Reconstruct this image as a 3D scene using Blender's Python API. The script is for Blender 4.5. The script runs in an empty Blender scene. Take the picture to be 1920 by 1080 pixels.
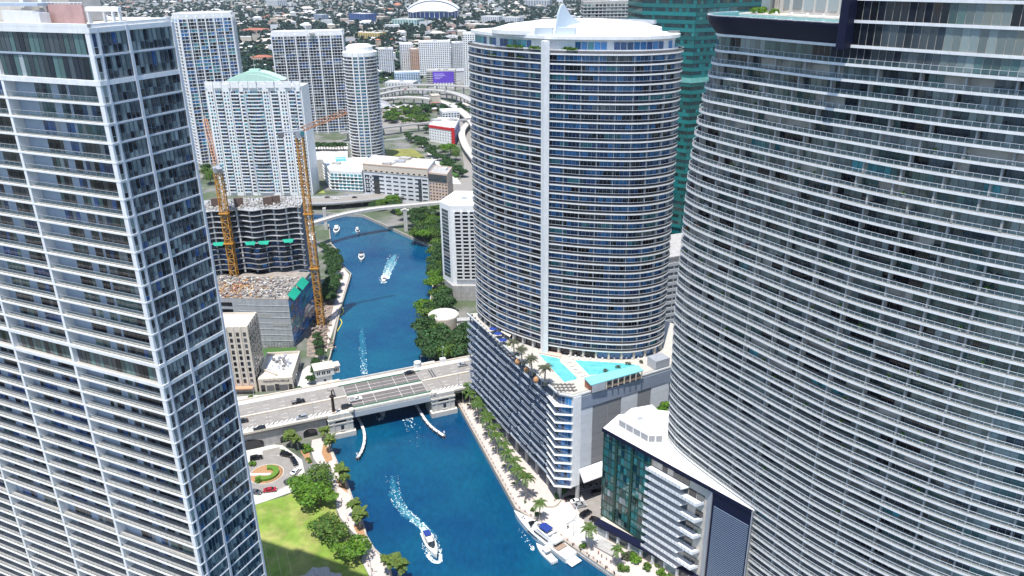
import bpy, math, random
import numpy as np
from mathutils import Vector, Matrix
random.seed(11); RNG = np.random.default_rng(5)
SC = bpy.context.scene
COL = SC.collection
R = math.radians

# ------------------------------------------------------------------ camera
F_PX, CAM_H, ZL = 1465.0, 195.0, 2.2        # focal length in px of the 1920 frame, camera height, land level
_up = -np.array([50.0, -3560.0, F_PX]); _up /= np.linalg.norm(_up)
_fw = np.array([0, 0, 1.0]) - _up * _up[2]; _fw /= np.linalg.norm(_fw)
_rt = np.cross(_up, _fw)
if _rt[0] < 0: _rt = -_rt
CM = np.array([_rt, _fw, _up])                # rows: world axes seen in camera axes (right, up, forward)
def ray(px, py): return CM @ np.array([(px - 960) / F_PX, (540 - py) / F_PX, 1.0])
def G(px, py, z=ZL):
    r = ray(px, py); t = (z - CAM_H) / r[2]
    return Vector((r[0] * t, r[1] * t, z))
def G2(px, py, z=ZL): return G(px, py, z).to_2d()
def PJ(p):
    v = CM.T @ np.array([p[0], p[1], p[2] - CAM_H])
    if v[2] < 1: return (-9999, -9999, 1)
    return (960 + F_PX * v[0] / v[2], 540 - F_PX * v[1] / v[2], v[2])
cam_d = bpy.data.cameras.new('camera'); cam = bpy.data.objects.new('camera', cam_d); COL.objects.link(cam)
mw = Matrix.Identity(4)
for i in range(3):
    mw[i][0] = CM[i][0]; mw[i][1] = CM[i][1]; mw[i][2] = -CM[i][2]
mw[2][3] = CAM_H
cam.matrix_world = mw
cam_d.sensor_width = 36; cam_d.lens = F_PX / 1920 * 36; cam_d.clip_start = 1; cam_d.clip_end = 30000
SC.camera = cam

# ------------------------------------------------------------------ world, sun, exposure
SUN_AZ, SUN_EL = 197.0, 71.8                   # azimuth from +Y clockwise
w = bpy.data.worlds.new('World'); SC.world = w; w.use_nodes = True
nt = w.node_tree; nt.nodes.clear()
sky = nt.nodes.new('ShaderNodeTexSky'); sky.sky_type = 'NISHITA'; sky.sun_disc = False
sky.sun_elevation = R(SUN_EL); sky.sun_rotation = R(SUN_AZ); sky.air_density = 1.0; sky.dust_density = 0.6; sky.ozone_density = 1.4
bg = nt.nodes.new('ShaderNodeBackground'); bg.inputs[1].default_value = 0.15
wo = nt.nodes.new('ShaderNodeOutputWorld')
nt.links.new(sky.outputs[0], bg.inputs[0]); nt.links.new(bg.outputs[0], wo.inputs[0])
sd = bpy.data.lights.new('sun', 'SUN'); sd.energy = 4.6; sd.angle = R(0.53); sd.color = (1.0, 0.96, 0.89)
sun = bpy.data.objects.new('sun', sd); COL.objects.link(sun)
ts = Vector((math.sin(R(SUN_AZ)) * math.cos(R(SUN_EL)), math.cos(R(SUN_AZ)) * math.cos(R(SUN_EL)), math.sin(R(SUN_EL))))
sun.rotation_euler = ts.to_track_quat('Z', 'Y').to_euler(); sun.location = (0, 0, 400)
vs = SC.view_settings; vs.view_transform = 'Standard'; vs.look = 'None'; vs.exposure = 0.52; vs.gamma = 1.0
SC.render.engine = 'CYCLES'
SC.cycles.max_bounces = 6; SC.cycles.diffuse_bounces = 3; SC.cycles.glossy_bounces = 3
SC.cycles.transparent_max_bounces = 8; SC.cycles.transmission_bounces = 3
SC.cycles.use_denoising = True; SC.cycles.caustics_reflective = False; SC.cycles.caustics_refractive = False

# ------------------------------------------------------------------ materials
MATS = {}
def mat(name, col, rough=0.7, metal=0.0, spec=0.5, var=0.0, scale=0.25, isl=0.0, hue=0.0, bump=0.0, bscale=4.0, col2=None, detail=4.0, alpha=1.0, transl=0.0, streak=0.0):
    """Procedural Principled: var = noise wear in world space, isl = brightness change from piece to piece, col2 = second colour in noise patches."""
    if name in MATS: return MATS[name]
    m = bpy.data.materials.new(name); m.use_nodes = True; t = m.node_tree; n = t.nodes; L = t.links
    b = n['Principled BSDF']; b.inputs['Roughness'].default_value = rough; b.inputs['Metallic'].default_value = metal
    b.inputs['Specular IOR Level'].default_value = spec; b.inputs['Base Color'].default_value = (*col, 1)
    geo = n.new('ShaderNodeNewGeometry'); cur = None
    def rgb(c):
        x = n.new('ShaderNodeRGB'); x.outputs[0].default_value = (*c, 1); return x.outputs[0]
    def noise(sc, det=4.0, vec=None):
        x = n.new('ShaderNodeTexNoise'); x.inputs['Scale'].default_value = sc; x.inputs['Detail'].default_value = det; x.inputs['Roughness'].default_value = 0.62
        L.new(vec or geo.outputs['Position'], x.inputs['Vector']); return x.outputs['Fac']
    def mrange(s, a, bb, c, d):
        x = n.new('ShaderNodeMapRange'); L.new(s, x.inputs[0])
        for i, v in enumerate((a, bb, c, d)): x.inputs[i + 1].default_value = v
        return x.outputs[0]
    if col2 is not None:
        x = n.new('ShaderNodeMix'); x.data_type = 'RGBA'
        L.new(mrange(noise(scale, detail), 0.42, 0.58, 0, 1), x.inputs[0]); L.new(rgb(col), x.inputs[6]); L.new(rgb(col2), x.inputs[7]); cur = x.outputs[2]
    if var or isl or hue or streak:
        cur = cur or rgb(col)
        h = n.new('ShaderNodeHueSaturation'); L.new(cur, h.inputs['Color']); val = None
        if var: val = mrange(noise(scale * 1.7, detail), 0.3, 0.7, 1 - var, 1 + var)
        if streak:
            mp = n.new('ShaderNodeMapping'); mp.inputs['Scale'].default_value = (1, 1, 0.06); L.new(geo.outputs['Position'], mp.inputs[0])
            s2 = mrange(noise(0.9, 3, mp.outputs[0]), 0.35, 0.7, 1, 1 - streak)
            if val is None: val = s2
            else:
                q = n.new('ShaderNodeMath'); q.operation = 'MULTIPLY'; L.new(val, q.inputs[0]); L.new(s2, q.inputs[1]); val = q.outputs[0]
        if isl or hue:
            oi = n.new('ShaderNodeObjectInfo'); a = n.new('ShaderNodeMath'); a.operation = 'ADD'
            L.new(geo.outputs['Random Per Island'], a.inputs[0]); L.new(oi.outputs['Random'], a.inputs[1])
            fr = n.new('ShaderNodeMath'); fr.operation = 'FRACT'; L.new(a.outputs[0], fr.inputs[0])
            if isl:
                s = mrange(fr.outputs[0], 0, 1, 1 - isl, 1 + isl)
                if val is None: val = s
                else:
                    q = n.new('ShaderNodeMath'); q.operation = 'MULTIPLY'; L.new(val, q.inputs[0]); L.new(s, q.inputs[1]); val = q.outputs[0]
            if hue:
                k = n.new('ShaderNodeMath'); k.operation = 'MULTIPLY'; k.inputs[1].default_value = 7.31; L.new(fr.outputs[0], k.inputs[0])
                f2 = n.new('ShaderNodeMath'); f2.operation = 'FRACT'; L.new(k.outputs[0], f2.inputs[0])
                L.new(mrange(f2.outputs[0], 0, 1, 0.5 - hue, 0.5 + hue), h.inputs['Hue'])
        if val is not None: L.new(val, h.inputs['Value'])
        cur = h.outputs['Color']
    if cur is not None: L.new(cur, b.inputs['Base Color'])
    if bump:
        bp = n.new('ShaderNodeBump'); bp.inputs['Strength'].default_value = bump; bp.inputs['Distance'].default_value = 0.4
        L.new(noise(bscale, 5), bp.inputs['Height']); L.new(bp.outputs[0], b.inputs['Normal'])
    if alpha < 1: b.inputs['Alpha'].default_value = alpha
    if transl:
        o = n['Material Output']; tr = n.new('ShaderNodeBsdfTranslucent'); mx = n.new('ShaderNodeMixShader'); mx.inputs[0].default_value = transl
        if cur is not None: L.new(cur, tr.inputs[0])
        else: tr.inputs[0].default_value = (*col, 1)
        L.new(b.outputs[0], mx.inputs[1]); L.new(tr.outputs[0], mx.inputs[2]); L.new(mx.outputs[0], o.inputs[0])
    MATS[name] = m; return m

WHITE = mat('white_paint', (0.80, 0.80, 0.80), 0.55, var=0.07, scale=0.3, streak=0.10)
WHITE2 = mat('white_render', (0.66, 0.67, 0.69), 0.7, var=0.10, scale=0.12, streak=0.15)
ROOFW = mat('white_roof_membrane', (0.76, 0.76, 0.75), 0.8, var=0.10, scale=0.12)
CREAM = mat('cream_stone', (0.60, 0.54, 0.46), 0.8, var=0.10, scale=0.2, streak=0.15)
CONC = mat('concrete', (0.40, 0.39, 0.38), 0.85, var=0.18, scale=0.25, streak=0.2)
CONCL = mat('pale_concrete', (0.52, 0.50, 0.47), 0.85, var=0.14, scale=0.25, streak=0.12)
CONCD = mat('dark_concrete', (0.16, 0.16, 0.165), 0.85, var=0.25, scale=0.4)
BLUEGREY = mat('bluegrey_wall', (0.36, 0.43, 0.52), 0.6, var=0.08, scale=0.4)
GREYMET = mat('grey_metal', (0.42, 0.44, 0.48), 0.45, 0.3, var=0.08)
MULL = mat('silver_mullion', (0.62, 0.65, 0.70), 0.5, 0.1)
GREYW = mat('grey_wall', (0.52, 0.48, 0.43), 0.75, var=0.12, scale=0.4)
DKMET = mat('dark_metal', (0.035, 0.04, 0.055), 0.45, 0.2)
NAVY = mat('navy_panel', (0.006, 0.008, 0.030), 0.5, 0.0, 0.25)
G_DARK = mat('glass_dark', (0.042, 0.052, 0.060), 0.05, 0.0, 0.9, isl=0.6)
G_BLACK = mat('glass_black', (0.008, 0.010, 0.017), 0.06, 0.0, 0.6, isl=0.5)
G_NAVY = mat('glass_navy', (0.026, 0.075, 0.20), 0.05, 0.0, 0.9, isl=0.6)
G_BLUE = mat('glass_blue', (0.045, 0.19, 0.42), 0.06, 0.0, 0.9, isl=0.55)
G_TEAL = mat('glass_teal', (0.06, 0.26, 0.30), 0.06, 0.0, 0.9, isl=0.5)
G_GREEN = mat('glass_green', (0.060, 0.115, 0.110), 0.05, 0.0, 0.9, isl=0.5)
G_SEA = mat('glass_sea', (0.004, 0.135, 0.135), 0.06, 0.0, 0.8, isl=0.35)
G_SEAD = mat('glass_sea_dark', (0.004, 0.022, 0.03), 0.05, 0.0, 0.9, isl=0.6)
TILE = mat('terrace_tile', (0.37, 0.35, 0.325), 0.85, var=0.12, scale=0.3)
G_WALL = mat('glass_curtain_wall', (0.20, 0.24, 0.23), 0.05, 0.0, 0.9, isl=0.4)  # pale base colour stands in for reflected sky
G_CURT = mat('glass_with_curtain', (0.24, 0.27, 0.28), 0.12, 0.0, 0.7, isl=0.5)
RAILG = mat('rail_glass', (0.14, 0.24, 0.27), 0.06, 0.0, 0.8, alpha=0.15)
RAILD = mat('rail_glass_dark', (0.010, 0.016, 0.03), 0.08, 0.0, 0.5, alpha=0.55)
TRUNK = mat('bark', (0.16, 0.12, 0.09), 0.9, var=0.3, scale=2)
PTRUNK = mat('palm_bark', (0.33, 0.29, 0.24), 0.9, var=0.2, scale=2)
LEAF = mat('leaf_mid', (0.078, 0.145, 0.024), 0.6, 0, 0.3, isl=0.55, hue=0.03, transl=0.25)
LEAFB = mat('leaf_bright', (0.10, 0.21, 0.02), 0.6, 0, 0.3, isl=0.5, hue=0.02, transl=0.3)
LEAFD = mat('leaf_dark', (0.038, 0.088, 0.026), 0.65, 0, 0.3, isl=0.55, hue=0.03, transl=0.2)
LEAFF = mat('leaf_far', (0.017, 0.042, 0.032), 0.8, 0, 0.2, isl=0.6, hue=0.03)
PALML = mat('palm_leaf', (0.070, 0.130, 0.022), 0.5, 0, 0.4, isl=0.4, hue=0.02, transl=0.25)
PALMD = mat('palm_leaf_dusty', (0.075, 0.085, 0.050), 0.6, 0, 0.3, isl=0.35, transl=0.2)
PALMY = mat('palm_leaf_yellow', (0.11, 0.165, 0.03), 0.55, 0, 0.3, isl=0.4, hue=0.02, transl=0.25)
TIN = mat('terracotta_tile', (0.42, 0.15, 0.09), 0.8, var=0.15, isl=0.25)
RED = mat('red_paint', (0.55, 0.025, 0.03), 0.5)
BLUEC = mat('blue_canvas', (0.008, 0.035, 0.22), 0.75)
YEL = mat('crane_yellow', (0.46, 0.22, 0.035), 0.5, var=0.12, scale=1)
ORANGE = mat('crane_orange', (0.42, 0.19, 0.09), 0.5, var=0.15, scale=1)
POOL = mat('pool_water', (0.12, 0.45, 0.48), 0.06, 0, 0.5, var=0.18, scale=0.35, bump=0.05, bscale=1.2)
TYRE = mat('tyre_rubber', (0.015, 0.015, 0.016), 0.8)
TAN = mat('tan_wicker', (0.42, 0.22, 0.10), 0.8, var=0.15, scale=3)
WOOD = mat('weathered_wood', (0.30, 0.22, 0.17), 0.85, var=0.2, scale=1.5)

# ------------------------------------------------------------------ mesh helpers
def ploc(parent): return parent.location.copy() if parent is not None else Vector((0, 0, 0))
class MB:
    def __init__(s): s.v = []; s.f = []; s.mi = []
    def add(s, vs, fs, mi=0):
        o = len(s.v); s.v.extend([tuple(p) for p in vs]); s.f.extend([tuple(i + o for i in q) for q in fs]); s.mi.extend([mi] * len(fs))
    def quad(s, a, b, c, d, mi=0): s.add((a, b, c, d), ((0, 1, 2, 3),), mi)
    def box(s, c, d, sx, sy, sz, mi=0, tilt=None):
        """centre, 2D direction of its length, sizes along direction / across / up"""
        c = Vector(c); u = Vector((d[0], d[1], 0)).normalized(); n = Vector((-u.y, u.x, 0)); k = Vector((0, 0, 1))
        if tilt: u = (u + Vector((0, 0, tilt))).normalized()
        p = [c + u * (sx / 2 * a) + n * (sy / 2 * b) + k * (sz / 2 * e) for e in (-1, 1) for a, b in ((-1, -1), (1, -1), (1, 1), (-1, 1))]
        s.add(p, ((3, 2, 1, 0), (4, 5, 6, 7), (0, 1, 5, 4), (1, 2, 6, 5), (2, 3, 7, 6), (3, 0, 4, 7)), mi)
    def beam(s, a, b, r, mi=0):
        """square bar between two points"""
        a = Vector(a); b = Vector(b); d = (b - a)
        if d.length < 1e-6: return
        d.normalize(); x = d.cross(Vector((0, 0, 1)))
        if x.length < 0.05: x = d.cross(Vector((1, 0, 0)))
        x.normalize(); y = d.cross(x)
        p = [q + x * (r * i) + y * (r * j) for q in (a, b) for i, j in ((-1, -1), (1, -1), (1, 1), (-1, 1))]
        s.add(p, ((0, 1, 2, 3), (7, 6, 5, 4), (0, 4, 5, 1), (1, 5, 6, 2), (2, 6, 7, 3), (3, 7, 4, 0)), mi)
    def prism(s, poly, z0, z1, mi=0, ms=None, bottom=True):
        n = len(poly); ar = sum(poly[i][0] * poly[(i + 1) % n][1] - poly[(i + 1) % n][0] * poly[i][1] for i in range(n))
        if ar < 0: poly = poly[::-1]
        o = len(s.v); s.v.extend([(p[0], p[1], z0) for p in poly] + [(p[0], p[1], z1) for p in poly])
        s.f.append(tuple(range(o + n, o + 2 * n))); s.mi.append(mi)
        if bottom: s.f.append(tuple(range(o + n - 1, o - 1, -1))); s.mi.append(mi if ms is None else ms)
        for i in range(n):
            j = (i + 1) % n; s.f.append((o + i, o + j, o + n + j, o + n + i)); s.mi.append(mi if ms is None else ms)
    def strip(s, A, B, z0, z1, mi=0, mt=None):
        """solid band between polylines A (outer) and B (inner)"""
        n = len(A); o = len(s.v)
        for p, q in zip(A, B): s.v += [(p[0], p[1], z0), (p[0], p[1], z1), (q[0], q[1], z1), (q[0], q[1], z0)]
        for i in range(n - 1):
            a = o + 4 * i; b = a + 4
            for j in range(4): s.f.append((a + j, a + (j + 1) % 4, b + (j + 1) % 4, b + j)); s.mi.append(mt if (j == 1 and mt is not None) else mi)
        s.f.append((o, o + 3, o + 2, o + 1)); e = o + 4 * (n - 1); s.f.append((e, e + 1, e + 2, e + 3)); s.mi += [mi, mi]
    def tube(s, pts, rs, n=8, mi=0, cap=True):
        pts = [Vector(p) for p in pts]; o = len(s.v); m = len(pts)
        for i, p in enumerate(pts):
            d = (pts[min(i + 1, m - 1)] - pts[max(i - 1, 0)]).normalized(); x = d.cross(Vector((0, 1, 0)))
            if x.length < 0.1: x = d.cross(Vector((1, 0, 0)))
            x.normalize(); y = d.cross(x); r = rs[i] if hasattr(rs, '__len__') else rs
            for k in range(n):
                a = 2 * math.pi * k / n; q = p + x * (r * math.cos(a)) + y * (r * math.sin(a)); s.v.append(tuple(q))
        for i in range(m - 1):
            for k in range(n): a = o + i * n; s.f.append((a + k, a + (k + 1) % n, a + n + (k + 1) % n, a + n + k)); s.mi.append(mi)
        if cap:
            s.f.append(tuple(range(o + n - 1, o - 1, -1))); s.f.append(tuple(range(o + (m - 1) * n, o + m * n))); s.mi += [mi, mi]
    def cyl(s, c, r, z0, z1, n=24, mi=0, r1=None):
        a = [(c[0] + r * math.cos(2 * math.pi * i / n), c[1] + r * math.sin(2 * math.pi * i / n)) for i in range(n)]
        if r1 is None: s.prism(a, z0, z1, mi)
        else:
            b = [(c[0] + r1 * math.cos(2 * math.pi * i / n), c[1] + r1 * math.sin(2 * math.pi * i / n)) for i in range(n)]
            o = len(s.v); s.v += [(p[0], p[1], z0) for p in a] + [(p[0], p[1], z1) for p in b]
            s.f.append(tuple(range(o + n, o + 2 * n))); s.mi.append(mi)
            for i in range(n): j = (i + 1) % n; s.f.append((o + i, o + j, o + n + j, o + n + i)); s.mi.append(mi)
    def mesh(s, name, mats, off=Vector((0, 0, 0)), smooth=False):
        me = bpy.data.meshes.new(name)
        me.from_pydata([(p[0] - off[0], p[1] - off[1], p[2] - off[2]) for p in s.v], [], s.f)
        for m in (mats if isinstance(mats, (list, tuple)) else [mats]): me.materials.append(m)
        if isinstance(mats, (list, tuple)) and len(mats) > 1: me.polygons.foreach_set('material_index', s.mi)
        if smooth: me.polygons.foreach_set('use_smooth', [True] * len(s.f))
        me.update(); return me
    def build(s, name, mats, parent=None, smooth=False, kind=None, label=None):
        if not s.v: return None
        o = bpy.data.objects.new(name, s.mesh(name, mats, ploc(parent), smooth)); COL.objects.link(o)
        if parent is not None: o.parent = parent
        if kind: o['kind'] = kind
        if label: o['label'] = label
        return o
def np_mesh(name, V, Q, m):
    me = bpy.data.meshes.new(name); V = np.asarray(V, np.float32); Q = np.asarray(Q, np.int32); k = Q.shape[1]
    me.vertices.add(len(V)); me.vertices.foreach_set('co', V.ravel())
    me.loops.add(Q.size); me.loops.foreach_set('vertex_index', Q.ravel())
    me.polygons.add(len(Q)); me.polygons.foreach_set('loop_start', np.arange(0, Q.size, k, dtype=np.int32))
    for x in (m if isinstance(m, (list, tuple)) else [m]): me.materials.append(x)
    me.update(calc_edges=True); return me
def link(name, me, parent=None):
    o = bpy.data.objects.new(name, me); COL.objects.link(o)
    if parent is not None: o.parent = parent
    return o
def tag(o, label, cat, group=None):
    o['label'] = label; o['category'] = cat
    if group: o['group'] = group
    return o
def thing(name, label, cat, loc, group=None):
    o = bpy.data.objects.new(name, None); COL.objects.link(o); o.location = Vector((loc[0], loc[1], loc[2])); o.empty_display_size = 1
    return tag(o, label, cat, group)
def struct(o): o['kind'] = 'structure'; return o
def dup(root, loc, rz, label=None, group=None, scale=1.0, recolor=None):
    r = root.copy(); COL.objects.link(r); r.location = Vector(loc); r.rotation_euler = (0, 0, rz); r.scale = (scale,) * 3
    if label: r['label'] = label
    if group: r['group'] = group
    for ch in list(root.children):
        c = ch.copy(); COL.objects.link(c); c.parent = r
        if recolor and ch.name.split('.')[0] == recolor[0]: c.data = recolor[1]
        for g in ch.children:
            e = g.copy(); COL.objects.link(e); e.parent = c
    return r
_UC = {}
def ucube(m):
    if m.name not in _UC:
        b = MB(); b.box((0, 0, 0), (1, 0), 1, 1, 1); _UC[m.name] = b.mesh('unit_' + m.name, m)
    return _UC[m.name]
def pbox(name, parent, m, c, d, sx, sy, sz, tilt=(0, 0)):
    """a box-shaped part that shares one mesh per material"""
    u = Vector((d[0], d[1], 0)).normalized(); n = Vector((-u.y, u.x, 0)); k = Vector((0, 0, 1))
    if tilt[0] or tilt[1]:
        n = (n + u * tilt[0] + k * tilt[1]).normalized(); u = (u - n * u.dot(n)).normalized(); k = u.cross(n)
    o = link(name, ucube(m), parent); L = Vector(c) - ploc(parent)
    o.matrix_basis = Matrix(((u.x * sx, n.x * sy, k.x * sz, L.x), (u.y * sx, n.y * sy, k.y * sz, L.y), (u.z * sx, n.z * sy, k.z * sz, L.z), (0, 0, 0, 1)))
    return o
def subpart(o, part):
    """hang a part of a thing under another of its parts"""
    o.parent = part; o.matrix_parent_inverse = part.matrix_basis.inverted(); return o
def panes(parent, items, name='window_pane', rest='window_field', cap=300, minpx=6.0):
    """items: (centre, dir2d, width, thick, height, material, tilt). The largest in view become parts, the rest one 'stuff' part per material."""
    sc = []
    for it in items:
        x, y, dp = PJ(it[0]); vis = -20 < x < 1940 and -20 < y < 1100
        px = F_PX / dp * min(it[2], it[4])
        sc.append((px if vis else 0, it))
    sc.sort(key=lambda a: -a[0]); rest_mb = {}
    for i, (p, it) in enumerate(sc):
        c, d, wd, th, hh, m, tl = it
        if i < cap and p >= minpx: pbox(name, parent, m, c, d, wd, th, hh, tl)
        else: rest_mb.setdefault(m.name, (m, MB()))[1].box(c, d, wd, th, hh)
    for m, b in rest_mb.values(): b.build(rest, m, parent, kind='stuff')
def cr(P, per=8):
    """Catmull-Rom through 2D points"""
    P = [Vector(p) for p in P]; P = [P[0] * 2 - P[1]] + P + [P[-1] * 2 - P[-2]]; out = []
    for i in range(1, len(P) - 2):
        for k in range(per):
            t = k / per; a, b, c, d = P[i - 1:i + 3]
            out.append(0.5 * ((2 * b) + (c - a) * t + (2 * a - 5 * b + 4 * c - d) * t * t + (3 * b - a - 3 * c + d) * t ** 3))
    return out + [P[-2]]
def resample(P, step):
    d = [0.0]
    for a, b in zip(P, P[1:]): d.append(d[-1] + (b - a).length)
    n = max(1, round(d[-1] / step)); out = []; j = 0
    for i in range(n + 1):
        s = d[-1] * i / n
        while j < len(P) - 2 and d[j + 1] < s: j += 1
        t = (s - d[j]) / max(1e-9, d[j + 1] - d[j]); out.append(P[j].lerp(P[j + 1], min(1, t)))
    return out
def offset(P, k):
    """offset a polyline to its left by k"""
    out = []
    for i in range(len(P)):
        t = (P[min(i + 1, len(P) - 1)] - P[max(i - 1, 0)]).normalized(); out.append(P[i] + Vector((-t.y, t.x)) * k)
    return out
def ring(c, r, n=48, a0=0, a1=2 * math.pi): return [Vector((c[0] + r * math.cos(a0 + (a1 - a0) * i / n), c[1] + r * math.sin(a0 + (a1 - a0) * i / n))) for i in range(n)]

# ================================================================== terrain, river, pavements
LAND = mat('city_ground', (0.19, 0.185, 0.175), 0.9, var=0.2, scale=0.03, col2=(0.07, 0.095, 0.05), detail=6)
def water_mat():
    m = bpy.data.materials.new('river_water'); m.use_nodes = True; t = m.node_tree; n = t.nodes; L = t.links; b = n['Principled BSDF']
    geo = n.new('ShaderNodeNewGeometry')
    def noise(sc, det, scl=(1, 1, 1)):
        mp = n.new('ShaderNodeMapping'); mp.inputs['Scale'].default_value = scl; mp.inputs['Rotation'].default_value = (0, 0, 0.5); L.new(geo.outputs['Position'], mp.inputs[0])
        x = n.new('ShaderNodeTexNoise'); x.inputs['Scale'].default_value = sc; x.inputs['Detail'].default_value = det; x.inputs['Roughness'].default_value = 0.6; L.new(mp.outputs[0], x.inputs[0]); return x.outputs['Fac']
    cr_ = n.new('ShaderNodeValToRGB'); e = cr_.color_ramp.elements
    e[0].position = 0.36; e[0].color = (0.0016, 0.043, 0.117, 1); e[1].position = 0.66; e[1].color = (0.003, 0.080, 0.142, 1)
    L.new(noise(0.022, 3), cr_.inputs[0])
    h = n.new('ShaderNodeHueSaturation'); L.new(cr_.outputs[0], h.inputs['Color'])
    mr = n.new('ShaderNodeMapRange'); L.new(noise(0.55, 4, (1, 0.5, 1)), mr.inputs[0])
    for i, v in enumerate((0.3, 0.7, 0.84, 1.16)): mr.inputs[i + 1].default_value = v
    L.new(mr.outputs[0], h.inputs['Value']); L.new(h.outputs[0], b.inputs['Base Color'])
    b.inputs['Roughness'].default_value = 0.16; b.inputs['Specular IOR Level'].default_value = 0.32
    bp = n.new('ShaderNodeBump'); bp.inputs['Strength'].default_value = 0.4; bp.inputs['Distance'].default_value = 0.35
    ad = n.new('ShaderNodeMath'); ad.operation = 'ADD'; L.new(noise(0.7, 4, (1, 0.45, 1)), ad.inputs[0]); L.new(noise(0.12, 2), ad.inputs[1]); L.new(ad.outputs[0], bp.inputs['Height']); L.new(bp.outputs[0], b.inputs['Normal'])
    return m
WATER = water_mat()
b = MB(); b.quad((-300, -80, 0), (260, -80, 0), (260, 730, 0), (-300, 730, 0)); b.quad((-6000, -6000, 0), (6000, -6000, 0), (6000, -80, 0), (-6000, -80, 0)); struct(b.build('river_water', WATER))
LB = [Vector((-22, -80)), Vector((-30, 60)), Vector((-39, 150))] + [G2(*p) for p in ((727, 1080), (722, 1047), (702, 1027), (688, 1003), (682, 980), (665, 942), (652, 905), (638, 877), (625, 847), (620, 838), (621, 815), (612, 690), (620, 667), (630, 620), (640, 575), (659, 513), (640, 495), (633, 468), (621, 456), (617, 420))] + [Vector((-205, 596))]
RB = [Vector((-230, 655))] + [G2(*p) for p in ((600, 398), (680, 403), (775, 446), (812, 462), (811, 497), (813, 520), (806, 560), (806, 600), (809, 640), (800, 690), (856, 752), (967, 953), (1077, 1027), (1153, 1080))] + [Vector((70, 165)), Vector((125, 105)), Vector((160, 20)), Vector((165, -80))]
river_edge = LB + RB
poly = river_edge + [Vector((9000, -80)), Vector((9000, 9500)), Vector((-9000, 9500)), Vector((-9000, -80))]
b = MB(); b.add([(p.x, p.y, ZL) for p in poly], [tuple(range(len(poly)))])
land = b.build('ground', LAND); struct(land)
if land.data.polygons[0].normal.z < 0: land.data.flip_normals()
SEAW = mat('seawall_concrete', (0.42, 0.38, 0.33), 0.9, var=0.2, scale=0.5, streak=0.3)
for nm, P in (('seawall_left', LB), ('seawall_right', RB)):
    b = MB(); b.strip(P, offset(P, 0.7 if nm.endswith('left') else 0.7), -3, ZL + 0.12)
    struct(b.build(nm, SEAW))

def sheet(name, pts, z, m, px=True):
    P = [G2(*p, z) for p in pts] if px else [Vector(p) for p in pts]
    b = MB(); b.add([(p.x, p.y, z) for p in P], [tuple(range(len(P)))]); o = b.build(name, m); struct(o)
    if o.data.polygons[0].normal.z < 0: o.data.flip_normals()
    return o
PAVE = mat('pink_paving', (0.50, 0.44, 0.41), 0.9, var=0.10, scale=0.5, detail=6)
PAVEW = mat('white_paving', (0.54, 0.52, 0.49), 0.9, var=0.10, scale=0.35, detail=6)
ROADL = mat('pale_road', (0.25, 0.232, 0.215), 0.9, var=0.12, scale=0.2, streak=0)
ASPH = mat('asphalt', (0.07, 0.07, 0.073), 0.9, var=0.2, scale=0.4)
GRASS = mat('lawn_grass', (0.165, 0.26, 0.034), 0.95, var=0.3, scale=0.11, col2=(0.27, 0.285, 0.08), bump=0.3, bscale=6, detail=8)
MULCH = mat('mulch', (0.36, 0.20, 0.10), 0.95, var=0.25, scale=2)
LP = ((585, 825), (583, 843), (588, 860), (604, 880), (618, 900), (628, 918), (632, 938), (630, 950), (638, 970), (650, 985), (662, 998), (680, 1013), (684, 1032), (677, 1050), (685, 1065), (693, 1080), (712, 1120), (745, 1180))
LBP = ((760, 1180), (733, 1080), (723, 1050), (702, 1029), (688, 1005), (681, 980), (664, 942), (651, 905), (637, 877), (624, 848), (618, 838), (618, 818))
sheet('promenade_left', LP + LBP, ZL + 0.012, PAVE)
sheet('lawn', ((400, 975), (470, 950), (500, 940), (535, 930), (548, 924), (560, 915), (580, 905), (612, 915), (628, 935), (632, 965), (655, 1000), (672, 1015), (676, 1050), (692, 1080), (712, 1130), (430, 1160)), ZL + 0.016, GRASS)
RC = G2(500, 889); RO = (G2(561, 882) - RC).length; RI = (G2(532, 888) - RC).length
sheet('forecourt_paving', ((400, 955), (470, 949), (500, 939), (548, 922), (572, 890), (566, 862), (545, 846), (530, 835), (500, 832), (430, 850)), ZL + 0.010, PAVEW)
b = MB(); o_, i_ = ring(RC, RO), ring(RC, RI)
for k in range(48): b.quad(*[(p.x, p.y, ZL + 0.02) for p in (i_[k], o_[k], o_[(k + 1) % 48], i_[(k + 1) % 48])])
struct(b.build('roundabout_road', ROADL))
sheet('underpass_road', ((492, 857), (527, 852), (524, 838), (492, 845)), ZL + 0.024, ROADL)
b = MB(); i2 = ring(RC, RI - 0.3); b.strip(i_ + [i_[0]], i2 + [i2[0]], ZL, ZL + 0.15); struct(b.build('roundabout_kerb', CONCL))
o2 = ring(RC, RO + 0.3); b = MB(); b.strip(o2[30:] + o2[:16], o_[30:] + o_[:16], ZL, ZL + 0.14); struct(b.build('roundabout_outer_kerb', CONC))
b = MB(); b.add([(p.x, p.y, ZL + 0.06) for p in ring(RC, RI - 0.3)], [tuple(range(48))]); struct(b.build('roundabout_bed', MULCH))
for bed in (((606, 832), (603, 850), (612, 868), (624, 862), (616, 838)), ((630, 900), (638, 914), (653, 925), (646, 900)), ((662, 985), (668, 998), (686, 1008), (680, 984)), ((563, 845), (580, 848), (585, 870), (575, 866))):
    sheet('planting_bed', bed, ZL + 0.03, MULCH)
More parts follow.
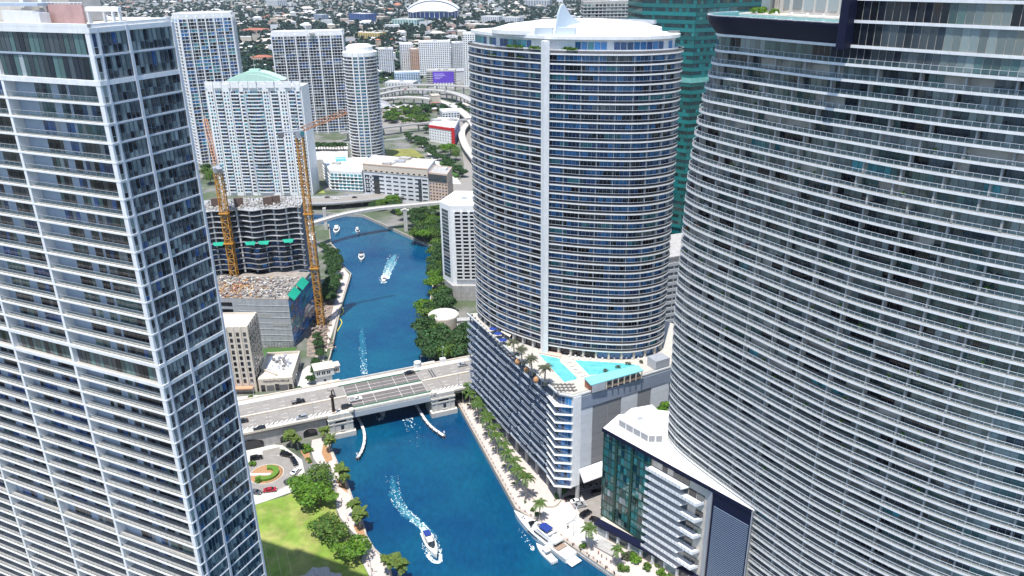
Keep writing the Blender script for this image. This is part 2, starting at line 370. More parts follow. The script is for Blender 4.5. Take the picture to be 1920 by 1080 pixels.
# right bank
sheet('promenade_right', ((857, 754), (967, 953), (1077, 1027), (1153, 1080), (1240, 1140), (1420, 1140), (1160, 975), (1150, 900), (1050, 880), (910, 720)), ZL + 0.012, PAVE)
sheet('driveway_right', ((1073, 935), (1080, 950), (1100, 985), (1130, 1000), (1170, 985), (1165, 905), (1085, 905)), ZL + 0.024, ROADL)
sheet('driveway_apron', ((1010, 950), (1035, 972), (1058, 1002), (1100, 1025), (1140, 1010), (1100, 985), (1065, 940)), ZL + 0.018, PAVEW)
# bank beyond the bridge on the left
sheet('riverside_walk', ((600, 700), (618, 640), (637, 577), (655, 515), (640, 497), (625, 505), (622, 560), (610, 600), (597, 640), (585, 700)), ZL + 0.012, PAVE)
sheet('restaurant_plaza', ((430, 775), (600, 740), (603, 690), (578, 685), (560, 700), (555, 735), (430, 745)), ZL + 0.016, PAVEW)
DIRT = mat('site_dirt', (0.30, 0.23, 0.18), 0.95, var=0.35, scale=0.4, col2=(0.16, 0.14, 0.13), detail=8)
sheet('site_dirt', ((575, 668), (606, 668), (613, 625), (625, 575), (640, 520), (622, 515), (600, 560), (578, 600)), ZL + 0.02, DIRT)
TURF = mat('sports_turf', (0.05, 0.12, 0.025), 0.95, var=0.2, scale=0.3)
# far park and streets
PARKG = mat('park_grass', (0.20, 0.20, 0.05), 0.95, var=0.25, scale=0.05, detail=6)
sheet('park_lawn', ((724, 280), (775, 279), (797, 294), (780, 302), (735, 303), (722, 292)), ZL + 0.02, PARKG)
sheet('park_path', ((782, 262), (790, 262), (842, 312), (865, 345), (850, 345), (815, 305)), ZL + 0.03, PAVEW)
sheet('side_lawn', ((583, 332), (592, 334), (610, 362), (583, 362)), ZL + 0.02, GRASS)
sheet('street', ((705, 210), (745, 205), (790, 225), (800, 240), (700, 245)), ZL + 0.02, ROADL)
sheet('parking_court', ((855, 180), (885, 178), (885, 420), (850, 372), (850, 345), (872, 330)), ZL + 0.02, ROADL)

# ================================================================== left slab tower (straight balconies, gridded glass flank)
IC = Vector((-68.1, 133.4)); _a = R(24.5); RD = Vector((math.sin(_a), math.cos(_a))); FD = Vector((-math.cos(_a), math.sin(_a)))
def IW(s, t, z): p = IC + FD * s + RD * t; return Vector((p.x, p.y, z))
def build_left_tower():
    T = thing('condo_tower', 'tall white condominium tower with gridded dark glass flank and straight recessed balconies beside the lawn', 'tower', IW(0, 0, ZL))
    LEN, WID, TOP = 84.0, 17.4, 186.7
    zs = [178.3] + [174.5 - 3.3 * i for i in range(16)]; z = 120.6; zs.append(z)
    for i in range(12): z -= 3.3; zs.append(z)
    z -= 4.5; zs.append(z)
    while z > 8: z -= 3.3; zs.append(z)
    zs_all = [TOP, 182.4] + zs
    b = MB(); b.prism([IW(*q, 0).to_2d() for q in ((0.6, 2.0), (LEN, 2.0), (LEN, WID - 0.25), (0.2, WID - 0.25), (0.2, 2.0))], ZL, TOP - 1.2); b.build('core_wall', BLUEGREY, T)
    b = MB(); b.prism([IW(*q, 0).to_2d() for q in ((0.25, 0.25), (0.6, 0.25), (0.6, WID - 0.3), (0.25, WID - 0.3))], ZL, TOP - 0.6); b.build('flank_backing', WHITE, T)
    piers = (0.0, 24.7, 43.3, 62.0, 80.5)
    for s in piers:
        wd = 1.0 if s == 0 else 0.7
        b = MB(); c = IW(s + wd / 2 - (0.0 if s == 0 else .35), 1.0, (TOP + ZL) / 2); b.box(c, FD, wd, 2.0, TOP - ZL); b.build('pier', WHITE, T)
    P = []; POST = MB()
    for i, z in enumerate(zs_all):
        top_sec = i < 2; belt = any(abs(z - q) < .1 for q in (120.6,)) or abs(z - zs[-1]) < 0
        zn = zs_all[i - 1] if i else None
        th = 0.9 if z in (178.3, TOP) else (0.7 if abs(z - 125.0) < .2 or abs(z - 120.6) < .2 else 0.32)
        m = BLUEGREY if abs(z - 182.4) < .1 else WHITE
        SL = pbox('floor_slab', T, m, IW(LEN / 2, 1.0 + (0.12 if m is BLUEGREY else -0.04), z - th / 2), FD, LEN, 2.0, th)
        pbox('spandrel', T, WHITE if th > 0.5 else MULL, IW(-0.06, WID / 2, z - th / 2), RD, WID, 0.3, 0.30 if th < 0.5 else 0.8)
        if i == 0: continue
        if z < 178: subpart(pbox('balcony_floor', T, TILE, IW(LEN / 2, 1.06, z + .012), FD, LEN, 1.7, .024), SL)
        hgt = zn - z - (0.9 if zn == TOP else 0.42)
        # flank panes
        nb = 18; pw = (WID - 0.4) / nb
        for k in range(nb):
            t = 0.3 + pw * (k + 0.5)
            half = 0.42 if k % 3 else 0.34
            for a, bb in ((0, half), (half, 1.0)):
                mm = random.choices((G_DARK, G_NAVY, G_BLACK, G_WALL, G_CURT), (5, .3, 1.2, 4.0, 0.4))[0]
                P.append((IW(-0.02, t, z + 0.08 + (hgt - .1) * (a + bb) / 2), RD, pw - 0.31, 0.12, (hgt - .1) * (bb - a) - 0.10, mm, (random.gauss(0, .012), random.gauss(0, .012))))
        # front panes
        if z > 178 or abs(z - 120.6) < .1:
            s = 1.2
            while s < LEN:
                if min(abs(s - q) for q in piers) > 0.6:
                    P.append((IW(s, 0.35 if z > 178 else 0.9, z + hgt / 2), FD, 1.12, 0.1, hgt - 0.05, random.choices((G_GREEN, G_DARK, G_BLACK, G_CURT), (4, 4, 2, .7))[0], (random.gauss(0, .006), random.gauss(0, .006))))
                s += 1.24
            b = MB(); b.quad(IW(0.9, 0.95 if z < 178 else 0.46, z), IW(LEN, 0.95 if z < 178 else 0.46, z), IW(LEN, 0.95 if z < 178 else 0.46, z + hgt), IW(0.9, 0.95 if z < 178 else 0.46, z + hgt)); b.build('window_wall', MULL if z < 178 else GREYW, T)
        else:
            for q in range(len(piers) - 1):
                s0 = piers[q] + 1.0; s1 = piers[q + 1] - 0.5; L = s1 - s0
                runs = ((0.0, 0.40), (0.43, 0.52), (0.60, 0.78)) if q == 0 else ((0.06, 0.42), (0.56, 0.88))
                for a, c in runs:
                    n = max(2, round((c - a) * L / 1.12)); wv = (c - a) * L / n
                    base = random.choice((G_DARK, G_DARK, G_BLACK, G_NAVY, G_GREEN))
                    for k in range(n):
                        mm = base if random.random() < .7 else random.choice((G_BLACK, G_NAVY, G_DARK, G_CURT, G_GREEN))
                        P.append((IW(s0 + a * L + wv * (k + .5), 1.94, z + hgt / 2), FD, wv - 0.10, 0.1, hgt - 0.12, mm, (random.gauss(0, .008), random.gauss(0, .008))))
                    pbox('window_frame', T, WHITE2, IW(s0 + (a + c) / 2 * L, 1.985, z + hgt / 2), FD, (c - a) * L + 0.12, 0.05, hgt - 0.02)
                # railing: glass, top rail, posts
                b = MB(); ms = (s0 + s1) / 2
                b.box(IW(ms, 0.08, z + 0.58), FD, L + .9, 0.03, 0.95, 0)
                b.box(IW(ms, 0.08, z + 1.10), FD, L + .9, 0.06, 0.07, 1)
                n = round(L / 1.5)
                for k in range(n + 1): b.box(IW(s0 + L * k / n, 0.10, z + 0.55), FD, 0.05, 0.05, 1.05, 1)
                if z > 40: subpart(b.build('balcony_railing', (RAILG, GREYMET), T), SL)
    # deep balcony side walls
    for q in (8.9, 20.3): pass
    panes(T, P, cap=300)
    pbox('flank_pier', T, MULL, IW(-0.1, 7.4, (TOP + ZL) / 2), RD, 0.55, 0.5, TOP - ZL)
    pbox('flank_pier', T, MULL, IW(-0.1, WID - 0.1, (TOP + ZL) / 2), RD, 0.5, 0.6, TOP - ZL - .3)
    pbox('flank_pier', T, MULL, IW(-0.05, 1.5, (TOP + ZL) / 2), RD, 0.35, 0.4, TOP - ZL - .4)
    # roof
    b = MB(); b.prism([IW(*q, 0).to_2d() for q in ((0, 0.2), (LEN, 0.2), (LEN, WID), (0.0, WID))], TOP - 0.6, TOP - 0.1); b.build('roof', CONCL, T)
    for (s, t, d, l, wd) in ((LEN / 2, 0.3, FD, LEN, 0.7), (0.35, WID / 2, RD, WID, 0.7), (LEN / 2, WID - .3, FD, LEN, 0.5)):
        pbox('parapet', T, WHITE, IW(s, t, TOP + 0.28), d, l, wd, 0.55)
    for s, t, l, wd, h, m, nm in ((13.5, 7, 9, 0.4, 3.2, mat('pink_wall', (0.42, 0.27, 0.26), .8, var=.15), 'plant_screen'), (6.5, 9, 8, 0.5, 0.8, WHITE, 'roof_beam'), (5.0, 7.5, 8, 0.4, 0.6, WHITE, 'roof_beam'), (22, 5.2, 8, 2.5, 2.2, WHITE2, 'plant_box'), (17.6, 5.0, 2.4, 2, 1.9, WHITE2, 'plant_box')):
        pbox(nm, T, m, IW(s, t, TOP + (2.4 if nm == 'roof_beam' else h / 2)), FD, l, wd, h)
    for s, t in ((2.8, 9), (6.5, 9), (10.2, 9), (2.6, 7.5), (8.6, 7.5)): pbox('roof_post', T, WHITE2, IW(s, t, TOP + 1.0), FD, 0.4, 0.4, 2.1)
    b = MB()
    b.box(IW(13.5, 7, TOP + 3.5), FD, 9, 0.15, 0.1)
    for k in range(10): b.box(IW(9.2 + k * .95, 7, TOP + 3.3), FD, 0.08, 0.08, 0.6)
    b.build('roof_railing', WHITE, T)
    b = MB(); b.prism([IW(*q, 0).to_2d() for q in ((16, 10), (40, 10), (40, 16.5), (16, 16.5))], TOP, TOP + 7.2); b.build('plant_tower', CONCL, T)
    for s in (19, 24, 29): pbox('louvre', T, CONCD, IW(s, 9.9, TOP + 5.6), FD, 2.6, 0.2, 1.6)
    for s in (21.5, 26.5): pbox('fin', T, WHITE, IW(s, 9.2, TOP + 3.6), FD, 1.0, 1.6, 5.6)
    pbox('canopy', T, BLUEGREY, IW(24, 6.5, TOP + 3.2), FD, 13, 3.2, 0.5)
    # window-cleaning lines over the lawn edge
    return T
build_left_tower()

# ================================================================== right sail-shaped tower
AZ0, AH = 174.5, 3.4
def a_z(n): return AZ0 - AH * n if n >= 0 else {-1: 178.4, -2: 183.5, -3: 188.0, -4: 192.0, -5: 196.0}[n]
def a_curve(n):
    n = max(0, n); q = n / 14; g = 1 - max(0, 1 - q) ** 1.9; e = max(0, n - 14)
    tip = Vector((54 - 1.9 * g - min(e, 10) * .05 + max(0, e - 10) * .09, 212.6 + 13.6 * g + e * .14))
    f = min(1, n / 9.0)
    A = ((4, -9.5), (9, -18.5), (17.4, -33.2), (26, -44), (42, -63.3), (66, -84), (92, -104)); B = ((2.8, -11.4), (7.6, -20.9), (14.3, -32.6), (22.3, -45.9), (33, -61), (53.2, -81), (84, -101))
    rel = [Vector(a).lerp(Vector(c), f) for a, c in zip(A, B)]
    return cr([tip + Vector((16, 13.5)), tip + Vector((5, 7.5)), tip + Vector((0.2, 1.0)), tip + Vector((0.5, -4.6))] + [tip + r for r in rel], 7)
def build_sail_tower():
    T = thing('sail_tower', 'huge curved glass tower with stacked white-edged balconies and a cantilevered sky pool', 'tower', (85, 190, ZL))
    P = []; QC = []; QW = []
    ns = list(range(-5, 51))
    for n in ns:
        z = a_z(n); zt = a_z(n - 1) if n > -5 else z + 4; C = resample(a_curve(n), 1.6)
        if n <= -2: C = [p for p in C if PJ((*p, z))[0] > 1584 and p.y < 200]
        N = len(C); rec = 2.3 if n >= 1 else 0.45
        inn = offset(C, rec)
        lean = n >= 1
        if lean:   # the wall steps back less where the bay is glazed to the edge on the right
            inn = []
            for i, (c, q) in enumerate(zip(C, offset(C, 1.0))):
                u = i / N; d = rec if u < 0.70 else rec + (1.0 - rec) * min(1, (u - 0.70) / 0.06)
                if 0.44 < u < 0.60 and n > 7: d = 3.2
                inn.append(c + (q - c) * d)
        b = MB(); th = 0.58 if n >= 0 else 0.6
        b.strip(C, offset(C, (4.2 if lean else 1.4)), z - th, z, 0, 1); SL = b.build('floor_slab', (WHITE, TILE), T)
        # backing wall
        b = MB()
        for i in range(N - 1): b.quad((*(inn[i] + (inn[i] - C[i]) * 0.12), z), (*(inn[i + 1] + (inn[i + 1] - C[i + 1]) * 0.12), z), (*(inn[i + 1] + (inn[i + 1] - C[i + 1]) * 0.12), zt - th), (*(inn[i] + (inn[i] - C[i]) * 0.12), zt - th))
        b.build('back_wall', GREYW, T)
        run = 0; mm = G_DARK
        for i in range(N - 1):
            if i < 10 and n > -2: continue
            u = i / N
            if run <= 0:
                run = random.randint(2, 6)
                if lean and u < 0.66: mm = random.choices((G_DARK, G_BLACK, G_GREEN, G_TEAL, G_CURT, None, G_WALL), (3, 1.8, 2.5, .25, 1.7, 1.6, 3.4))[0]
                elif n < 3: mm = random.choices((G_WALL, G_DARK, G_GREEN, G_BLACK), (9, .4, .6, .2) if u > .5 else (.6, 3, 1, 5))[0]  # dark left and pale right panes put reflections into the tint
                else: mm = random.choices((G_WALL, G_DARK, G_GREEN, G_CURT, G_BLACK), (7, 1.6, 3, .7, .5))[0]
            run -= 1
            if mm is None: continue
            d = (inn[i + 1] - inn[i]); c = (inn[i] + inn[i + 1]) / 2
            if d.length < .3: continue
            P.append((Vector((c.x, c.y, (z + zt - th) / 2)), d, d.length - 0.13, 0.08, zt - th - z - 0.06, mm, (random.gauss(0, .012), random.gauss(0, .012))))
        # balustrade
        if n >= 0:
            b = MB(); O = offset(C, 0.12); I = offset(C, 0.16)
            b.strip(O, I, z + 0.02, z + 1.0, 0)
            b.strip(offset(C, 0.09), offset(C, 0.19), z + 1.0, z + 1.06, 1)
            for i in range(0, N, 1):
                t = (O[min(i + 1, N - 1)] - O[max(0, i - 1)]); b.box((O[i].x, O[i].y, z + 0.5), t, 0.05, 0.06, 1.0, 1)
            subpart(b.build('balcony_railing', (RAILG, MULL), T), SL)
        # columns: a piece per storey, kept in one part per column line
        full = resample(a_curve(n), 0.5); M_ = len(full); st = resample(a_curve(n), 9.0)
        for k in range(2, len(st) - 1):
            nx = (st[min(k + 1, len(st) - 1)] - st[k - 1]).normalized(); nn = Vector((-nx.y, nx.x))
            if n >= 1:
                QC.append((Vector((*(st[k] + nn * 0.75), (z + zt - th) / 2)), nx, 0.4, 0.6, zt - th - z, CONC, (0, 0)))
                QW.append((Vector((*(st[k] + nn * 1.9), (z + zt - th) / 2)), nn, 1.7, 0.16, zt - th - z, GREYW, (0, 0)))
    panes(T, QC, 'column', 'column_field', 200, 2); panes(T, QW, 'terrace_partition', 'partition_field', 200, .5)
    # closed body behind the terraces, every storey in one volume
    b = MB()
    for n in ns:
        C = resample(a_curve(n), 6)
        if n <= -2: C = [p for p in C if PJ((*p, a_z(n)))[0] > 1600 and p.y < 200]
        inn = offset(C, 5.0); back = [inn[-1] + Vector((30, 26)), inn[0] + (Vector((40, 2)) if n > -2 else Vector((14, 12)))]
        b.prism(inn + back, a_z(n) - 0.3, (a_z(n - 1) if n > -5 else 200) - 0.35)
    b.build('inner_wall', GREYW, T)
    panes(T, P, cap=300)
    # cantilevered pool deck
    C = resample(a_curve(0), 1.2); N = len(C)
    i1 = max(range(N), key=lambda i: -abs(PJ((*C[i], 181))[0] - 1588)); D = C[6:i1 + 1]
    rim = offset(D, -2.6); mid = offset(D, -2.0); foot = offset(D, 0.9); inn = offset(D, 12)
    b = MB(); n = len(D); lev = [(foot, 177.6), (offset(D, -0.6), 179.2), (mid, 181.0), (rim, 182.2), (rim, 182.9)]
    o = len(b.v)
    for P_, z in lev: b.v += [(p.x, p.y, z) for p in P_]
    for j in range(len(lev) - 1):
        for i in range(n - 1): a = o + j * n + i; b.f.append((a, a + 1, a + n + 1, a + n)); b.mi.append(0)
    b.build('pool_hull', NAVY, T, smooth=True)
    b = MB(); b.strip(rim, offset(rim, .5), 182.75, 183.0); b.build('pool_rim', WHITE2, T)
    b = MB(); b.strip(offset(rim, .6), offset(rim, 9.0), 182.4, 182.90); b.build('pool_water', POOL, T)
    b = MB(); b.strip(offset(rim, 9.0), offset(rim, 20), 182.2, 182.95); b.build('pool_terrace', PAVEW, T)
    b = MB(); b.strip(foot, offset(D, 3), 177.3, 177.7); b.build('pool_soffit', NAVY, T)
    b = MB(); b.strip(offset(rim, 0.1), offset(rim, 0.14), 183.0, 184.0); b.build('pool_screen', RAILG, T)
    e = D[-1]; t = (D[-1] - D[-2]).normalized()
    b = MB(); b.box((*(e + t * 0.8 - Vector((-t.y, t.x)) * 0.9), 186), t, 1.9, 3.4, 16.8); b.build('end_fin', NAVY, T)
    # set-back storey beyond the pool
    b = MB(); back = offset(D, 13); b.strip(back, offset(D, 15), 182.9, 196); b.build('setback_wall', CONCL, T)
    for k in range(4, len(back) - 2, 3):
        tt = back[k + 1] - back[k - 1]; pbox('setback_window', T, G_CURT, (*offset(D, 12.95)[k], 186), tt, 2.8, 0.15, 3.6)
    # white outdoor loungers and shrubs by the sky pool are things of their own (below)
    return T, D
SAIL, SKYD = build_sail_tower()

# ================================================================== twin-curved centre tower
EDK = 49.7; EFH = 3.33; EN = 34; EZ0 = 53.7
EL = cr([(-14.5, 326), (-16, 319.5), (-9.9, 306.3), (-1.4, 295.8), (11.9, 284.6)], 10)
ER = cr([(13.4, 283.2), (28, 278.0), (45, 275.6), (56.5, 279.6), (61.8, 286.5), (60.5, 294)], 10)
def build_centre_tower():
    T = thing('curved_hotel_tower', 'tall blue glass hotel tower of two bowed wings split by a white fin', 'tower', (22, 300, EDK))
    P = []; BAYS = {}
    body = offset(EL, 1.95) + offset(ER, 1.95) + [Vector(p) for p in ((50, 318), (25, 331), (0, 333), (-12, 329))]
    b = MB(); b.prism(body, EDK, 168); b.build('body_wall', WHITE2, T)
    for k in range(EN + 1):
        z = EZ0 + EFH * k
        for C0 in (EL, ER):
            C = resample(C0, 1.5); N = len(C)
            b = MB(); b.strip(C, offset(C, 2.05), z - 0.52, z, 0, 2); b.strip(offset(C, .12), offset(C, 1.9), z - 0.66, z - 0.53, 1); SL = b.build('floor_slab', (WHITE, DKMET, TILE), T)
            b = MB(); b.strip(offset(C, 0.12), offset(C, 0.16), z, z + 0.92, 0); b.strip(offset(C, 0.08), offset(C, 0.2), z + 0.92, z + 1.0, 1); subpart(b.build('balcony_railing', (RAILD, MULL), T), SL)
            if k == EN: continue
            I = offset(C, 1.85); run = 0
            ck = resample(C0, 6.4)
            for i in range(N - 1):
                if run <= 0: run = random.randint(2, 5); mm = random.choices((G_NAVY, G_BLUE, G_BLACK, G_DARK, G_TEAL, G_CURT), (4, 6, 1.4, 1.2, 1.0, .3))[0]
                run -= 1; d = I[i + 1] - I[i]; c = (I[i] + I[i + 1]) / 2
                P.append((Vector((c.x, c.y, z + (EFH - .36) / 2)), d, d.length - 0.14, 0.08, EFH - 0.48, mm, (random.gauss(0, .01), random.gauss(0, .01))))
            for j in range(1, len(ck) - 1):
                t = (ck[j + 1] - ck[j - 1]).normalized(); nn = Vector((-t.y, t.x))
                BAYS.setdefault((id(C0), j), MB()).box((*(ck[j] + nn * 1.2), z + (EFH - .64) / 2), nn, 1.2, 0.22, EFH - .64)
    for b in BAYS.values(): b.build('bay_fin', WHITE, T)
    panes(T, P, cap=300, minpx=4.5)
    d = Vector((0.35, -0.94)); b = MB(); b.box((12.75, 283.4, (EDK + 171) / 2), (0.94, 0.35), 2.0, 3.0, 171 - EDK); b.build('centre_fin', WHITE, T)
    # arcade under the first slab
    for C0 in (EL, ER):
        ck = resample(C0, 5.2); nC = len(ck)
        for j in range(nC):
            t = (ck[min(j + 1, nC - 1)] - ck[max(j - 1, 0)]).normalized(); nn = Vector((-t.y, t.x))
            pbox('arcade_column', T, CREAM if C0 is ER else CONCL, (*(ck[j] + nn * .9), (EDK + EZ0 - .5) / 2), t, 0.8, 0.8, EZ0 - .6 - EDK)
            if j < nC - 1:
                m_ = (ck[j] + ck[j + 1]) / 2 + nn * 1.8; pbox('arcade_glass', T, G_BLACK if j < 4 or C0 is EL else G_BLUE, (*m_, (EDK + EZ0 - .5) / 2), ck[j + 1] - ck[j], 4.0, 0.1, EZ0 - .7 - EDK)
    # penthouse and roof
    ph = offset(EL, 3.0) + offset(ER, 3.0) + [Vector(p) for p in ((48, 316), (25, 328), (0, 330), (-11, 327))]
    b = MB(); b.prism(ph, 168, 171.4); b.build('penthouse_wall', WHITE, T)
    for C0 in (EL, ER):
        I = resample(offset(C0, 2.9)[6:-4], 2.2)
        for i in range(len(I) - 1):
            dd = I[i + 1] - I[i]; c = (I[i] + I[i + 1]) / 2
            if random.random() < .8: pbox('penthouse_window', T, random.choice((G_TEAL, G_BLUE, G_NAVY)), (c.x, c.y, 169.2), dd, dd.length - .3, 0.12, 2.7)
    rf = offset(EL, 1.5)[8:] + offset(ER, 1.5)[:-6] + [Vector(p) for p in ((50, 316), (25, 329), (0, 331), (-8, 326))]
    b = MB(); b.prism(rf, 171.4, 172.5); b.build('roof_slab', WHITE, T)
    c = Vector((25, 303)); b = MB(); n = 48
    for j, (k, z) in enumerate(((1.0, 172.4), (1.0, 173.8), (0.8, 175.4), (0.4, 176.7), (0.02, 177.1))):
        b.v += [(c.x + 31 * k * math.cos(2 * math.pi * i / n) + 4 * k * math.sin(2 * math.pi * i / n), c.y - 4 * k * math.cos(2 * math.pi * i / n) + 16 * k * math.sin(2 * math.pi * i / n), z) for i in range(n)]
    for j in range(4):
        for i in range(n): b.f.append((j * n + i, j * n + (i + 1) % n, (j + 1) * n + (i + 1) % n, (j + 1) * n + i)); b.mi.append(0)
    b.build('roof_dome', ROOFW, T, smooth=False)
    # sail-shaped fin on the roof
    f0 = Vector((16.5, 287)); fd = Vector((0.80, 0.60)); pr = ((0, 171), (0.3, 176), (1.0, 179.6), (2.2, 182.2), (3.4, 182.8), (4.6, 181.2), (7, 178.4), (11, 176.6), (18, 175.6), (18, 172))
    b = MB(); fn = Vector((fd.y, -fd.x)) * 0.45; n = len(pr)
    for sg in (-1, 1): b.v += [(f0.x + fd.x * a + fn.x * sg, f0.y + fd.y * a + fn.y * sg, z) for a, z in pr]
    b.f += [tuple(range(n - 1, -1, -1)), tuple(range(n, 2 * n))] + [(i, (i + 1) % n, n + (i + 1) % n, n + i) for i in range(n)]; b.mi += [0] * (n + 2)
    b.build('roof_fin', mat('pale_blue_metal', (0.50, 0.58, 0.66), 0.4, 0.1), T)
    b = MB()
    for sg in (-1, 1): b.box((16.5 + 0.96 * sg * 4.0, 288 - 0.28 * sg * 4.0, 173.4), (0.96, -0.28), 6.5, 2.6, 3.2)
    b.build('roof_plant', mat('pale_grey_panel', (0.48, 0.54, 0.60), 0.6), T)
    b = MB(); b.strip([Vector((38, 311)), Vector((46, 306)), Vector((53, 299))], [Vector((38.6, 312)), Vector((46.7, 307)), Vector((54, 300))], 175.0, 176.3); b.build('roof_rail', GREYMET, T)
    b = MB(); b.cyl((59, 292), 2.2, 172.4, 173.0, 20); b.build('roof_pad', CONCD, T)
    # planters on the upper terraces
    for (x, y, z, l) in ((2, 294.5, 167.4, 5.5), (9, 288.5, 167.4, 4), (21, 282.5, 167.4, 5), (-6, 303.2, 163.8, 3), (4, 293.2, 163.8, 3)):
        b = MB()
        for k in range(26):
            p = Vector((x + random.uniform(-l / 2, l / 2), y - 0 + random.uniform(-.5, .5), z + random.uniform(.2, 1.3)))
            p.y -= 0.75 * (p.x - x); b.box(p, (random.random() - .5, random.random() - .5), 0.8, 0.6, 0.5)
        b.build('planter_hedge', LEAFB, T)
    return T
build_centre_tower()

# ================================================================== podium under the centre tower
def seg(a, b): return (b - a).normalized(), (b - a).length
def s_on(px, py, A, d):
    """distance along the wall A + d*s met by the ray of a pixel column"""
    r = ray(px, py); det = r[0] * -d.y + r[1] * d.x; t = (A.x * -d.y + A.y * d.x) / det; return (r[0] * t - A.x) * d.x + (r[1] * t - A.y) * d.y
PA, PB_, PC, PL = Vector((16.4, 250.2)), Vector((21.8, 247.9)), Vector((61.5, 269.6)), Vector((-20.4, 323))
def build_podium():
    T = thing('pool_podium', 'parking podium with stacked slanted rails, white panelled side and a pool deck on top', 'podium', (20, 262, ZL))
    d, L = seg(PA, PL); n = Vector((-d.y, d.x)); n = n if n.dot(Vector((-1, -.4))) > 0 else -n          # towards the river
    inn = PA - n * 2.2 + d * 1.5
    body = [PA - n * 2.6 + d * 1.0, PB_ + Vector((-.2, .9)), PC + Vector((-.4, .8)), Vector((80, 300)), Vector((40, 335)), PL - n * 2.6]
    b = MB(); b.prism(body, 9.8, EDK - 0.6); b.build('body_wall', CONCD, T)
    b = MB(); b.prism([PA, PB_, PC, Vector((80, 301)), Vector((40, 337)), PL], EDK - 0.6, EDK); b.build('pool_deck', mat('deck_stone', (.46, .43, .39), .9, var=.14, scale=.4, detail=6), T)
    nf = 11; fh = (EDK - 0.6 - 10) / nf
    for k in range(nf):
        z = 10 + fh * k
        b = MB(); b.strip([PL + n * 0, PA + n * 0], [PL - n * 2.6, PA - n * 2.6], z - 0.24, z); b.build('parking_slab', BLUEGREY, T)
        s = random.uniform(-6, 0)
        while s < L:
            l = random.uniform(6, 11); a0 = max(0.2, s); a1 = min(L - .2, s + l)
            if a1 - a0 > 1:
                out = 0.25 + 0.55 * random.random(); c = PA + d * (a0 + a1) / 2 + n * out
                b = MB(); b.box((c.x, c.y, z + 0.12), d, a1 - a0, 0.22, 0.34); b.box((c.x, c.y, z + 1.05), d, a1 - a0, 0.16, 0.22)
                c2 = PA + d * (a0 + a1) / 2 - n * .4; b.box((c2.x, c2.y, z + 0.45), d, a1 - a0, 0.12, 0.5, 1); b.build('slanted_rail', (mat('blue_grey_rail', (.34, .38, .45), .5, .2), DKMET), T)
            s += l + random.uniform(.3, 1.6)
        for s in np.arange(3, L, 9.5):
            c = PA + d * (s + (k % 3) * 1.6) - n * 1.0; pbox('parking_column', T, GREYMET, (c.x, c.y, z + fh / 2), d, 0.5, 0.5, fh - .3)
        for s in np.arange(2, L, 4.0):
            if random.random() < .75:
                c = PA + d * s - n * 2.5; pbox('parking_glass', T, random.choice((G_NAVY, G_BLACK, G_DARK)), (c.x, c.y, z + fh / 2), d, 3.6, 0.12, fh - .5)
    # glazed prow with pointed balconies
    d2, L2 = seg(PA, PB_); n2 = Vector((d2.y, -d2.x))
    for k in range(nf):
        z = 10 + fh * k
        tipo = [PA + d * 7 + n * .9, PA + n * .9 + n2 * 1.4, PB_ + n2 * 0.4, PB_ - n2 * 1.5, PA + d * 7 - n * 1.5]
        b = MB(); b.prism(tipo, z - 0.2, z + 0.02); b.build('prow_balcony', WHITE, T)
        b = MB(); q = [PA + d * 7 + n * .8, PA + n * .8 + n2 * 1.2, PB_ + n2 * .3]; b.strip(q, offset(q, 0.05), z, z + 1.05, 0); b.build('prow_railing', RAILG, T)
        for j in range(4):
            c = PA + d2 * (j + .5) * L2 / 4.6 - n2 * .3; pbox('prow_window', T, random.choice((G_BLUE, G_NAVY, G_BLUE)), (c.x, c.y, z + fh / 2), d2, L2 / 4.6 - .14, 0.1, fh - .4)
    b = MB(); b.prism([PA + d2 * .1 - n2 * .4, PB_ - n2 * .4, PB_ - n2 * 2, PA + d * 3 - n * 2], 9.8, EDK - .7); b.build('prow_wall', WHITE2, T)
    # white panelled side
    d3, L3 = seg(PB_, PC); n3 = Vector((d3.y, -d3.x))
    LOUV = mat('grey_louvre', (0.27, 0.275, 0.29), 0.6, 0.2, var=0.1, scale=1.5); PAN = mat('white_panel', (0.60, 0.62, 0.66), 0.5, isl=0.06, var=0.05)
    BAND = mat('slate_band', (0.22, 0.26, 0.33), 0.6, var=0.08)
    cols = [(0, 1.6, 'w'), (1.6, 3.2, 'n'), (3.2, 8.6, 'w'), (8.6, 15.6, 'l'), (15.6, 21.8, 'l'), (21.8, 29.5, 'w'), (29.5, 36.0, 'l2'), (36.0, 44.4, 'w')]
    rows = np.linspace(17.6, EDK - 6.2, 9)
    for a, c_, ty in cols:
        for r in range(8):
            z0, z1 = rows[r], rows[r + 1]
            if ty == 'l2' and r < 4: ty2 = 'w'
            else: ty2 = ty
            m = {'w': PAN, 'l': LOUV, 'l2': LOUV, 'n': G_DARK}[ty2]
            if ty2 == 'n':
                p = PB_ + d3 * (a + c_) / 2; pbox('stair_window', T, G_DARK, (p.x, p.y, z0 + 1.7), d3, 1.0, 0.3, 1.5); pbox('wall_panel', T, PAN, (*(p - n3 * .25), (z0 + z1) / 2), d3, c_ - a, 0.3, z1 - z0); continue
            p = PB_ + d3 * (a + c_) / 2 + n3 * (0.0 if m is PAN else -0.12); pbox('wall_panel' if m is PAN else 'louvre_panel', T, m, (p.x, p.y, (z0 + z1) / 2), d3, c_ - a - (.04 if m is PAN else .22), 0.3, z1 - z0 - (.08 if m is PAN else .2))
    p = PB_ + d3 * L3 / 2 - n3 * .25; b = MB(); b.box((p.x, p.y, 30), d3, L3, 0.2, 27); b.build('panel_backing', WHITE2, T)
    p = PB_ + d3 * (3.4 + L3) / 2 + n3 * .15; pbox('top_band', T, BAND, (p.x, p.y, EDK - 3.4), d3, L3 - 3.4, 0.4, 5.2)
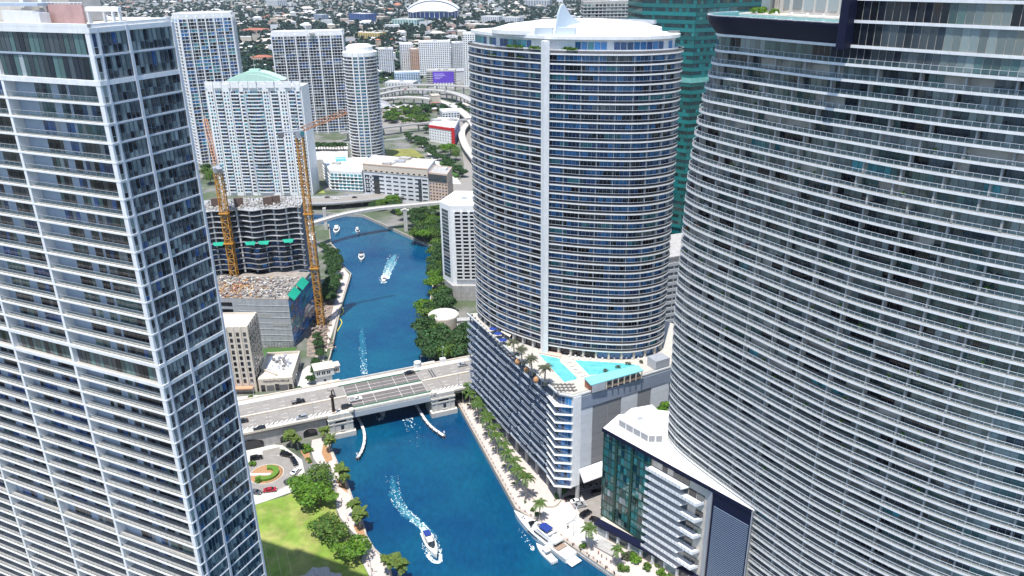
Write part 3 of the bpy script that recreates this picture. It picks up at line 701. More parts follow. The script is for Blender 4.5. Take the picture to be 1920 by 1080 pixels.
    p = PB_ + d3 * 1.6 + n3 * .1; pbox('corner_pier', T, WHITE, (p.x, p.y, (EDK + 10) / 2), d3, 3.4, 0.5, EDK - 10.4)
    # flared canopy over the drive
    b = MB(); q0, q1 = PB_ + d3 * 3.2, PC + d3 * 6
    for zz, o1, o2 in ((17.4, .2, 3.4),): b.add([(*(q0 + n3 * o1), zz), (*(q1 + n3 * o1), zz), (*(q1 + n3 * o2), zz - 4.2), (*(q0 + n3 * o2), zz - 4.2), (*(q0 - n3 * .4), zz - .6), (*(q1 - n3 * .4), zz - .6), (*(q1 + n3 * o2), zz - 4.6), (*(q0 + n3 * o2), zz - 4.6)], ((0, 3, 2, 1), (4, 5, 6, 7), (3, 7, 6, 2), (0, 4, 7, 3), (1, 2, 6, 5)))
    b.build('drive_canopy', WHITE, T)
    # open ground storey
    for p in [PA + d * (1.5 + 9 * k) - n * 2 for k in range(9)] + [PB_ + d3 * 3 - n3 * .5, PB_ + d3 * 3 - n3 * 9, PB_ + d3 * 24 - n3 * 6]:
        b = MB(); b.cyl(p, 0.85, ZL, 10, 14); b.build('ground_column', CONC, T)
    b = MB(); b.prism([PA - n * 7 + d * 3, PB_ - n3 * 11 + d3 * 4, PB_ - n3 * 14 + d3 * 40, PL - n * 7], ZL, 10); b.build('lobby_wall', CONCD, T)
    # deck parapets
    for a, c_ in ((PL, PA), (PA, PB_), (PB_, PC), (PC, Vector((80, 301)))):
        dd, LL = seg(a, c_); m_ = (a + c_) / 2; b = MB(); b.box((*m_, EDK + 0.3), dd, LL, 0.35, 0.6, 0); b.box((*m_, EDK + 1.0), dd, LL, 0.05, 0.8, 1); b.build('deck_parapet', (WHITE, RAILG), T)
    P1 = [G2(*p, EDK + .05) for p in ((1010, 664), (1051.7, 673), (1050, 678), (1082.5, 709), (1080, 712), (1058, 717))]
    P2 = [G2(*p, EDK + .05) for p in ((1077.5, 675.5), (1165, 681), (1192, 684), (1180, 695), (1105, 704))]
    for Pp in (P1, P2):
        b = MB(); b.prism(Pp, EDK, EDK + 0.06); o = b.build('swimming_pool', POOL, T)
        cc = sum(Pp, Vector((0, 0))) / len(Pp); big = [p + (p - cc).normalized() * 0.7 for p in Pp]
        b = MB(); b.strip(big + [big[0]], Pp + [Pp[0]], EDK, EDK + 0.14); b.build('pool_coping', CREAM, T)
    b = MB(); b.prism([G2(*p, EDK) for p in ((1012, 655), (1053, 663), (1051, 671), (1011, 663))], EDK, EDK + .5); b.build('sun_step', mat('pink_step', (.55, .42, .36), .9), T)
    b = MB(); b.prism([PC - d3 * 7 - n3 * .6, PC - d3 * .3 - n3 * .6, PC - d3 * .3 - n3 * 6, PC - d3 * 7 - n3 * 6], EDK, EDK + 4); b.build('deck_store', GREYMET, T)
    return T, d, n, d3, n3
POD, PD, PN, PD3, PN3 = build_podium()
# poolside pavilion
def pavilion():
    zr = EDK + 3.6; q = [G2(*p, zr) for p in ((1095, 708), (1196, 684), (1207, 694), (1108, 722))]
    T = thing('pool_bar', 'long pool bar with sky-blue flat roof at the deck edge', 'pavilion', (*q[3], EDK))
    b = MB(); b.prism(q, zr - .35, zr); b.build('roof', mat('sky_blue_roof', (0.20, 0.52, 0.60), 0.6, var=.06), T)
    c = sum(q, Vector((0, 0))) / 4; s = [p.lerp(c, .06) for p in q]; d = (s[2] - s[3]).normalized(); L = (s[2] - s[3]).length; nn = Vector((d.y, -d.x))
    b = MB(); b.prism([s[0], s[1], s[1].lerp(s[2], .55), s[0].lerp(s[3], .55)], EDK, zr - .36); b.build('bar_wall', CREAM, T)
    for k in range(7): p = s[3] + d * (L * (.28 + .12 * k)); pbox('post', T, CREAM, (*p, (EDK + zr) / 2 - .2), d, .35, .35, zr - EDK - .4)
    p = s[3] + d * L * .13; pbox('end_wall', T, GREYMET, (*p, (EDK + zr) / 2 - .2), d, L * .26, .3, zr - EDK - .4)
    pbox('counter', T, WOOD, (*(s[3] + d * L * .64 - nn * .8), EDK + .6), d, L * .7, .7, 1.1)
    p = s[3].lerp(s[0], .5) - d * .1; pbox('brick_end', T, mat('brick_red', (.34, .14, .09), .9, var=.2, scale=2), (*p, (EDK + zr) / 2 - .2), nn, (s[0] - s[3]).length * .9, .3, zr - EDK - .4)
pavilion()

# ================================================================== white podium block in front of the sail tower
G_GTEAL = mat('glass_green_teal', (.035, .16, .16), .06, 0, .9, isl=.2)
WA, WB = Vector((31.25, 235.6)), Vector((70.85, 189.5)); WZ = 44.1
def build_white_block():
    T = thing('white_roofed_block', 'block with white flat roof, green glass bays, zigzag white balconies and dark louvred end', 'building', (45, 222, ZL))
    d, L = seg(WA, WB); n = Vector((d.y, -d.x)); n = n if n.dot(Vector((-1, -1))) > 0 else -n
    back = [WB - n * 20, Vector((64, 240)), Vector((50, 247)), G2(1220, 775, WZ), G2(1160, 778, WZ)]
    b = MB(); b.prism([WA - n * 1.2 + d * .3, WB - n * 1.2 - d * .3] + back, ZL, WZ - .8); b.build('body_wall', GREYW, T)
    b = MB(); b.prism([WA, WB, WB - n * 22, Vector((68, 244)), Vector((50, 248)), G2(1220, 773, WZ), G2(1160, 777, WZ)], WZ - .7, WZ); b.build('roof', ROOFW, T)
    c = (WA + WB) / 2 + n * .05; pbox('roof_edge', T, NAVY, (*c, WZ - .5), d, L + .2, .35, 1.3)
    b = MB(); hp = [G2(*p, WZ) for p in ((1160, 798), (1215, 829), (1242, 829), (1247, 797), (1222, 772), (1183, 779))]
    b.prism(hp, WZ, WZ + 3.0); b.build('roof_house', WHITE, T)
    for a, c_ in ((0, 1), (1, 2)):
        dd, LL = seg(hp[a], hp[c_]); k = 4 if a == 0 else 2; nn = Vector((dd.y, -dd.x))
        for i in range(k):
            p = hp[a] + dd * LL * (i + .5) / k + nn * .06; pbox('roof_house_louvre', T, mat('grey_louvre', (0.27, 0.275, 0.29)), (*p, WZ + 1.35), dd, LL / k - .5, .16, 2.2)
    b = MB(); q = G2(1200, 786, WZ + 3); b.box((*q, WZ + 3.3), (1, .3), 1.8, 1.2, .6); b.build('roof_unit', GREYMET, T)
    for k in range(26):
        p = WA + d * (2 + k * 2.2) - n * .8; pbox('roof_stud', T, GREYMET, (*p, WZ + .15), d, .18, .18, .3)
    s1 = s_on(1216, 900, WA, d); s2 = s_on(1330, 1000, WA, d); s3 = s_on(1336, 935, WA, d)
    # green glass
    nf = 11; fh = (WZ - 1.2 - 7) / nf
    for k in range(nf):
        z = 7 + fh * k; cw = s1 / 15
        for j in range(15):
            p = WA + d * (cw * (j + .5)) - n * .55
            m = G_SEAD if j in (4, 9) else random.choices((G_SEAD, G_GREEN, G_GTEAL, G_CURT), (2, 4, 4, .3))[0]
            pbox('green_window', T, m, (*p, z + fh / 2), d, cw - .14, .12, fh - .45, (random.gauss(0, .012), random.gauss(0, .012)))
        p = WA + d * s1 / 2 - n * .5; pbox('green_spandrel', T, mat('dark_green_frame', (.012, .05, .035), .4), (*p, z), d, s1, .25, .32)
    for j in (0, 4, 9, 14.6):
        p = WA + d * (s1 * (j + .4) / 15) - n * .45; pbox('green_mullion', T, mat('dark_green_frame', (.012, .05, .035)), (*p, (7 + WZ) / 2 - .6), d, 1.1 if j in (4, 9) else .3, .3, WZ - 8.4)
    p = WA + d * s1 / 2 - n * .85; b = MB(); b.box((*p, 24), d, s1, .3, 36); b.build('green_backing', mat('dark_green_frame', (.012, .05, .035)), T)
    # balconies: alternate ends, cut back at the diagonal grey wall
    for k in range(11):
        z = 7.4 + 3.4 * k * (WZ - 9) / 37.4; long_ = k % 2 == 1
        e = s1 + (s2 - s1) * (0.86 if long_ else 0.62) ; out = 2.0
        b = MB(); q = [WA + d * s1 - n * 1, WA + d * s1 + n * out, WA + d * (e - 1.0) + n * out, WA + d * e - n * 1]
        b.prism(q, z - .3, z); b.build('balcony_slab', WHITE, T)
        b = MB(); ql = [WA + d * s1 + n * out, WA + d * (e - 1.0) + n * out] + ([WA + d * e - n * .8] if long_ else [])
        b.strip(ql, offset(ql, .08), z, z + .95)
        for s in np.arange(s1, e - 1, 1.4): b.box((*(WA + d * s + n * (out + .02)), z + .5), d, .1, .14, 1.0, 1)
        b.build('balcony_railing', (WHITE, GREYMET), T)
        for j in range(7):
            p = WA + d * (s1 + (e - s1) * (j + .5) / 7) - n * 1.05
            if random.random() < .85: pbox('balcony_window', T, random.choice((G_DARK, G_BLACK, G_GREEN, G_DARK)), (*p, z + 1.45), d, (e - s1) / 7 - .3, .14, 2.5)
    b = MB(); p0, p1 = s1 + (s2 - s1) * .78, s3 - .2
    b.prism([WA + d * (p0 + 3) - n * 1.0, WA + d * (p1) + n * .25, WA + d * p1 - n * 1.3, WA + d * (p0 + 3) - n * 1.3], ZL, WZ - 1.2); b.build('grey_end_wall', mat('pale_grey_wall', (.42, .43, .45), .7, var=.06), T)
    # dark louvred screen
    LL = L - s3
    b = MB(); b.box((*(WA + d * (s3 + LL / 2) - n * .3), (WZ + ZL) / 2 - .5), d, LL, .5, WZ - ZL - 1.4); b.build('screen_backing', NAVY, T)
    zz = WZ - 6.0; k = 0
    while zz > ZL + 1:
        p = WA + d * (s3 + LL / 2) + n * .02; pbox('screen_slat', T, mat('slat_blue', (.16, .21, .30), .5, .1), (*p, zz), d, LL - 1.6, .30, .30); zz -= .72; k += 1
    pbox('screen_edge', T, GREYMET, (*(WB + n * .2), (WZ + ZL) / 2), d, .3, .5, WZ - ZL)
    # low shop strip along the water
    return T, d, n
WBK, WD, WN = build_white_block()
def shop_strip():
    zt = 7.2; A = G2(1116, 978, zt); Bp = G2(1330, 1092, zt); d, L = seg(A, Bp); n = Vector((d.y, -d.x)); n = n if n.dot(Vector((-1, -1))) > 0 else -n
    T = thing('shop_strip', 'low cream shop strip with navy roof edge along the waterside walk', 'shops', (*A, ZL))
    b = MB(); b.prism([A, Bp, Bp - n * 6, A - n * 6], ZL, zt - .7); b.build('wall', CREAM, T)
    b = MB(); b.prism([A + n * .9, Bp + n * .9, Bp - n * 2.4, A - n * 2.4], zt - .7, zt); b.build('roof_edge', NAVY, T)
    for k in range(9):
        p = A + d * (3 + k * L / 9.6) + n * .05; pbox('shop_window', T, G_DARK if k % 3 else G_CURT, (*p, 4.1), d, L / 9.6 - 1.6, .2, 2.9)
        p = A + d * (3 + (k + .5) * L / 9.6) + n * .15; pbox('pier', T, WHITE2, (*p, 4.3), d, .7, .5, 4.2)
    b = MB(); q = A + d * 8 + n * 4; b.box((*q, ZL + .6), d, 9, 5, .5); b.build('terrace', CONC, T)
shop_strip()

# ================================================================== bascule bridge
BD = Vector((0.930, 0.368)).normalized(); BN = Vector((-BD.y, BD.x)); B0 = Vector((-72.3, 304.05)); BZ, BW, BL = 10.6, 30.0, 36.2
def BP(s, t, z=0): p = B0 + BD * s + BN * t; return Vector((p.x, p.y, z))
def build_bridge():
    T = thing('drawbridge', 'grey concrete drawbridge over the river with green-edged steel deck and chunky piers', 'bridge', BP(18, 15, 0))
    STEEL = mat('deck_grating', (0.135, 0.12, 0.115), .8, var=.12, scale=.5); GREEN = mat('bridge_green', (.03, .16, .10), .5); LINE = mat('road_paint', (.78, .77, .74), .8)
    def bx(nm, m, s0, s1, t0, t1, z0, z1): return pbox(nm, T, m, BP((s0 + s1) / 2, (t0 + t1) / 2, (z0 + z1) / 2), BD, s1 - s0, t1 - t0, z1 - z0)
    for nm, s0, s1, m in (('approach_deck', -95, 0, ROADL), ('lift_span', 0, BL, CONCL), ('approach_deck', BL, 110, ROADL)): bx(nm, m, s0, s1, 0, BW, BZ - 1.3, BZ)
    # lift span: two carriageways, green kerb lines, pale median, walkways
    for t0, t1 in ((4.0, 13.4), (16.0, 25.4)): bx('carriageway', STEEL, 0.2, BL - .2, t0, t1, BZ, BZ + .02)
    for t in (3.7, 15.6, 25.7): bx('kerb_rail', GREEN, -2, BL + 2, t - .16, t + .16, BZ, BZ + .5)
    bx('median', CONCL, 0, BL, 13.7, 15.2, BZ, BZ + .06)
    for t0 in (4.0, 16.0):
        for f in (.33, .66): bx('lane_line', LINE, .5, BL - .5, t0 + 9.4 * f - .07, t0 + 9.4 * f + .07, BZ + .022, BZ + .03)
        for s in (6, 12, BL / 2, 24, 30): bx('deck_joint', LINE if s != BL / 2 else DKMET, s - .06, s + .06, t0, t0 + 9.4, BZ + .03, BZ + .036)
    for t in (0.1, BW - .1, ): bx('parapet', CONCL, 0, BL, t - .25, t + .25, BZ, BZ + 1.0)
    bx('parapet_rail', GREEN, 0, BL, .2, .35, BZ + 1.0, BZ + 1.12); bx('girder', mat('grey_girder', (.38, .42, .46), .6), 0, BL, -.3, .3, BZ - 2.6, BZ - .05); bx('girder', mat('grey_girder', (.38, .42, .46)), 0, BL, BW - .3, BW + .3, BZ - 2.6, BZ - .05)
    for s0, s1 in ((-95, 0), (BL, 110)):
        for t in (0, BW): bx('parapet', CREAM, s0, s1, t - .3, t + .3, BZ, BZ + .95)
        bx('median_barrier', CREAM, s0, s1 , 14.2, 15.2, BZ, BZ + .7); bx('walkway', PAVEW, s0, s1, BW - 3.6, BW - .3, BZ, BZ + .16); bx('walkway', PAVEW, s0, s1, .3, 3.2, BZ, BZ + .16)
        for t in (7.4, 10.8, 18.5, 22):
            for k in range(int((s1 - s0) / 7)): bx('lane_dash', LINE, s0 + 2 + 7 * k, s0 + 4.6 + 7 * k, t - .07, t + .07, BZ + .004, BZ + .012)
        for s in np.arange(s0 + 8, s1 - 4, 15): bx('deck_joint', CONCD, s, s + .15, 3.3, BW - 3.7, BZ + .003, BZ + .01)
    for k in range(26): 
        p = BP(-52 + 2.1 * k, 4.4, BZ + .012); pbox('hatch_mark', T, LINE, p, BD + BN * .9, 2.6, .45, .012)
    for k in range(10): p = BP(BL + 2 + 2.0 * k, 4.4, BZ + .012); pbox('hatch_mark', T, LINE, p, BD + BN * .9, 2.6, .45, .012)
    for s in (BL + 6, BL + 7.2, -5): bx('expansion_joint', DKMET, s, s + .5, 16, 25, BZ + .004, BZ + .014)
    # piers
    PIER = mat('pier_concrete', (0.56, 0.54, 0.50), .85, var=.10, scale=.3, streak=.15)
    for s0, s1, t0, t1, nm in ((-11.2, -.6, -1.2, 8, 'pier'), (BL + .4, BL + 11.2, -1.2, 8, 'pier'), (-11.2, -.4, BW - 8, BW + 1.5, 'pier'), (BL + .4, BL + 11.2, BW - 8, BW + 1.5, 'pier')):
        PR = bx(nm, PIER, s0, s1, t0, t1, -2.5, BZ - .06); bx('pier_parapet', PIER, s0, s1, (t0 - .02 if t0 < 0 else BW + .35), (-.32 if t0 < 0 else t1), BZ - .05, BZ + 1.1)
        bx('pier_foot', PIER, s0 - .9, s1 + .9, t0 - 1.2, t1 + .4, -2.5, 2.4); bx('pier_cap', PIER, s0 - .35, s1 + .35, t0 - .4, t1, BZ - 1.9, BZ - 1.2); bx('pier_band', PIER, s0 - .2, s1 + .2, t0 - .25, t1, 6.6, 7.1)
        if t0 < 0:
            c = (s0 + s1) / 2; subpart(bx('pier_window', DKMET, c - 2.4, c + 2.4, t0 - .06, t0 + .2, 7.4, 8.8), PR); subpart(bx('pier_window', DKMET, c - .2, c + 1.2, t0 - .06, t0 + .2, 3.6, 5.8), PR)
            subpart(bx('pier_sill', PIER, c - .6, c + 1.6, t0 - .35, t0, 3.1, 3.4), PR)
            for q in (c - 3.2, c + 3): bx('pier_rib', PIER, q - .25, q + .25, t0 - .22, t0, 2.4, 8.9)
    for s in (-5.5, BL + 4):
        b = MB(); b.cyl(BP(s - (-4.8 if s < 0 else 2.5), -.2)[:2], 1.35, BZ + 1.0, BZ + 2.0, 18); b.build('turret_cap', CREAM, T)
    b = MB(); b.cyl(BP(BL + 2.2, BW + .3)[:2], 1.6, BZ, BZ + 2.6, 20); b.cyl(BP(BL + 2.2, BW + .3)[:2], 1.75, BZ + 2.2, BZ + 2.8, 20); b.build('turret_cap', WHITE2, T)
    bx('far_pedestal', WHITE2, BL + 14, BL + 17, BW - .4, BW + 1.6, BZ, BZ + 2)
    # approach walls with arches
    for s0, s1, dark in ((-95, -12, True),):
        bx('approach_wall', CONC, s0, s1, .8, BW - .8, ZL, BZ - 1.25)
        for c, wd, hh in ((-46, 13, 5.0), (-29, 7, 4.2), (-19.5, 6, 4.4)):
            b = MB(); n = 14; pts = [(-wd / 2, ZL)] + [(-wd / 2 * math.cos(math.pi * i / n), ZL + hh * .55 + hh * .45 * math.sin(math.pi * i / n)) for i in range(n + 1)] + [(wd / 2, ZL)]
            b.add([BP(c + a, .72, z) for a, z in pts], [tuple(range(len(pts)))]); b.add([BP(c + a, .55, z) for a, z in pts] + [BP(c + a, .79, z) for a, z in pts], [(i, i + 1, i + 1 + len(pts), i + len(pts)) for i in range(len(pts) - 1)], 1)
            b.build('arch_shade_sheet', (G_BLACK, CONC), T)  # black sheet paints the shade inside the arch, concrete rim around it
    for s in np.arange(BL + 22, 110, 14): bx('approach_column', CONC, s, s + 2, 3, BW - 3, ZL, BZ - 1.3)
    # light poles
    for s, t in ((-20, BW + .2), (-40, BW + .2), (-60, BW + .2), (-17, 0), (-36, 0), (-56, 0), (BL + 14, 0), (BL + 15.5, BW + .4), (BL + 33, BW + .2)):
        b = MB(); p = BP(s, t); b.tube([(p.x, p.y, BZ), (p.x, p.y, BZ + 9)], [.12, .07], 6); q = BP(s, t + (-2 if t > 5 else 2), BZ + 9.2); b.beam((p.x, p.y, BZ + 9), q, .06); b.box(q, BD, .5, .9, .15); b.build('light_pole', GREYMET, T)
    return T
BRIDGE = build_bridge()
def tender_house():
    T = thing('bridge_house', 'two-storey white bridge tender house with rows of small windows at the bridge end', 'bridge house', BP(-8, BW + 3, BZ))
    def bx(nm, m, s0, s1, t0, t1, z0, z1): return pbox(nm, T, m, BP((s0 + s1) / 2, (t0 + t1) / 2, (z0 + z1) / 2), BD, s1 - s0, t1 - t0, z1 - z0)
    H_ = mat('house_render', (.55, .55, .53), .8, var=.08)
    bx('base_wall', H_, -10.5, -3.5, BW + 1.6, BW + 7.4, -2, BZ + 4.2); bx('upper_wall', H_, -11.2, -2.4, BW + .9, BW + 8, BZ + 4.2, BZ + 8.2); bx('bay', H_, -2.6, .6, BW + 2.6, BW + 7, BZ + 4.0, BZ + 7.4); bx('bay_roof', CREAM, -2.8, .9, BW + 2.3, BW + 7.3, BZ + 7.4, BZ + 7.8)
    b = MB(); e = [(-11.8, BW + .4), (-1.9, BW + .4), (-1.9, BW + 8.5), (-11.8, BW + 8.5)]; top = [(-9.5, BW + 3), (-4.2, BW + 3), (-4.2, BW + 6), (-9.5, BW + 6)]
    b.add([BP(*q, BZ + 8.2) for q in e] + [BP(*q, BZ + 9.4) for q in top], ((0, 1, 5, 4), (1, 2, 6, 5), (2, 3, 7, 6), (3, 0, 4, 7), (4, 5, 6, 7), (3, 2, 1, 0))); b.build('roof', CREAM, T)
    for k in range(3):
        for j in (-.45, .45): bx('window', G_BLACK, -9.8 + 2.4 * k + j - .32, -9.8 + 2.4 * k + j + .32, BW + .84, BW + .95, BZ + 5.3, BZ + 6.8)
    for j in range(3): bx('window', G_BLACK, -2.2 + .85 * j, -1.6 + .85 * j, BW + 2.54, BW + 2.65, BZ + 5, BZ + 6.4)
    bx('cornice', CREAM, -11.5, -2.2, BW + .7, BW + 8.2, BZ + 7.3, BZ + 7.6); bx('door', DKMET, -7.6, -6.4, BW + 1.54, BW + 1.65, BZ, BZ + 2.3)
tender_house()
def statue_column():
    p = BP(-8.2, 1.2); T = thing('statue_column', 'dark bronze column with an archer statue on top standing at the bridge pier', 'monument', (p.x, p.y, BZ + 1.05))
    BR = mat('dark_bronze', (.045, .032, .026), .55, .3, var=.2, scale=3); z = BZ + 1.05
    b = MB(); b.box((p.x, p.y, z + .4), BD, 2.2, 2.2, .8); b.build('plinth', CREAM, T)
    b = MB(); b.tube([(p.x, p.y, z + .8), (p.x, p.y, z + 2), (p.x, p.y, z + 7.5), (p.x, p.y, z + 8.1)], [.9, .72, .6, .95], 16); b.build('shaft', BR, T)
    b = MB(); b.tube([(p.x, p.y, z + 8.1), (p.x, p.y, z + 8.5)], [1.25, 1.25], 16); b.build('capital', BR, T)
    b = MB(); q = Vector((p.x, p.y, z + 8.5)); u = Vector((BD.x, BD.y, 0))
    for s in (-1, 1): b.tube([q + u * .45 * s, q + u * .3 * s + Vector((0, 0, .8)), q + Vector((0, 0, 1.55))], [.16, .2, .26], 8)
    b.tube([q + Vector((0, 0, 1.4)), q + Vector((0, 0, 2.0)), q + Vector((0, 0, 2.6)), q + Vector((0, 0, 2.8))], [.28, .3, .38, .14], 8)
    b.tube([q + Vector((0, 0, 2.75)), q + Vector((0, 0, 2.95)), q + Vector((0, 0, 3.25))], [.13, .2, .08], 8)
    b.tube([q + Vector((0, 0, 2.55)) - u * .3, q + Vector((0, 0, 3.0)) - u * 1.0, q + Vector((0, 0, 3.5)) - u * 1.5], [.13, .11, .08], 6); b.tube([q + Vector((0, 0, 2.55)) + u * .3, q + Vector((0, 0, 2.6)) + u * .9, q + Vector((0, 0, 2.9)) + u * .3], [.13, .11, .08], 6)
    b.build('archer_figure', BR, T, smooth=True)
    b = MB(); b.tube([q + Vector((0, 0, 2.4)) - u * 1.3, q + Vector((0, 0, 3.2)) - u * 1.75, q + Vector((0, 0, 3.9)) - u * 1.7, q + Vector((0, 0, 4.6)) - u * 1.0], .05, 5); b.build('bow', BR, T)
statue_column()
def fender(pts, label):
    P = cr([G2(*p, 1.6) for p in pts], 6); T = thing('bridge_fender', label, 'fender', (*P[0], 0), 'fenders beside the bridge channel')
    A = offset(P, .6); Bq = offset(P, -.6); b = MB(); b.strip(A, Bq, 1.3, 1.6); b.build('walkway', WHITE2, T)
    for Q in (A, Bq):
        b = MB(); b.strip(Q, offset(Q, .12), .2, 1.25); b.build('rubbing_board', DKMET, T)
    for k in range(0, len(P), 3):
        for Q in (A, Bq): b = MB(); b.cyl(Q[k], .2, -2, 2.1, 8); b.build('pile', CONCD, T)
    b = MB(); b.tube([(*P[-1], 1.6), (*P[-1], 3.6)], .1, 6); b.box((*P[-1], 3.6), (1, 0), .7, .1, .9); b.build('marker_post', WHITE, T)
fender(((672, 783), (682, 807), (683, 827), (678, 845), (670, 858)), 'curved white fender walkway bowing out from the pier below the statue column')
fender(((780, 757), (788, 772), (800, 790), (813, 803), (833, 817)), 'curved white fender walkway sweeping towards the palm promenade pier')

# ================================================================== hotel slab behind the trees, drum and stepped terraces
def build_hotel():
    A = G2(850, 558); T = thing('balcony_hotel', 'white hotel slab with a regular grid of deep square balconies behind the riverside trees', 'hotel', (*A, ZL))
    zt = 62.0; L = G2(824, 380, zt); Fr = G2(843, 388, zt); d = Vector((.99, -.05)).normalized(); E = Fr + d * 46; bk = E + Vector((0, 30)); bl = L + Vector((8, 24))
    b = MB(); b.prism([L, Fr, E, bk, bl], 12, zt - .1); b.build('wall', WHITE, T)
    b = MB(); b.prism([L, Fr, E, bk, bl], zt - .1, zt + .8); b.build('roof', ROOFW, T)
    nf = 19; z0, z1 = 15.5, zt - 2.5; fh = (z1 - z0) / nf; n = Vector((d.y, -d.x))
    for k in range(nf):
        z = z0 + fh * k
        for j in range(9):
            c = Fr + d * (4.6 + 4.55 * j)
            b = MB(); w_, h_ = 3.7, fh - .75
            # an open box proud of the wall: floor, soffit, two cheeks, black sheet painting the recess shade
            pbox('balcony_recess', T, G_BLACK, (*(c + n * .06), z + h_ * .6), d, w_ * .86, .1, h_ * .86)
            q = link('balcony_box', BALC, T); q.location = Vector((*(c + n * .05), z)) - T.location; q.rotation_euler = (0, 0, math.atan2(d.y, d.x))
    ld, LL = seg(L, Fr); ln = Vector((ld.y, -ld.x))
    for k in range(nf):
        c = (L + Fr) / 2 + ln * .03; pbox('end_window', T, G_DARK, (*c, z0 + fh * (k + .45)), ld, LL * .62, .16, fh - .55)
    for k in range(7): c = Fr + d * (6 + 5.5 * k) + Vector((2, 12 + random.uniform(-3, 3))); pbox('roof_unit', T, random.choice((GREYMET, WHITE2)), (*c, zt + 1.6), d, random.uniform(1.5, 4), 2, 1.6)
    b = MB(); b.prism([L + Vector((1, -1)), Fr + Vector((0, -3)), E + Vector((0, -3)), bk, bl], ZL, 12); b.build('base_wall', CONC, T)
    return T
bm_ = MB(); w_, h_ = 3.9, 1.65
bm_.box((0, -.55, -.1), (1, 0), w_ + .3, 1.1, .2); bm_.box((0, -1.06, .2), (1, 0), w_ + .3, .1, .45); bm_.box((-w_ / 2, -.55, .85), (1, 0), .5, 1.1, 2.3); bm_.box((w_ / 2, -.55, .85), (1, 0), .5, 1.1, 2.3)
BALC = bm_.mesh('balcony_box', WHITE)
build_hotel()
def drum():
    c = G2(832, 600, 10); T = thing('round_hall', 'low round drum-shaped concrete hall below the white hotel', 'building', (*c, ZL))
    b = MB(); b.cyl(c, 8.6, ZL + 4.5, 13.5, 40); b.build('drum_wall', CREAM, T); b = MB(); b.cyl(c, 8.3, 13.5, 13.8, 40); b.build('roof', CONCL, T); b = MB(); b.cyl(c, 5, ZL, ZL + 4.6, 24); b.build('base', CONCD, T)
    T2 = thing('stepped_terraces', 'stepped grey concrete terraces and stairs beside the round hall', 'terraces', (*(c + Vector((14, -12))), ZL))
    for k in range(6):
        p = c + Vector((12.5 + .2 * k, -6 - 3.4 * k)); pbox('terrace_step', T2, CONC, (*p, 13 - 1.9 * k), (1, .1), 9, 4.2, .5); pbox('terrace_wall', T2, CONCD, (*(p + Vector((0, 1.2))), 12 - 1.9 * k), (1, .1), 7.6, 2.2, 1.5)
    b = MB(); b.prism([c + Vector((9, -2)), c + Vector((34, -4)), c + Vector((34, -30)), c + Vector((21, -28)), c + Vector((17, -6))], ZL, 9.5); b.build('terrace_block', CONC, T2)
    for k in range(4): p = c + Vector((24 + 2 * k, -8 - 5 * k)); pbox('louvre_roof', T2, CONCL, (*p, 9.9), (1, .08), 12, 3.6, .5)
drum()

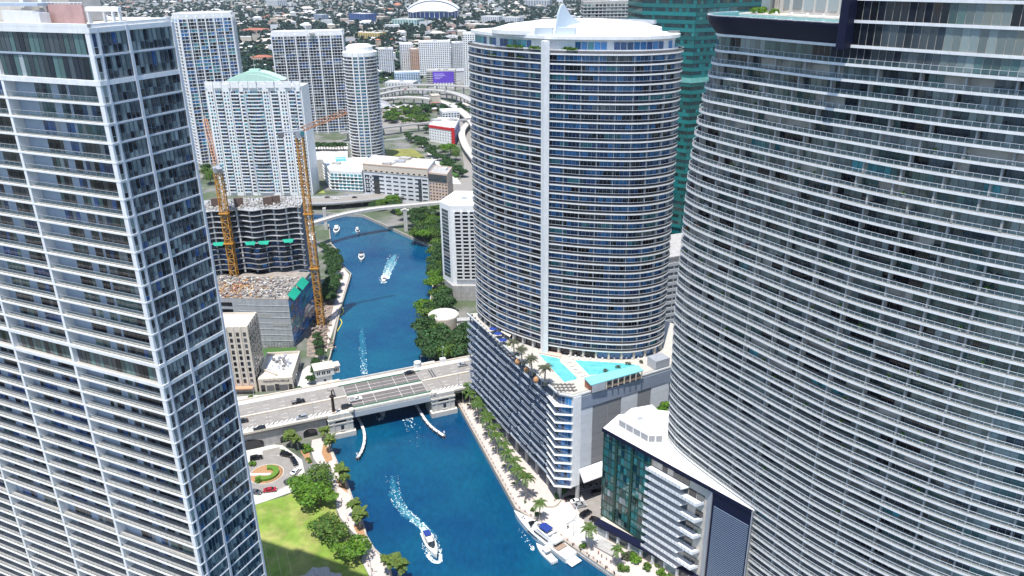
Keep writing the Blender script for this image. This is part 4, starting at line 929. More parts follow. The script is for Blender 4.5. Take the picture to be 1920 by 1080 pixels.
# ================================================================== generic blocks
def text_part(s, parent, m, loc, rz, size, name='lettering', tilt=R(90), depth=.05):
    cu = bpy.data.curves.new('txt', 'FONT'); cu.body = s; cu.size = size; cu.extrude = depth; cu.align_x = 'CENTER'
    o = bpy.data.objects.new('txt', cu); COL.objects.link(o); dg = bpy.context.evaluated_depsgraph_get(); me = bpy.data.meshes.new_from_object(o.evaluated_get(dg)); bpy.data.objects.remove(o)
    me.materials.clear(); me.materials.append(m); q = link(name, me, parent); q.location = Vector(loc) - ploc(parent); q.rotation_euler = (tilt, 0, rz); return q
def ccw(poly):
    poly = [Vector(p) for p in poly]; n = len(poly)
    ar = sum(poly[i].x * poly[(i + 1) % n].y - poly[(i + 1) % n].x * poly[i].y for i in range(n)); return poly if ar > 0 else poly[::-1]
def block(name, label, cat, poly, z1, wall=WHITE, roof=ROOFW, floors=10, pitch=4.0, wfrac=.6, hfrac=.55, mats=((G_DARK, 3), (G_BLACK, 2), (G_NAVY, 2)), slab=None, slab_out=.9, piers=None, z0=ZL, zw0=4.0, ztop=1.5, group=None, units=3, minpx=5.0, faces=None, cap=300, parap=.9, fin_edges=None):
    poly = ccw(poly); c = sum(poly, Vector((0, 0))) / len(poly)
    T = thing(name, label, cat, (c.x, c.y, z0), group)
    b = MB(); b.prism(poly, z0, z1); b.build('wall', wall, T)
    b = MB(); ins = [p + (c - p).normalized() * .8 for p in poly]; b.strip(poly + [poly[0]], ins + [ins[0]], z1, z1 + parap); b.build('parapet', wall, T)
    b = MB(); b.prism([p + (c - p).normalized() * .85 for p in poly], z1 - .2, z1 + .12); b.build('roof', roof, T)
    P = []; n = len(poly); fh = (z1 - ztop - zw0) / floors
    for i in range(n):
        a, e = poly[i], poly[(i + 1) % n]; d, L = seg(a, e); nn = Vector((d.y, -d.x)); mid = (a + e) / 2
        if nn.dot(-mid) < 0 or L < 2.5: continue
        if faces is not None and i not in faces: pass
        nb = max(1, round(L / pitch)); pw = L / nb
        for k in range(floors):
            z = zw0 + fh * k
            if slab: 
                p = mid + nn * slab_out / 2; pbox('balcony_slab', T, slab, (*p, z), d, L + slab_out * 1.2, slab_out, .22)
            run = 0
            for j in range(nb):
                if run <= 0: run = random.randint(1, 3); m = random.choices([q[0] for q in mats], [q[1] for q in mats])[0]
                run -= 1; p = a + d * (pw * (j + .5)) + nn * .04
                P.append((Vector((*p, z + fh * .5)), d, pw * wfrac, .16, fh * hfrac, m, (random.gauss(0, .01), random.gauss(0, .01))))
        if piers:
            m, every, wd, out = piers; np_ = max(1, round(L / every))
            for j in range(np_ + 1):
                p = a + d * (L * j / np_) + nn * out / 2; pbox('pier', T, m, (*p, (z0 + z1) / 2 + .3), d, wd, out, z1 - z0 + .6)
    panes(T, P, 'window', 'window_field', cap, minpx)
    r = max((p - c).length for p in poly)
    for k in range(units):
        p = c + Vector((random.uniform(-.4, .4), random.uniform(-.4, .4))) * r * .7; pbox('roof_unit', T, random.choice((GREYMET, WHITE2, CONC)), (*p, z1 + 1.1), poly[1] - poly[0], random.uniform(.12, .3) * r, random.uniform(.1, .2) * r, 2.2)
    return T
def rect(a, b, depth):
    """front edge a->b (as seen from the camera), extruded away from the camera"""
    a, b = Vector(a), Vector(b); d = (b - a).normalized(); n = Vector((-d.y, d.x)); n = n if n.dot((a + b) / 2) > 0 else -n
    return [a, b, b + n * depth, a + n * depth]

# ---- left bank: office, restaurant, court
FRo = G2(482, 735); T = block('beige_office', 'beige concrete office block with paired dark windows and sunlit flat roof beside the restaurant', 'office', [FRo, FRo + Vector((-.5, 17)), FRo + Vector((-30, 17)), FRo + Vector((-30, -1))], 37, wall=CREAM, roof=mat('tan_roof', (.62, .52, .42), .9, var=.12), floors=9, pitch=3.3, wfrac=.42, hfrac=.62, mats=((G_BLACK, 3), (G_DARK, 2)), zw0=7, units=2, piers=(CREAM, 3.3, .5, .35), minpx=3)
b = MB(); q = FRo + Vector((-12, -1.9)); b.box((*q, 5.6), (1, .03), 22, 2.4, .5); b.build('awning', mat('orange_awning', (.58, .30, .18), .8), T)
def restaurant():
    a, e = G2(487, 735), G2(551, 731); d, L = seg(a, e); n = Vector((-d.y, d.x)); T = thing('restaurant', 'low cream restaurant with lettered front and crowded roof plant between office and river', 'restaurant', (*a, ZL))
    zt = 9.3; b = MB(); b.prism([a, e, e + n * 26, a + n * 26], ZL, zt); b.build('wall', CREAM, T)
    b = MB(); b.prism([a + d * 2 + n * 3, e - d * 1 + n * 3, e - d * 1 + n * 24, a + d * 2 + n * 24], zt - .1, zt + .1); b.build('roof', ROOFW, T)
    for p, q in ((a + n * 9, a + n * 26), (e + n * 1, e + n * 26), (a + n * 26, e + n * 26), (a + n * 9, a + d * 9 + n * 2)):
        dd, LL = seg(p, q); b = MB(); b.box((*((p + q) / 2), zt + .7), dd, LL, .5, 1.5); b.build('roof_wall', CREAM, T)
    for k, (f, wd, hh, z, m) in enumerate(((.12, 2.0, 3.4, 4.2, G_BLACK), (.33, 3.6, 2.8, 4.2, mat('shutter_grey', (.12, .12, .125), .6)), (.53, 2.0, 3.4, 4.4, G_BLACK), (.72, 4.0, 2.8, 4.2, mat('shutter_grey', (.12, .12, .125))), (.92, 1.8, 2.8, 4.2, G_BLACK))):
        p = a + d * L * f - n * .05; pbox('front_window', T, m, (*p, z), d, wd, .3, hh)
    for k in range(6): p = e + n * (3 + 3.6 * k) + d * .06; pbox('side_window', T, G_BLACK, (*p, 4.5), n, 2.2, .3, 2.6)
    text_part('THE CAPITAL GRILLE', T, mat('letter_brown', (.06, .04, .035), .5), Vector((*(a + d * L * .52 - n * .12), 7.35)), math.atan2(d.y, d.x), 1.35)
    for k in range(34):
        p = a + d * random.uniform(4, L - 3) + n * random.uniform(7, 24); pbox('roof_unit', T, random.choice((GREYMET, WHITE2, CONC, CONCD)), (*p, zt + random.uniform(.5, .9)), (random.random() - .5, random.random() - .5), random.uniform(.8, 2), random.uniform(.7, 1.3), random.uniform(1, 1.8))
restaurant()
TC = [G2(*p) for p in ((489, 680), (550, 670), (556, 652), (487, 655))]
def court():
    T = thing('sports_court', 'small green turf court with blue padding and fence below the blank concrete wall', 'court', (*TC[0], ZL))
    b = MB(); b.prism(TC, ZL, ZL + .3); b.build('turf', TURF, T)
    b = MB(); b.prism([G2(*p, ZL + .3) for p in ((536, 670), (549, 668), (551, 660), (537, 662))], ZL + .3, ZL + .42); b.build('blue_mat', mat('blue_mat', (.02, .18, .55), .8), T)
    b = MB()
    for i in range(13): p = TC[3].lerp(TC[2], i / 12); b.tube([(*p, ZL), (*p, ZL + 4)], .07, 5)
    for z in (1.4, 2.8, 4): b.beam((*TC[3], ZL + z), (*TC[2], ZL + z), .04)
    b.build('fence', DKMET, T)
    for f in (.3, .75): p = TC[0].lerp(TC[1], f - .1); b = MB(); b.tube([(*p, ZL), (*p, ZL + 9)], .1, 6); b.box((*p, ZL + 9), (1, 0), 1.2, .5, .3); b.build('floodlight_pole', GREYMET, T)
court()

# ---- construction site: podium, rising frame, cranes
RAW = mat('raw_concrete', (.36, .37, .385), .9, var=.14, scale=.3, streak=.2); RAWL = mat('raw_concrete_light', (.46, .46, .46), .9, var=.15, scale=.3); SCREEN = mat('green_netting', (.0, .30, .20), .8, var=.15)
CPZ = 31.0; cpR = G2(552, 651); cpF = G2(583, 602); cpd, cpl = seg(Vector((cpR.x - 34, cpR.y + 3)), cpR)
def con_podium():
    L_ = cpR - cpd * 52; n = Vector((-cpd.y, cpd.x)); T = thing('parking_structure', 'blank concrete podium of the building site with rubble-strewn top deck and blue glass side', 'podium', (*cpR, ZL))
    far = cpF + Vector((1.5, 6)); fl = L_ + n * 48
    b = MB(); b.prism([L_, cpR, far, far + Vector((-40, 4)), fl], ZL, CPZ - .4); b.build('wall', RAW, T); b = MB(); b.prism([L_, cpR, far, far + Vector((-40, 4)), fl], CPZ - .4, CPZ); b.build('top_deck', mat('dusty_deck', (.27, .24, .215), .95, var=.3, scale=.25, detail=7), T)
    for (s0, s1, z0, z1, m, o) in ((31, 51, 26.4, 28.4, G_BLACK, .06), (31, 51, 22.6, 24.4, G_BLACK, .06)): 
        for q in range(2): p = cpR - cpd * (s0 + (s1 - s0) * (q + .5) / 2) - n * o; pbox('open_bay', T, m, (*p, (z0 + z1) / 2), cpd, (s1 - s0) / 2 - 1.2, .2, z1 - z0)
    for k in range(7): p = cpR - cpd * 14.5 - n * .05; pbox('pour_line', T, RAWL, (*p, 6 + 3.5 * k), cpd, 28.5, .2, .25)
    for k, (s, z, l, h) in enumerate(((17, 21, 12, 2.4), (6, 16, 9, 2.6), (22, 10.5, 8, 3))): p = cpR - cpd * s - n * .04; pbox('concrete_panel', T, mat('raw_patch', (.33, .33, .32), .9, var=.12), (*p, z), cpd, l, .16, h)
    sd, sl = seg(cpR, far); sn = Vector((sd.y, -sd.x))
    for k in range(8):
        for j in range(6): p = cpR + sd * sl * (j + .5) / 6 + sn * .12; pbox('glass_panel', T, random.choice((G_BLUE, G_TEAL, G_NAVY)), (*p, 4.6 + 3.3 * k), sd, sl / 6 - .35, .2, 2.6)
    # safety netting along the top edge
    for k in range(2):
        p = cpR + sd * sl * (.05 + .36 * k) + sn * .6; b = MB(); q = [p + sn * (-1.5), p + sn * 2.0, p + sn * 2.2 + sd * sl * .28, p - sn * 1.2 + sd * sl * .28]
        b.add([(*q[0], CPZ + 1.6), (*q[1], CPZ - 1.5), (*q[2], CPZ - 1.2), (*q[3], CPZ + 2.2), (*q[0], CPZ + 1.5), (*q[1], CPZ - 1.6), (*q[2], CPZ - 1.3), (*q[3], CPZ + 2.1)], ((0, 1, 2, 3), (7, 6, 5, 4), (0, 4, 5, 1), (1, 5, 6, 2), (2, 6, 7, 3), (3, 7, 4, 0))); b.build('safety_net', SCREEN, T)
    # loose materials
    DB = [mat('debris_rust', (.26, .11, .07), .9, isl=.3), mat('debris_pale', (.46, .44, .41), .9, isl=.3), mat('debris_tan', (.50, .32, .14), .9, isl=.3), mat('debris_grey', (.20, .19, .19), .9, isl=.4)]
    for m in DB:
        b = MB()
        for k in range(110 if m in (DB[0], DB[2]) else 300):
            if m is DB[0] or m is DB[2]: s, t = random.gauss(34, 8), random.gauss(11, 7)
            else: s, t = random.uniform(2, 50), random.uniform(1, 30)
            s = min(50, max(1, s)); t = min(31, max(1, t)); p = cpR - cpd * s + n * t; b.box((*p, CPZ + random.uniform(.1, .8)), (random.random() - .5, random.random() - .5), random.uniform(.4, 3.2), random.uniform(.2, .8), random.uniform(.2, 1.2))
        o = b.build('site_debris', m); o['kind'] = 'stuff'; o['label'] = 'loose building materials strewn over the site podium deck'; o['category'] = 'debris'
con_podium()
def con_tower():
    fr, fl = G2(573, 513, CPZ) + Vector((0, 5)), G2(372, 525, CPZ) + Vector((0, 5)); d, L = seg(fl, fr); n = Vector((-d.y, d.x)); T = thing('unfinished_tower', 'unfinished concrete tower frame with wavy open floors and green nets behind the yellow crane', 'building', (*fr, CPZ))
    zt = 69.5; nf = 12; fh = (zt - CPZ) / nf
    def edge(k, ex=0):
        out = []
        for i in range(41):
            s = L * i / 40; t = -1.3 * math.sin(s * .42 + .25 * math.sin(k * 2.1)) - .9 * math.sin(s * .19 + 1); out.append(fl + d * s + n * (t + ex))
        return out
    for k in range(nf + 1):
        z = CPZ + fh * k; E = edge(k); back = [E[-1] + n * 26, E[0] + n * 26]
        b = MB(); b.prism(E + back, z - .34, z); b.build('floor_slab', RAW, T)
        if k < nf and k < 6:
            b = MB(); Q = edge(k, .25); b.strip(Q, edge(k, .30), z + .0, z + .7); b.build('edge_guard', RAILD, T)
        if 1 <= k <= 6:
            for i in range(2, 38, 2):
                if random.random() < (.9 if k <= 4 else .25):
                    p = edge(k, 2.2)[i]; pbox('glass_panel', T, random.choice((G_BLUE, G_NAVY, G_NAVY, G_DARK)), (*p, z + fh * .45), d, L / 20 - .3, .12, fh * .8)
    for s in np.linspace(4, L - 1.5, 9):
        for t in (2.2, 9): p = fl + d * s + n * t; pbox('column', T, RAWL if t < 5 else CONCD, (*p, (CPZ + zt) / 2), d, .9, .8, zt - CPZ)  # inner row coloured dark to paint the shade deep inside the floors
    for s in (12, 26, 40, 54): p = fl + d * min(s, L - 6) + n * 12; pbox('core_wall', T, CONCD, (*p, (CPZ + zt) / 2), d, 9, 4, zt - CPZ - .4)
    for s, t in ((L * .42, 8), (L * .69, 7), (L * .76, 9), (L * .2, 10)):
        p = fl + d * s + n * t; b = MB(); b.box((*p, zt + 2.4), d + n * .3, 5, 1.2, 5.5); b.build('formwork', mat('rusty_form', (.13, .09, .075), .9, var=.3, scale=1), T)
    for f in (.22, .5, .64, .86): p = edge(6, -.6)[int(40 * f)]; b = MB(); b.add([(*(p - d * 3), CPZ + 6 * fh + .9), (*(p + d * 3.5), CPZ + 6 * fh + 1.0), (*(p + d * 2.6 - n * 1.6), CPZ + 6 * fh - .8), (*(p - d * 2 - n * 1.5), CPZ + 6 * fh - .6), (*(p - d * 3), CPZ + 6 * fh + .8), (*(p + d * 3.5), CPZ + 6 * fh + .9), (*(p + d * 2.6 - n * 1.6), CPZ + 6 * fh - .9), (*(p - d * 2 - n * 1.5), CPZ + 6 * fh - .7)], ((3, 2, 1, 0), (4, 5, 6, 7), (0, 1, 5, 4), (1, 2, 6, 5), (2, 3, 7, 6), (3, 0, 4, 7))); b.build('safety_net', SCREEN, T)
    b = MB()
    for k in range(260): p = fl + d * random.uniform(1, L - 1) + n * random.uniform(.5, 22); b.box((*p, zt + random.uniform(.1, 1.0)), (random.random() - .5, random.random() - .5), random.uniform(.4, 3), random.uniform(.2, .7), random.uniform(.3, 1.6))
    b.build('rebar_and_forms', mat('debris_pale', (.62, .60, .56)), T, kind='stuff')
    b = MB()
    for k in range(120): p = fl + d * random.uniform(1, L - 1) + n * random.uniform(1, 20); b.box((*p, zt + 1), (1, 0), .12, .12, random.uniform(1.5, 4))
    b.build('rebar', mat('rebar_rust', (.10, .06, .05), .9), T, kind='stuff')
    # hoist tower on the right
    b = MB(); p = fr + d * 2.5 + n * 6
    for k in range(14):
        z = CPZ + 2.7 * k
        for a in (-1, 1):
            for e in (-1, 1): b.beam((*(p + d * a + n * e), z), (*(p + d * a + n * e), z + 2.7), .12)
        cs = [p - d - n, p + d - n, p + d + n, p - d + n]
        for q in range(4): b.beam((*cs[q], z), (*cs[(q + 1) % 4], z), .1); b.beam((*cs[q], z), (*cs[(q + 1) % 4], z + 2.7), .08)
    b.build('hoist_mast', WHITE2, T)
con_tower()
def white_side_block():
    p = G2(590, 560); block('narrow_white_block', 'narrow white apartment block behind the crane mast facing the river palms', 'building', [p + Vector((-6, -6)), p + Vector((3, 2)), p + Vector((-1, 24)), p + Vector((-10, 20))], 38, wall=WHITE, floors=10, pitch=3, wfrac=.5, hfrac=.45, mats=((G_BLUE, 1), (G_DARK, 1)), units=1)
white_side_block()
def mast(b, p, z0, z1, w, step):
    z = z0; h = w / 2; cs = [(-h, -h), (h, -h), (h, h), (-h, h)]; k = 0
    for x, y in cs: b.beam((p[0] + x, p[1] + y, z0), (p[0] + x, p[1] + y, z1), .24)
    while z < z1 - .1:
        zz = min(z1, z + step)
        for i in range(4):
            a, c = cs[i], cs[(i + 1) % 4]; b.beam((p[0] + a[0], p[1] + a[1], z), (p[0] + c[0], p[1] + c[1], z), .14)
            q, r_ = (a, c) if k % 2 else (c, a); b.beam((p[0] + q[0], p[1] + q[1], z), (p[0] + r_[0], p[1] + r_[1], zz), .14)
        z = zz; k += 1
def truss(b, a, e, w, n):
    a, e = Vector(a), Vector(e); d = (e - a); x = d.cross(Vector((0, 0, 1))).normalized() * w / 2; y = x.cross(d).normalized() * w * .9; y = y if y.z > 0 else -y
    L3 = [lambda t: a + d * t - x, lambda t: a + d * t + x, lambda t: a + d * t + y]
    for f in L3: b.beam(f(0), f(1), .15)
    for k in range(n):
        t0, t1 = k / n, (k + 1) / n
        for i in range(3): b.beam(L3[i](t0), L3[(i + 1) % 3](t1), .09)
def crane(name_label, base, z0, ztop, w, m, mast_m2, jdir, jl, jrise, cl):
    T = thing('tower_crane', name_label, 'crane', (base.x, base.y, z0))
    zm = z0 + (ztop - z0) * .93
    b = MB(); mast(b, base, z0, zm, w, w * 1.05); b.build('mast', m, T)
    b = MB(); b.box((base.x, base.y, zm + 1.4), jdir, w * 1.3, w * 1.3, 2.8); b.build('slewing_ring', GREYMET, T)
    for f in (.33, .62): 
        b = MB(); z = z0 + (zm - z0) * f; b.box((base.x, base.y, z), (1, 0), w * 1.5, w * 1.5, .5); b.build('mast_collar', m, T)
    p = Vector((base.x, base.y, zm + 3)); j = Vector((jdir[0], jdir[1], 0)).normalized()
    b = MB(); truss(b, p + j * 1.5, p + j * jl + Vector((0, 0, jrise)), 2.4, 12); b.build('jib', mast_m2, T)
    b = MB(); b.box(p - j * cl / 2 + Vector((0, 0, .4)), jdir, cl, 2.6, .5); b.build('counter_jib', GREYMET, T)
    b = MB(); b.box(p - j * (cl - 1.5) - Vector((0, 0, .6)), jdir, 3, 2.8, 2.4); b.build('counterweight', CONCD, T)
    b = MB(); b.beam(p, p - j * 2 + Vector((0, 0, 9)), .25); b.beam(p - j * (cl - 2), p - j * 2 + Vector((0, 0, 9)), .1); b.beam(p - j * 2 + Vector((0, 0, 9)), p + j * jl * .85 + Vector((0, 0, jrise * .85 + 1)), .07); b.build('a_frame', GREYMET, T)
    b = MB(); b.box(p + j * 1.2 + Vector((j.y * 2, -j.x * 2, -.6)), jdir, 2, 1.6, 2.2); b.build('cab', G_TEAL, T)
c1 = G2(440, 517, CPZ); crane('yellow tower crane with lattice mast in front of the unfinished tower', c1, CPZ, 97, 3.6, YEL, ORANGE, (-.45, .9), 26, 22, 9)
c2 = G2(603, 611); crane('rust orange tower crane standing in the riverside yard, jib over the white tower', c2, ZL, 121, 3.4, YEL, ORANGE, (.9, .42), 27, 7.5, 11)
b = MB(); m = mat('debris_grey', (.20, .19, .19))
for k in range(220):
    f = random.random(); p = G2(600 + random.gauss(0, 9) + 14 * (1 - f) - 6, 655 - 95 * f); b.box((*p, ZL + random.uniform(.1, 1)), (random.random() - .5, random.random() - .5), random.uniform(.5, 3.5), random.uniform(.3, 1.2), random.uniform(.3, 1.8))
o = b.build('yard_materials', mat('debris_mixed', (.30, .24, .20), .9, isl=.7, hue=.04)); o['kind'] = 'stuff'; o['label'] = 'stacked site materials in the riverside yard'; o['category'] = 'materials'

# ---- condominium towers behind
def white_condo():
    fl, fr = Vector((-268, 705)), Vector((-182, 700)); d, L = seg(fl, fr); n = Vector((-d.y, d.x)); zt = 100.0
    T = thing('white_condo_tower', 'wide white condominium tower with pale green arched roof and balcony stacks', 'tower', (*fr, ZL))
    b = MB(); b.prism([fl, fr, fr + n * 22, fl + n * 22], ZL, zt); b.build('wall', WHITE, T)
    b = MB(); b.prism([fl + n * 1, fr + n * 1, fr + n * 21, fl + n * 21], zt, zt + .4); b.build('roof', ROOFW, T)
    P = []; nf = 30; fh = (zt - 8) / nf
    bays = [(0.02, .085, 'w'), (.10, .17, 'b'), (.18, .25, 'w'), (.26, .34, 'b'), (.36, .40, 'w'), (.41, .59, 'c'), (.60, .66, 'w'), (.68, .75, 'b'), (.77, .84, 'w'), (.86, .93, 'b'), (.945, .985, 'w')]
    for a, e, ty in bays:
        if ty != 'w':
            p = fl + d * L * (a + e) / 2 - n * .06; pbox('balcony_recess', T, BLUEGREY, (*p, zt / 2), d, L * (e - a), .3, zt - 10)
        else: p = fl + d * L * (a + e) / 2 - n * .5; pbox('pier', T, WHITE, (*p, (zt + 4) / 2), d, L * (e - a), 1.2, zt + 2)
        for k in range(nf):
            z = 5 + fh * k; c = fl + d * L * (a + e) / 2; wv = L * (e - a)
            if ty == 'w':
                for j in (-.22, .22): P.append((Vector((*(c + d * wv * j - n * 1.14), z + 1.5)), d, 1.5, .16, 1.5, random.choice((G_DARK, G_NAVY, G_TEAL, G_BLACK)), (0, 0)))
            else:
                nn = 3 if ty == 'b' else 7
                for j in range(nn): P.append((Vector((*(c + d * wv * ((j + .5) / nn - .5) - n * .26), z + 1.5)), d, wv / nn * .8, .14, 1.9, random.choice((G_BLACK, G_DARK, G_TEAL, G_NAVY)), (0, 0)))
                out = 1.6 if ty == 'b' else (3.2 if 9 <= k <= 22 else 1.8)
                if ty == 'c':
                    q = [c - d * wv * .5, c - d * wv * .3 - n * out * .8, c - n * out, c + d * wv * .3 - n * out * .8, c + d * wv * .5]; b = MB(); b.prism(q, z - .12, z + .12); q2 = q; b.strip(q, offset(q, .1), z + .12, z + .95); b.build('balcony', WHITE, T)
                else: pbox('balcony', T, WHITE, (*(c - n * .75), z + .35), d, wv, 1.4, .75)
    panes(T, P, 'window', 'window_field', 300, 4)
    # crown panels and arched green roof
    for k in range(11): p = fl + d * L * (k + .5) / 11 - n * (.8 if k % 2 else .2); pbox('crown_panel', T, WHITE, (*p, zt + 2.2), d, L / 11 - .8, 1.2, 5.5)
    A = []; GR = mat('pale_green_roof', (.42, .60, .52), .6, var=.06)
    for j, (t0, t1, zb, hgt, m) in enumerate(((3, 5, zt + 3.5, 9, GR), (6, 18, zt + 5, 10.5, GR))):
        b = MB(); N = 20; pts = [(.2 + .6 * i / N, zb + hgt * math.sin(math.pi * i / N) * .75) for i in range(N + 1)]
        A = [Vector((*(fl + d * L * f + n * t0), z)) for f, z in pts]; Bq = [Vector((*(fl + d * L * f + n * t1), z)) for f, z in pts]
        b.add([tuple(p) for p in A + Bq], [(i, i + 1, N + 2 + i, N + 1 + i) for i in range(N)] + [tuple(range(N, -1, -1))]); b.build('arched_roof', m, T)
    b = MB(); p = fl + d * L * .5 + n * 10; b.box((*p, zt + 13), d, 9, 5, 2.6); b.tube([(*p, zt + 14), (*p, zt + 22)], [.25, .05], 6); b.build('lantern', GR, T)
white_condo()
GL2 = ((G_NAVY, 3), (G_TEAL, 2), (G_BLUE, 2), (G_BLACK, 2), (G_DARK, 2))
block('teal_condo_tower', 'tall white and teal glass condominium tower with corner balconies behind the gridded glass flank', 'tower', [Vector((-342, 842)), Vector((-330, 826)), Vector((-285, 850)), Vector((-292, 880)), Vector((-345, 870))], 152, floors=44, pitch=3.6, wfrac=.86, hfrac=.78, mats=GL2, slab=WHITE, slab_out=1.0, piers=(WHITE, 9, 1.1, 1.4), units=5, parap=3.5, cap=120)
block('brown_grid_tower', 'wide condominium tower with dense white grid and dark windows left of the round tower', 'tower', rect((-286, 988), (-203, 1000), 24), 122, floors=34, pitch=3.7, wfrac=.84, hfrac=.78, mats=((G_BLACK, 3), (G_NAVY, 2), (G_DARK, 3), (G_CURT, 1)), slab=WHITE2, slab_out=.7, piers=(WHITE, 13, 1.3, 1.1), units=6, parap=4, cap=60)
def round_tower():
    c = Vector((-154, 840)); T = thing('round_condo_tower', 'round white condominium tower with teal centre bays and domed white crown', 'tower', (*c, ZL)); r = 16.5; zt = 112
    b = MB(); b.cyl(c, r, ZL, zt, 36); b.build('wall', GREYW, T); nf = 33; fh = (zt - 5) / nf; P = []
    for k in range(nf):
        z = 5 + fh * k; b = MB(); b.cyl(c, r + 1.5, z - .25, z + .25, 36); b.build('floor_ring', WHITE, T)
        for i in range(26):
            a = math.pi * (1 + i / 25); p = c + Vector((math.cos(a), math.sin(a))) * (r + .03); dd = Vector((-math.sin(a), math.cos(a)))
            P.append((Vector((*p, z + fh / 2)), dd, 1.6, .14, fh * .6, random.choice((G_TEAL, G_BLUE, G_TEAL)) if 11 <= i <= 15 else random.choice((G_DARK, G_NAVY, G_BLACK, G_CURT)), (0, 0)))
    panes(T, P, 'window', 'window_field', 60, 4)
    for i in (10.4, 13, 15.6): a = math.pi * (1 + i / 25); p = c + Vector((math.cos(a), math.sin(a))) * (r + 1.6); pbox('pier', T, WHITE, (*p, (zt + 5) / 2), Vector((-math.sin(a), math.cos(a))), 1.0, .9, zt + 4)
    b = MB(); b.cyl(c, r + 1.2, zt, zt + 4, 36); b.cyl(c, r - 3, zt + 4, zt + 9, 36); b.cyl(c, r - 3, zt + 9, zt + 11, 36, r1=r - 6); b.build('crown', WHITE, T)
round_tower()
block('pool_villa_block', 'low white apartment wing with teal glazing below the round tower', 'building', [G2(622, 358), G2(681, 361), G2(680, 350) + Vector((0, 40)), G2(608, 335)], 21, floors=5, pitch=4, wfrac=.7, hfrac=.7, mats=((G_TEAL, 3), (G_GREEN, 2), (G_DARK, 1)), slab=WHITE, slab_out=.6, units=1)
pv = [G2(*p, 21.2) for p in ((628, 296), (648, 294), (650, 302), (630, 303))]
o = MB(); o.prism(pv, 21.2, 21.5); tag(o.build('rooftop_pool', POOL), 'small turquoise rooftop pool on the low white wing', 'pool')
block('teal_low_block', 'low dark glazed garage wing under the row of roof palms', 'building', [G2(575, 320), G2(606, 322), G2(606, 300), G2(575, 300)], 19, floors=3, pitch=5, wfrac=.85, hfrac=.75, wall=WHITE2, mats=((G_TEAL, 1), (G_DARK, 3)), units=0)
# ---- courthouse
def courthouse():
    z = 34; a, e, e2 = G2(680, 308, z), G2(802, 318, z), G2(838, 322, z); n = Vector((.1, 1)); T = block('courthouse', 'cream office building with pink cornice and white window bands beyond the curved viaduct', 'office', [a, e, e + n * 34, a + n * 34], z, wall=WHITE2, roof=mat('tan_roof', (.62, .52, .42)), floors=6, pitch=7.2, wfrac=.68, hfrac=.34, mats=((G_DARK, 3), (G_BLACK, 1)), ztop=8, units=4, minpx=3)
    d, L = seg(a, e); nn = Vector((d.y, -d.x)); p = (a + e) / 2 + nn * .15; PK = mat('pink_stone', (.56, .42, .34), .8, var=.08)
    pbox('attic_band', T, mat('buff_stone', (.58, .50, .42), .8, var=.08), (*p, z - 3), d, L, .5, 6.5); pbox('cornice', T, PK, (*p, z + .5), d, L + .6, .9, 1.0)
    for k in range(12): q = a + d * L * (k + .5) / 12 + nn * .43; pbox('attic_window', T, G_BLACK, (*q, z - 5.2), d, 2.2, .12, 1.0)
    pbox('stair_glazing', T, G_DARK, (*(a + d * L * .2 + nn * .2), 14), d, 5.5, .4, 22); pbox('stair_glazing', T, G_DARK, (*(a + d * L * .87 + nn * .2), 14), d, 3, .4, 22)
    for k in range(5):
        for j in range(3): q = a + d * (2 + 2.6 * j) + nn * .25; pbox('small_window', T, G_BLACK, (*q, 7 + 4 * k), d, 1.2, .2, 1.3)
    block('pink_annex', 'pink stone annex with dark glass top storeys at the end of the cream office', 'office', [e + d * .5, e2, e2 + n * 26, e + d * .5 + n * 26], 31, wall=PK, roof=CONC, floors=7, pitch=3.2, wfrac=.45, hfrac=.35, mats=((G_BLACK, 2), (G_NAVY, 1)), ztop=7.5, units=2, minpx=3)
    q = (e + d * .5 + e2) / 2 + nn * .2; pbox('top_glazing', T, G_DARK, (*q, 27.5), e2 - e, (e2 - e).length - 1.2, .5, 6)
courthouse()
def red_building():
    q = [G2(*p, 22) for p in ((804, 234), (852, 241), (861, 223), (822, 221))]; T = block('red_striped_building', 'white flat-roofed building with red top band and tall red corner', 'building', q, 22, wall=WHITE, floors=4, pitch=4, wfrac=.3, hfrac=.3, ztop=5, units=4, minpx=3)
    d, L = seg(q[0], q[1]); nn = Vector((d.y, -d.x)); pbox('red_band', T, RED, (*((q[0] + q[1]) / 2 + nn * .2), 20.4), d, L, .5, 3.0); pbox('red_corner', T, RED, (*(q[1] + nn * .3 - d * 2.2), 13), d, 5, .8, 20)
    d2, L2 = seg(q[1], q[2]); pbox('mural_panel', T, mat('mural_blue', (.12, .13, .26), .7, var=.4, scale=.4), (*((q[1] + q[2]) / 2 + Vector((d2.y, -d2.x)) * .2), 11), d2, L2 - 3, .4, 16)
red_building()
block('tan_cap_building', 'small white building with tan roof box behind the red-striped building', 'building', rect(G2(830, 228), G2(862, 226), 22), 15, floors=3, pitch=4, units=0)
T = block('grey_shed', 'low grey building with a red end wall under the elevated road', 'building', rect(G2(732, 218), G2(785, 210), 30), 9, wall=CONCL, roof=CONCL, floors=1, pitch=9, units=0); q = G2(776, 211); pbox('red_wall', T, RED, (q.x, q.y - .5, 5.5), (1, .1), 16, .6, 7)
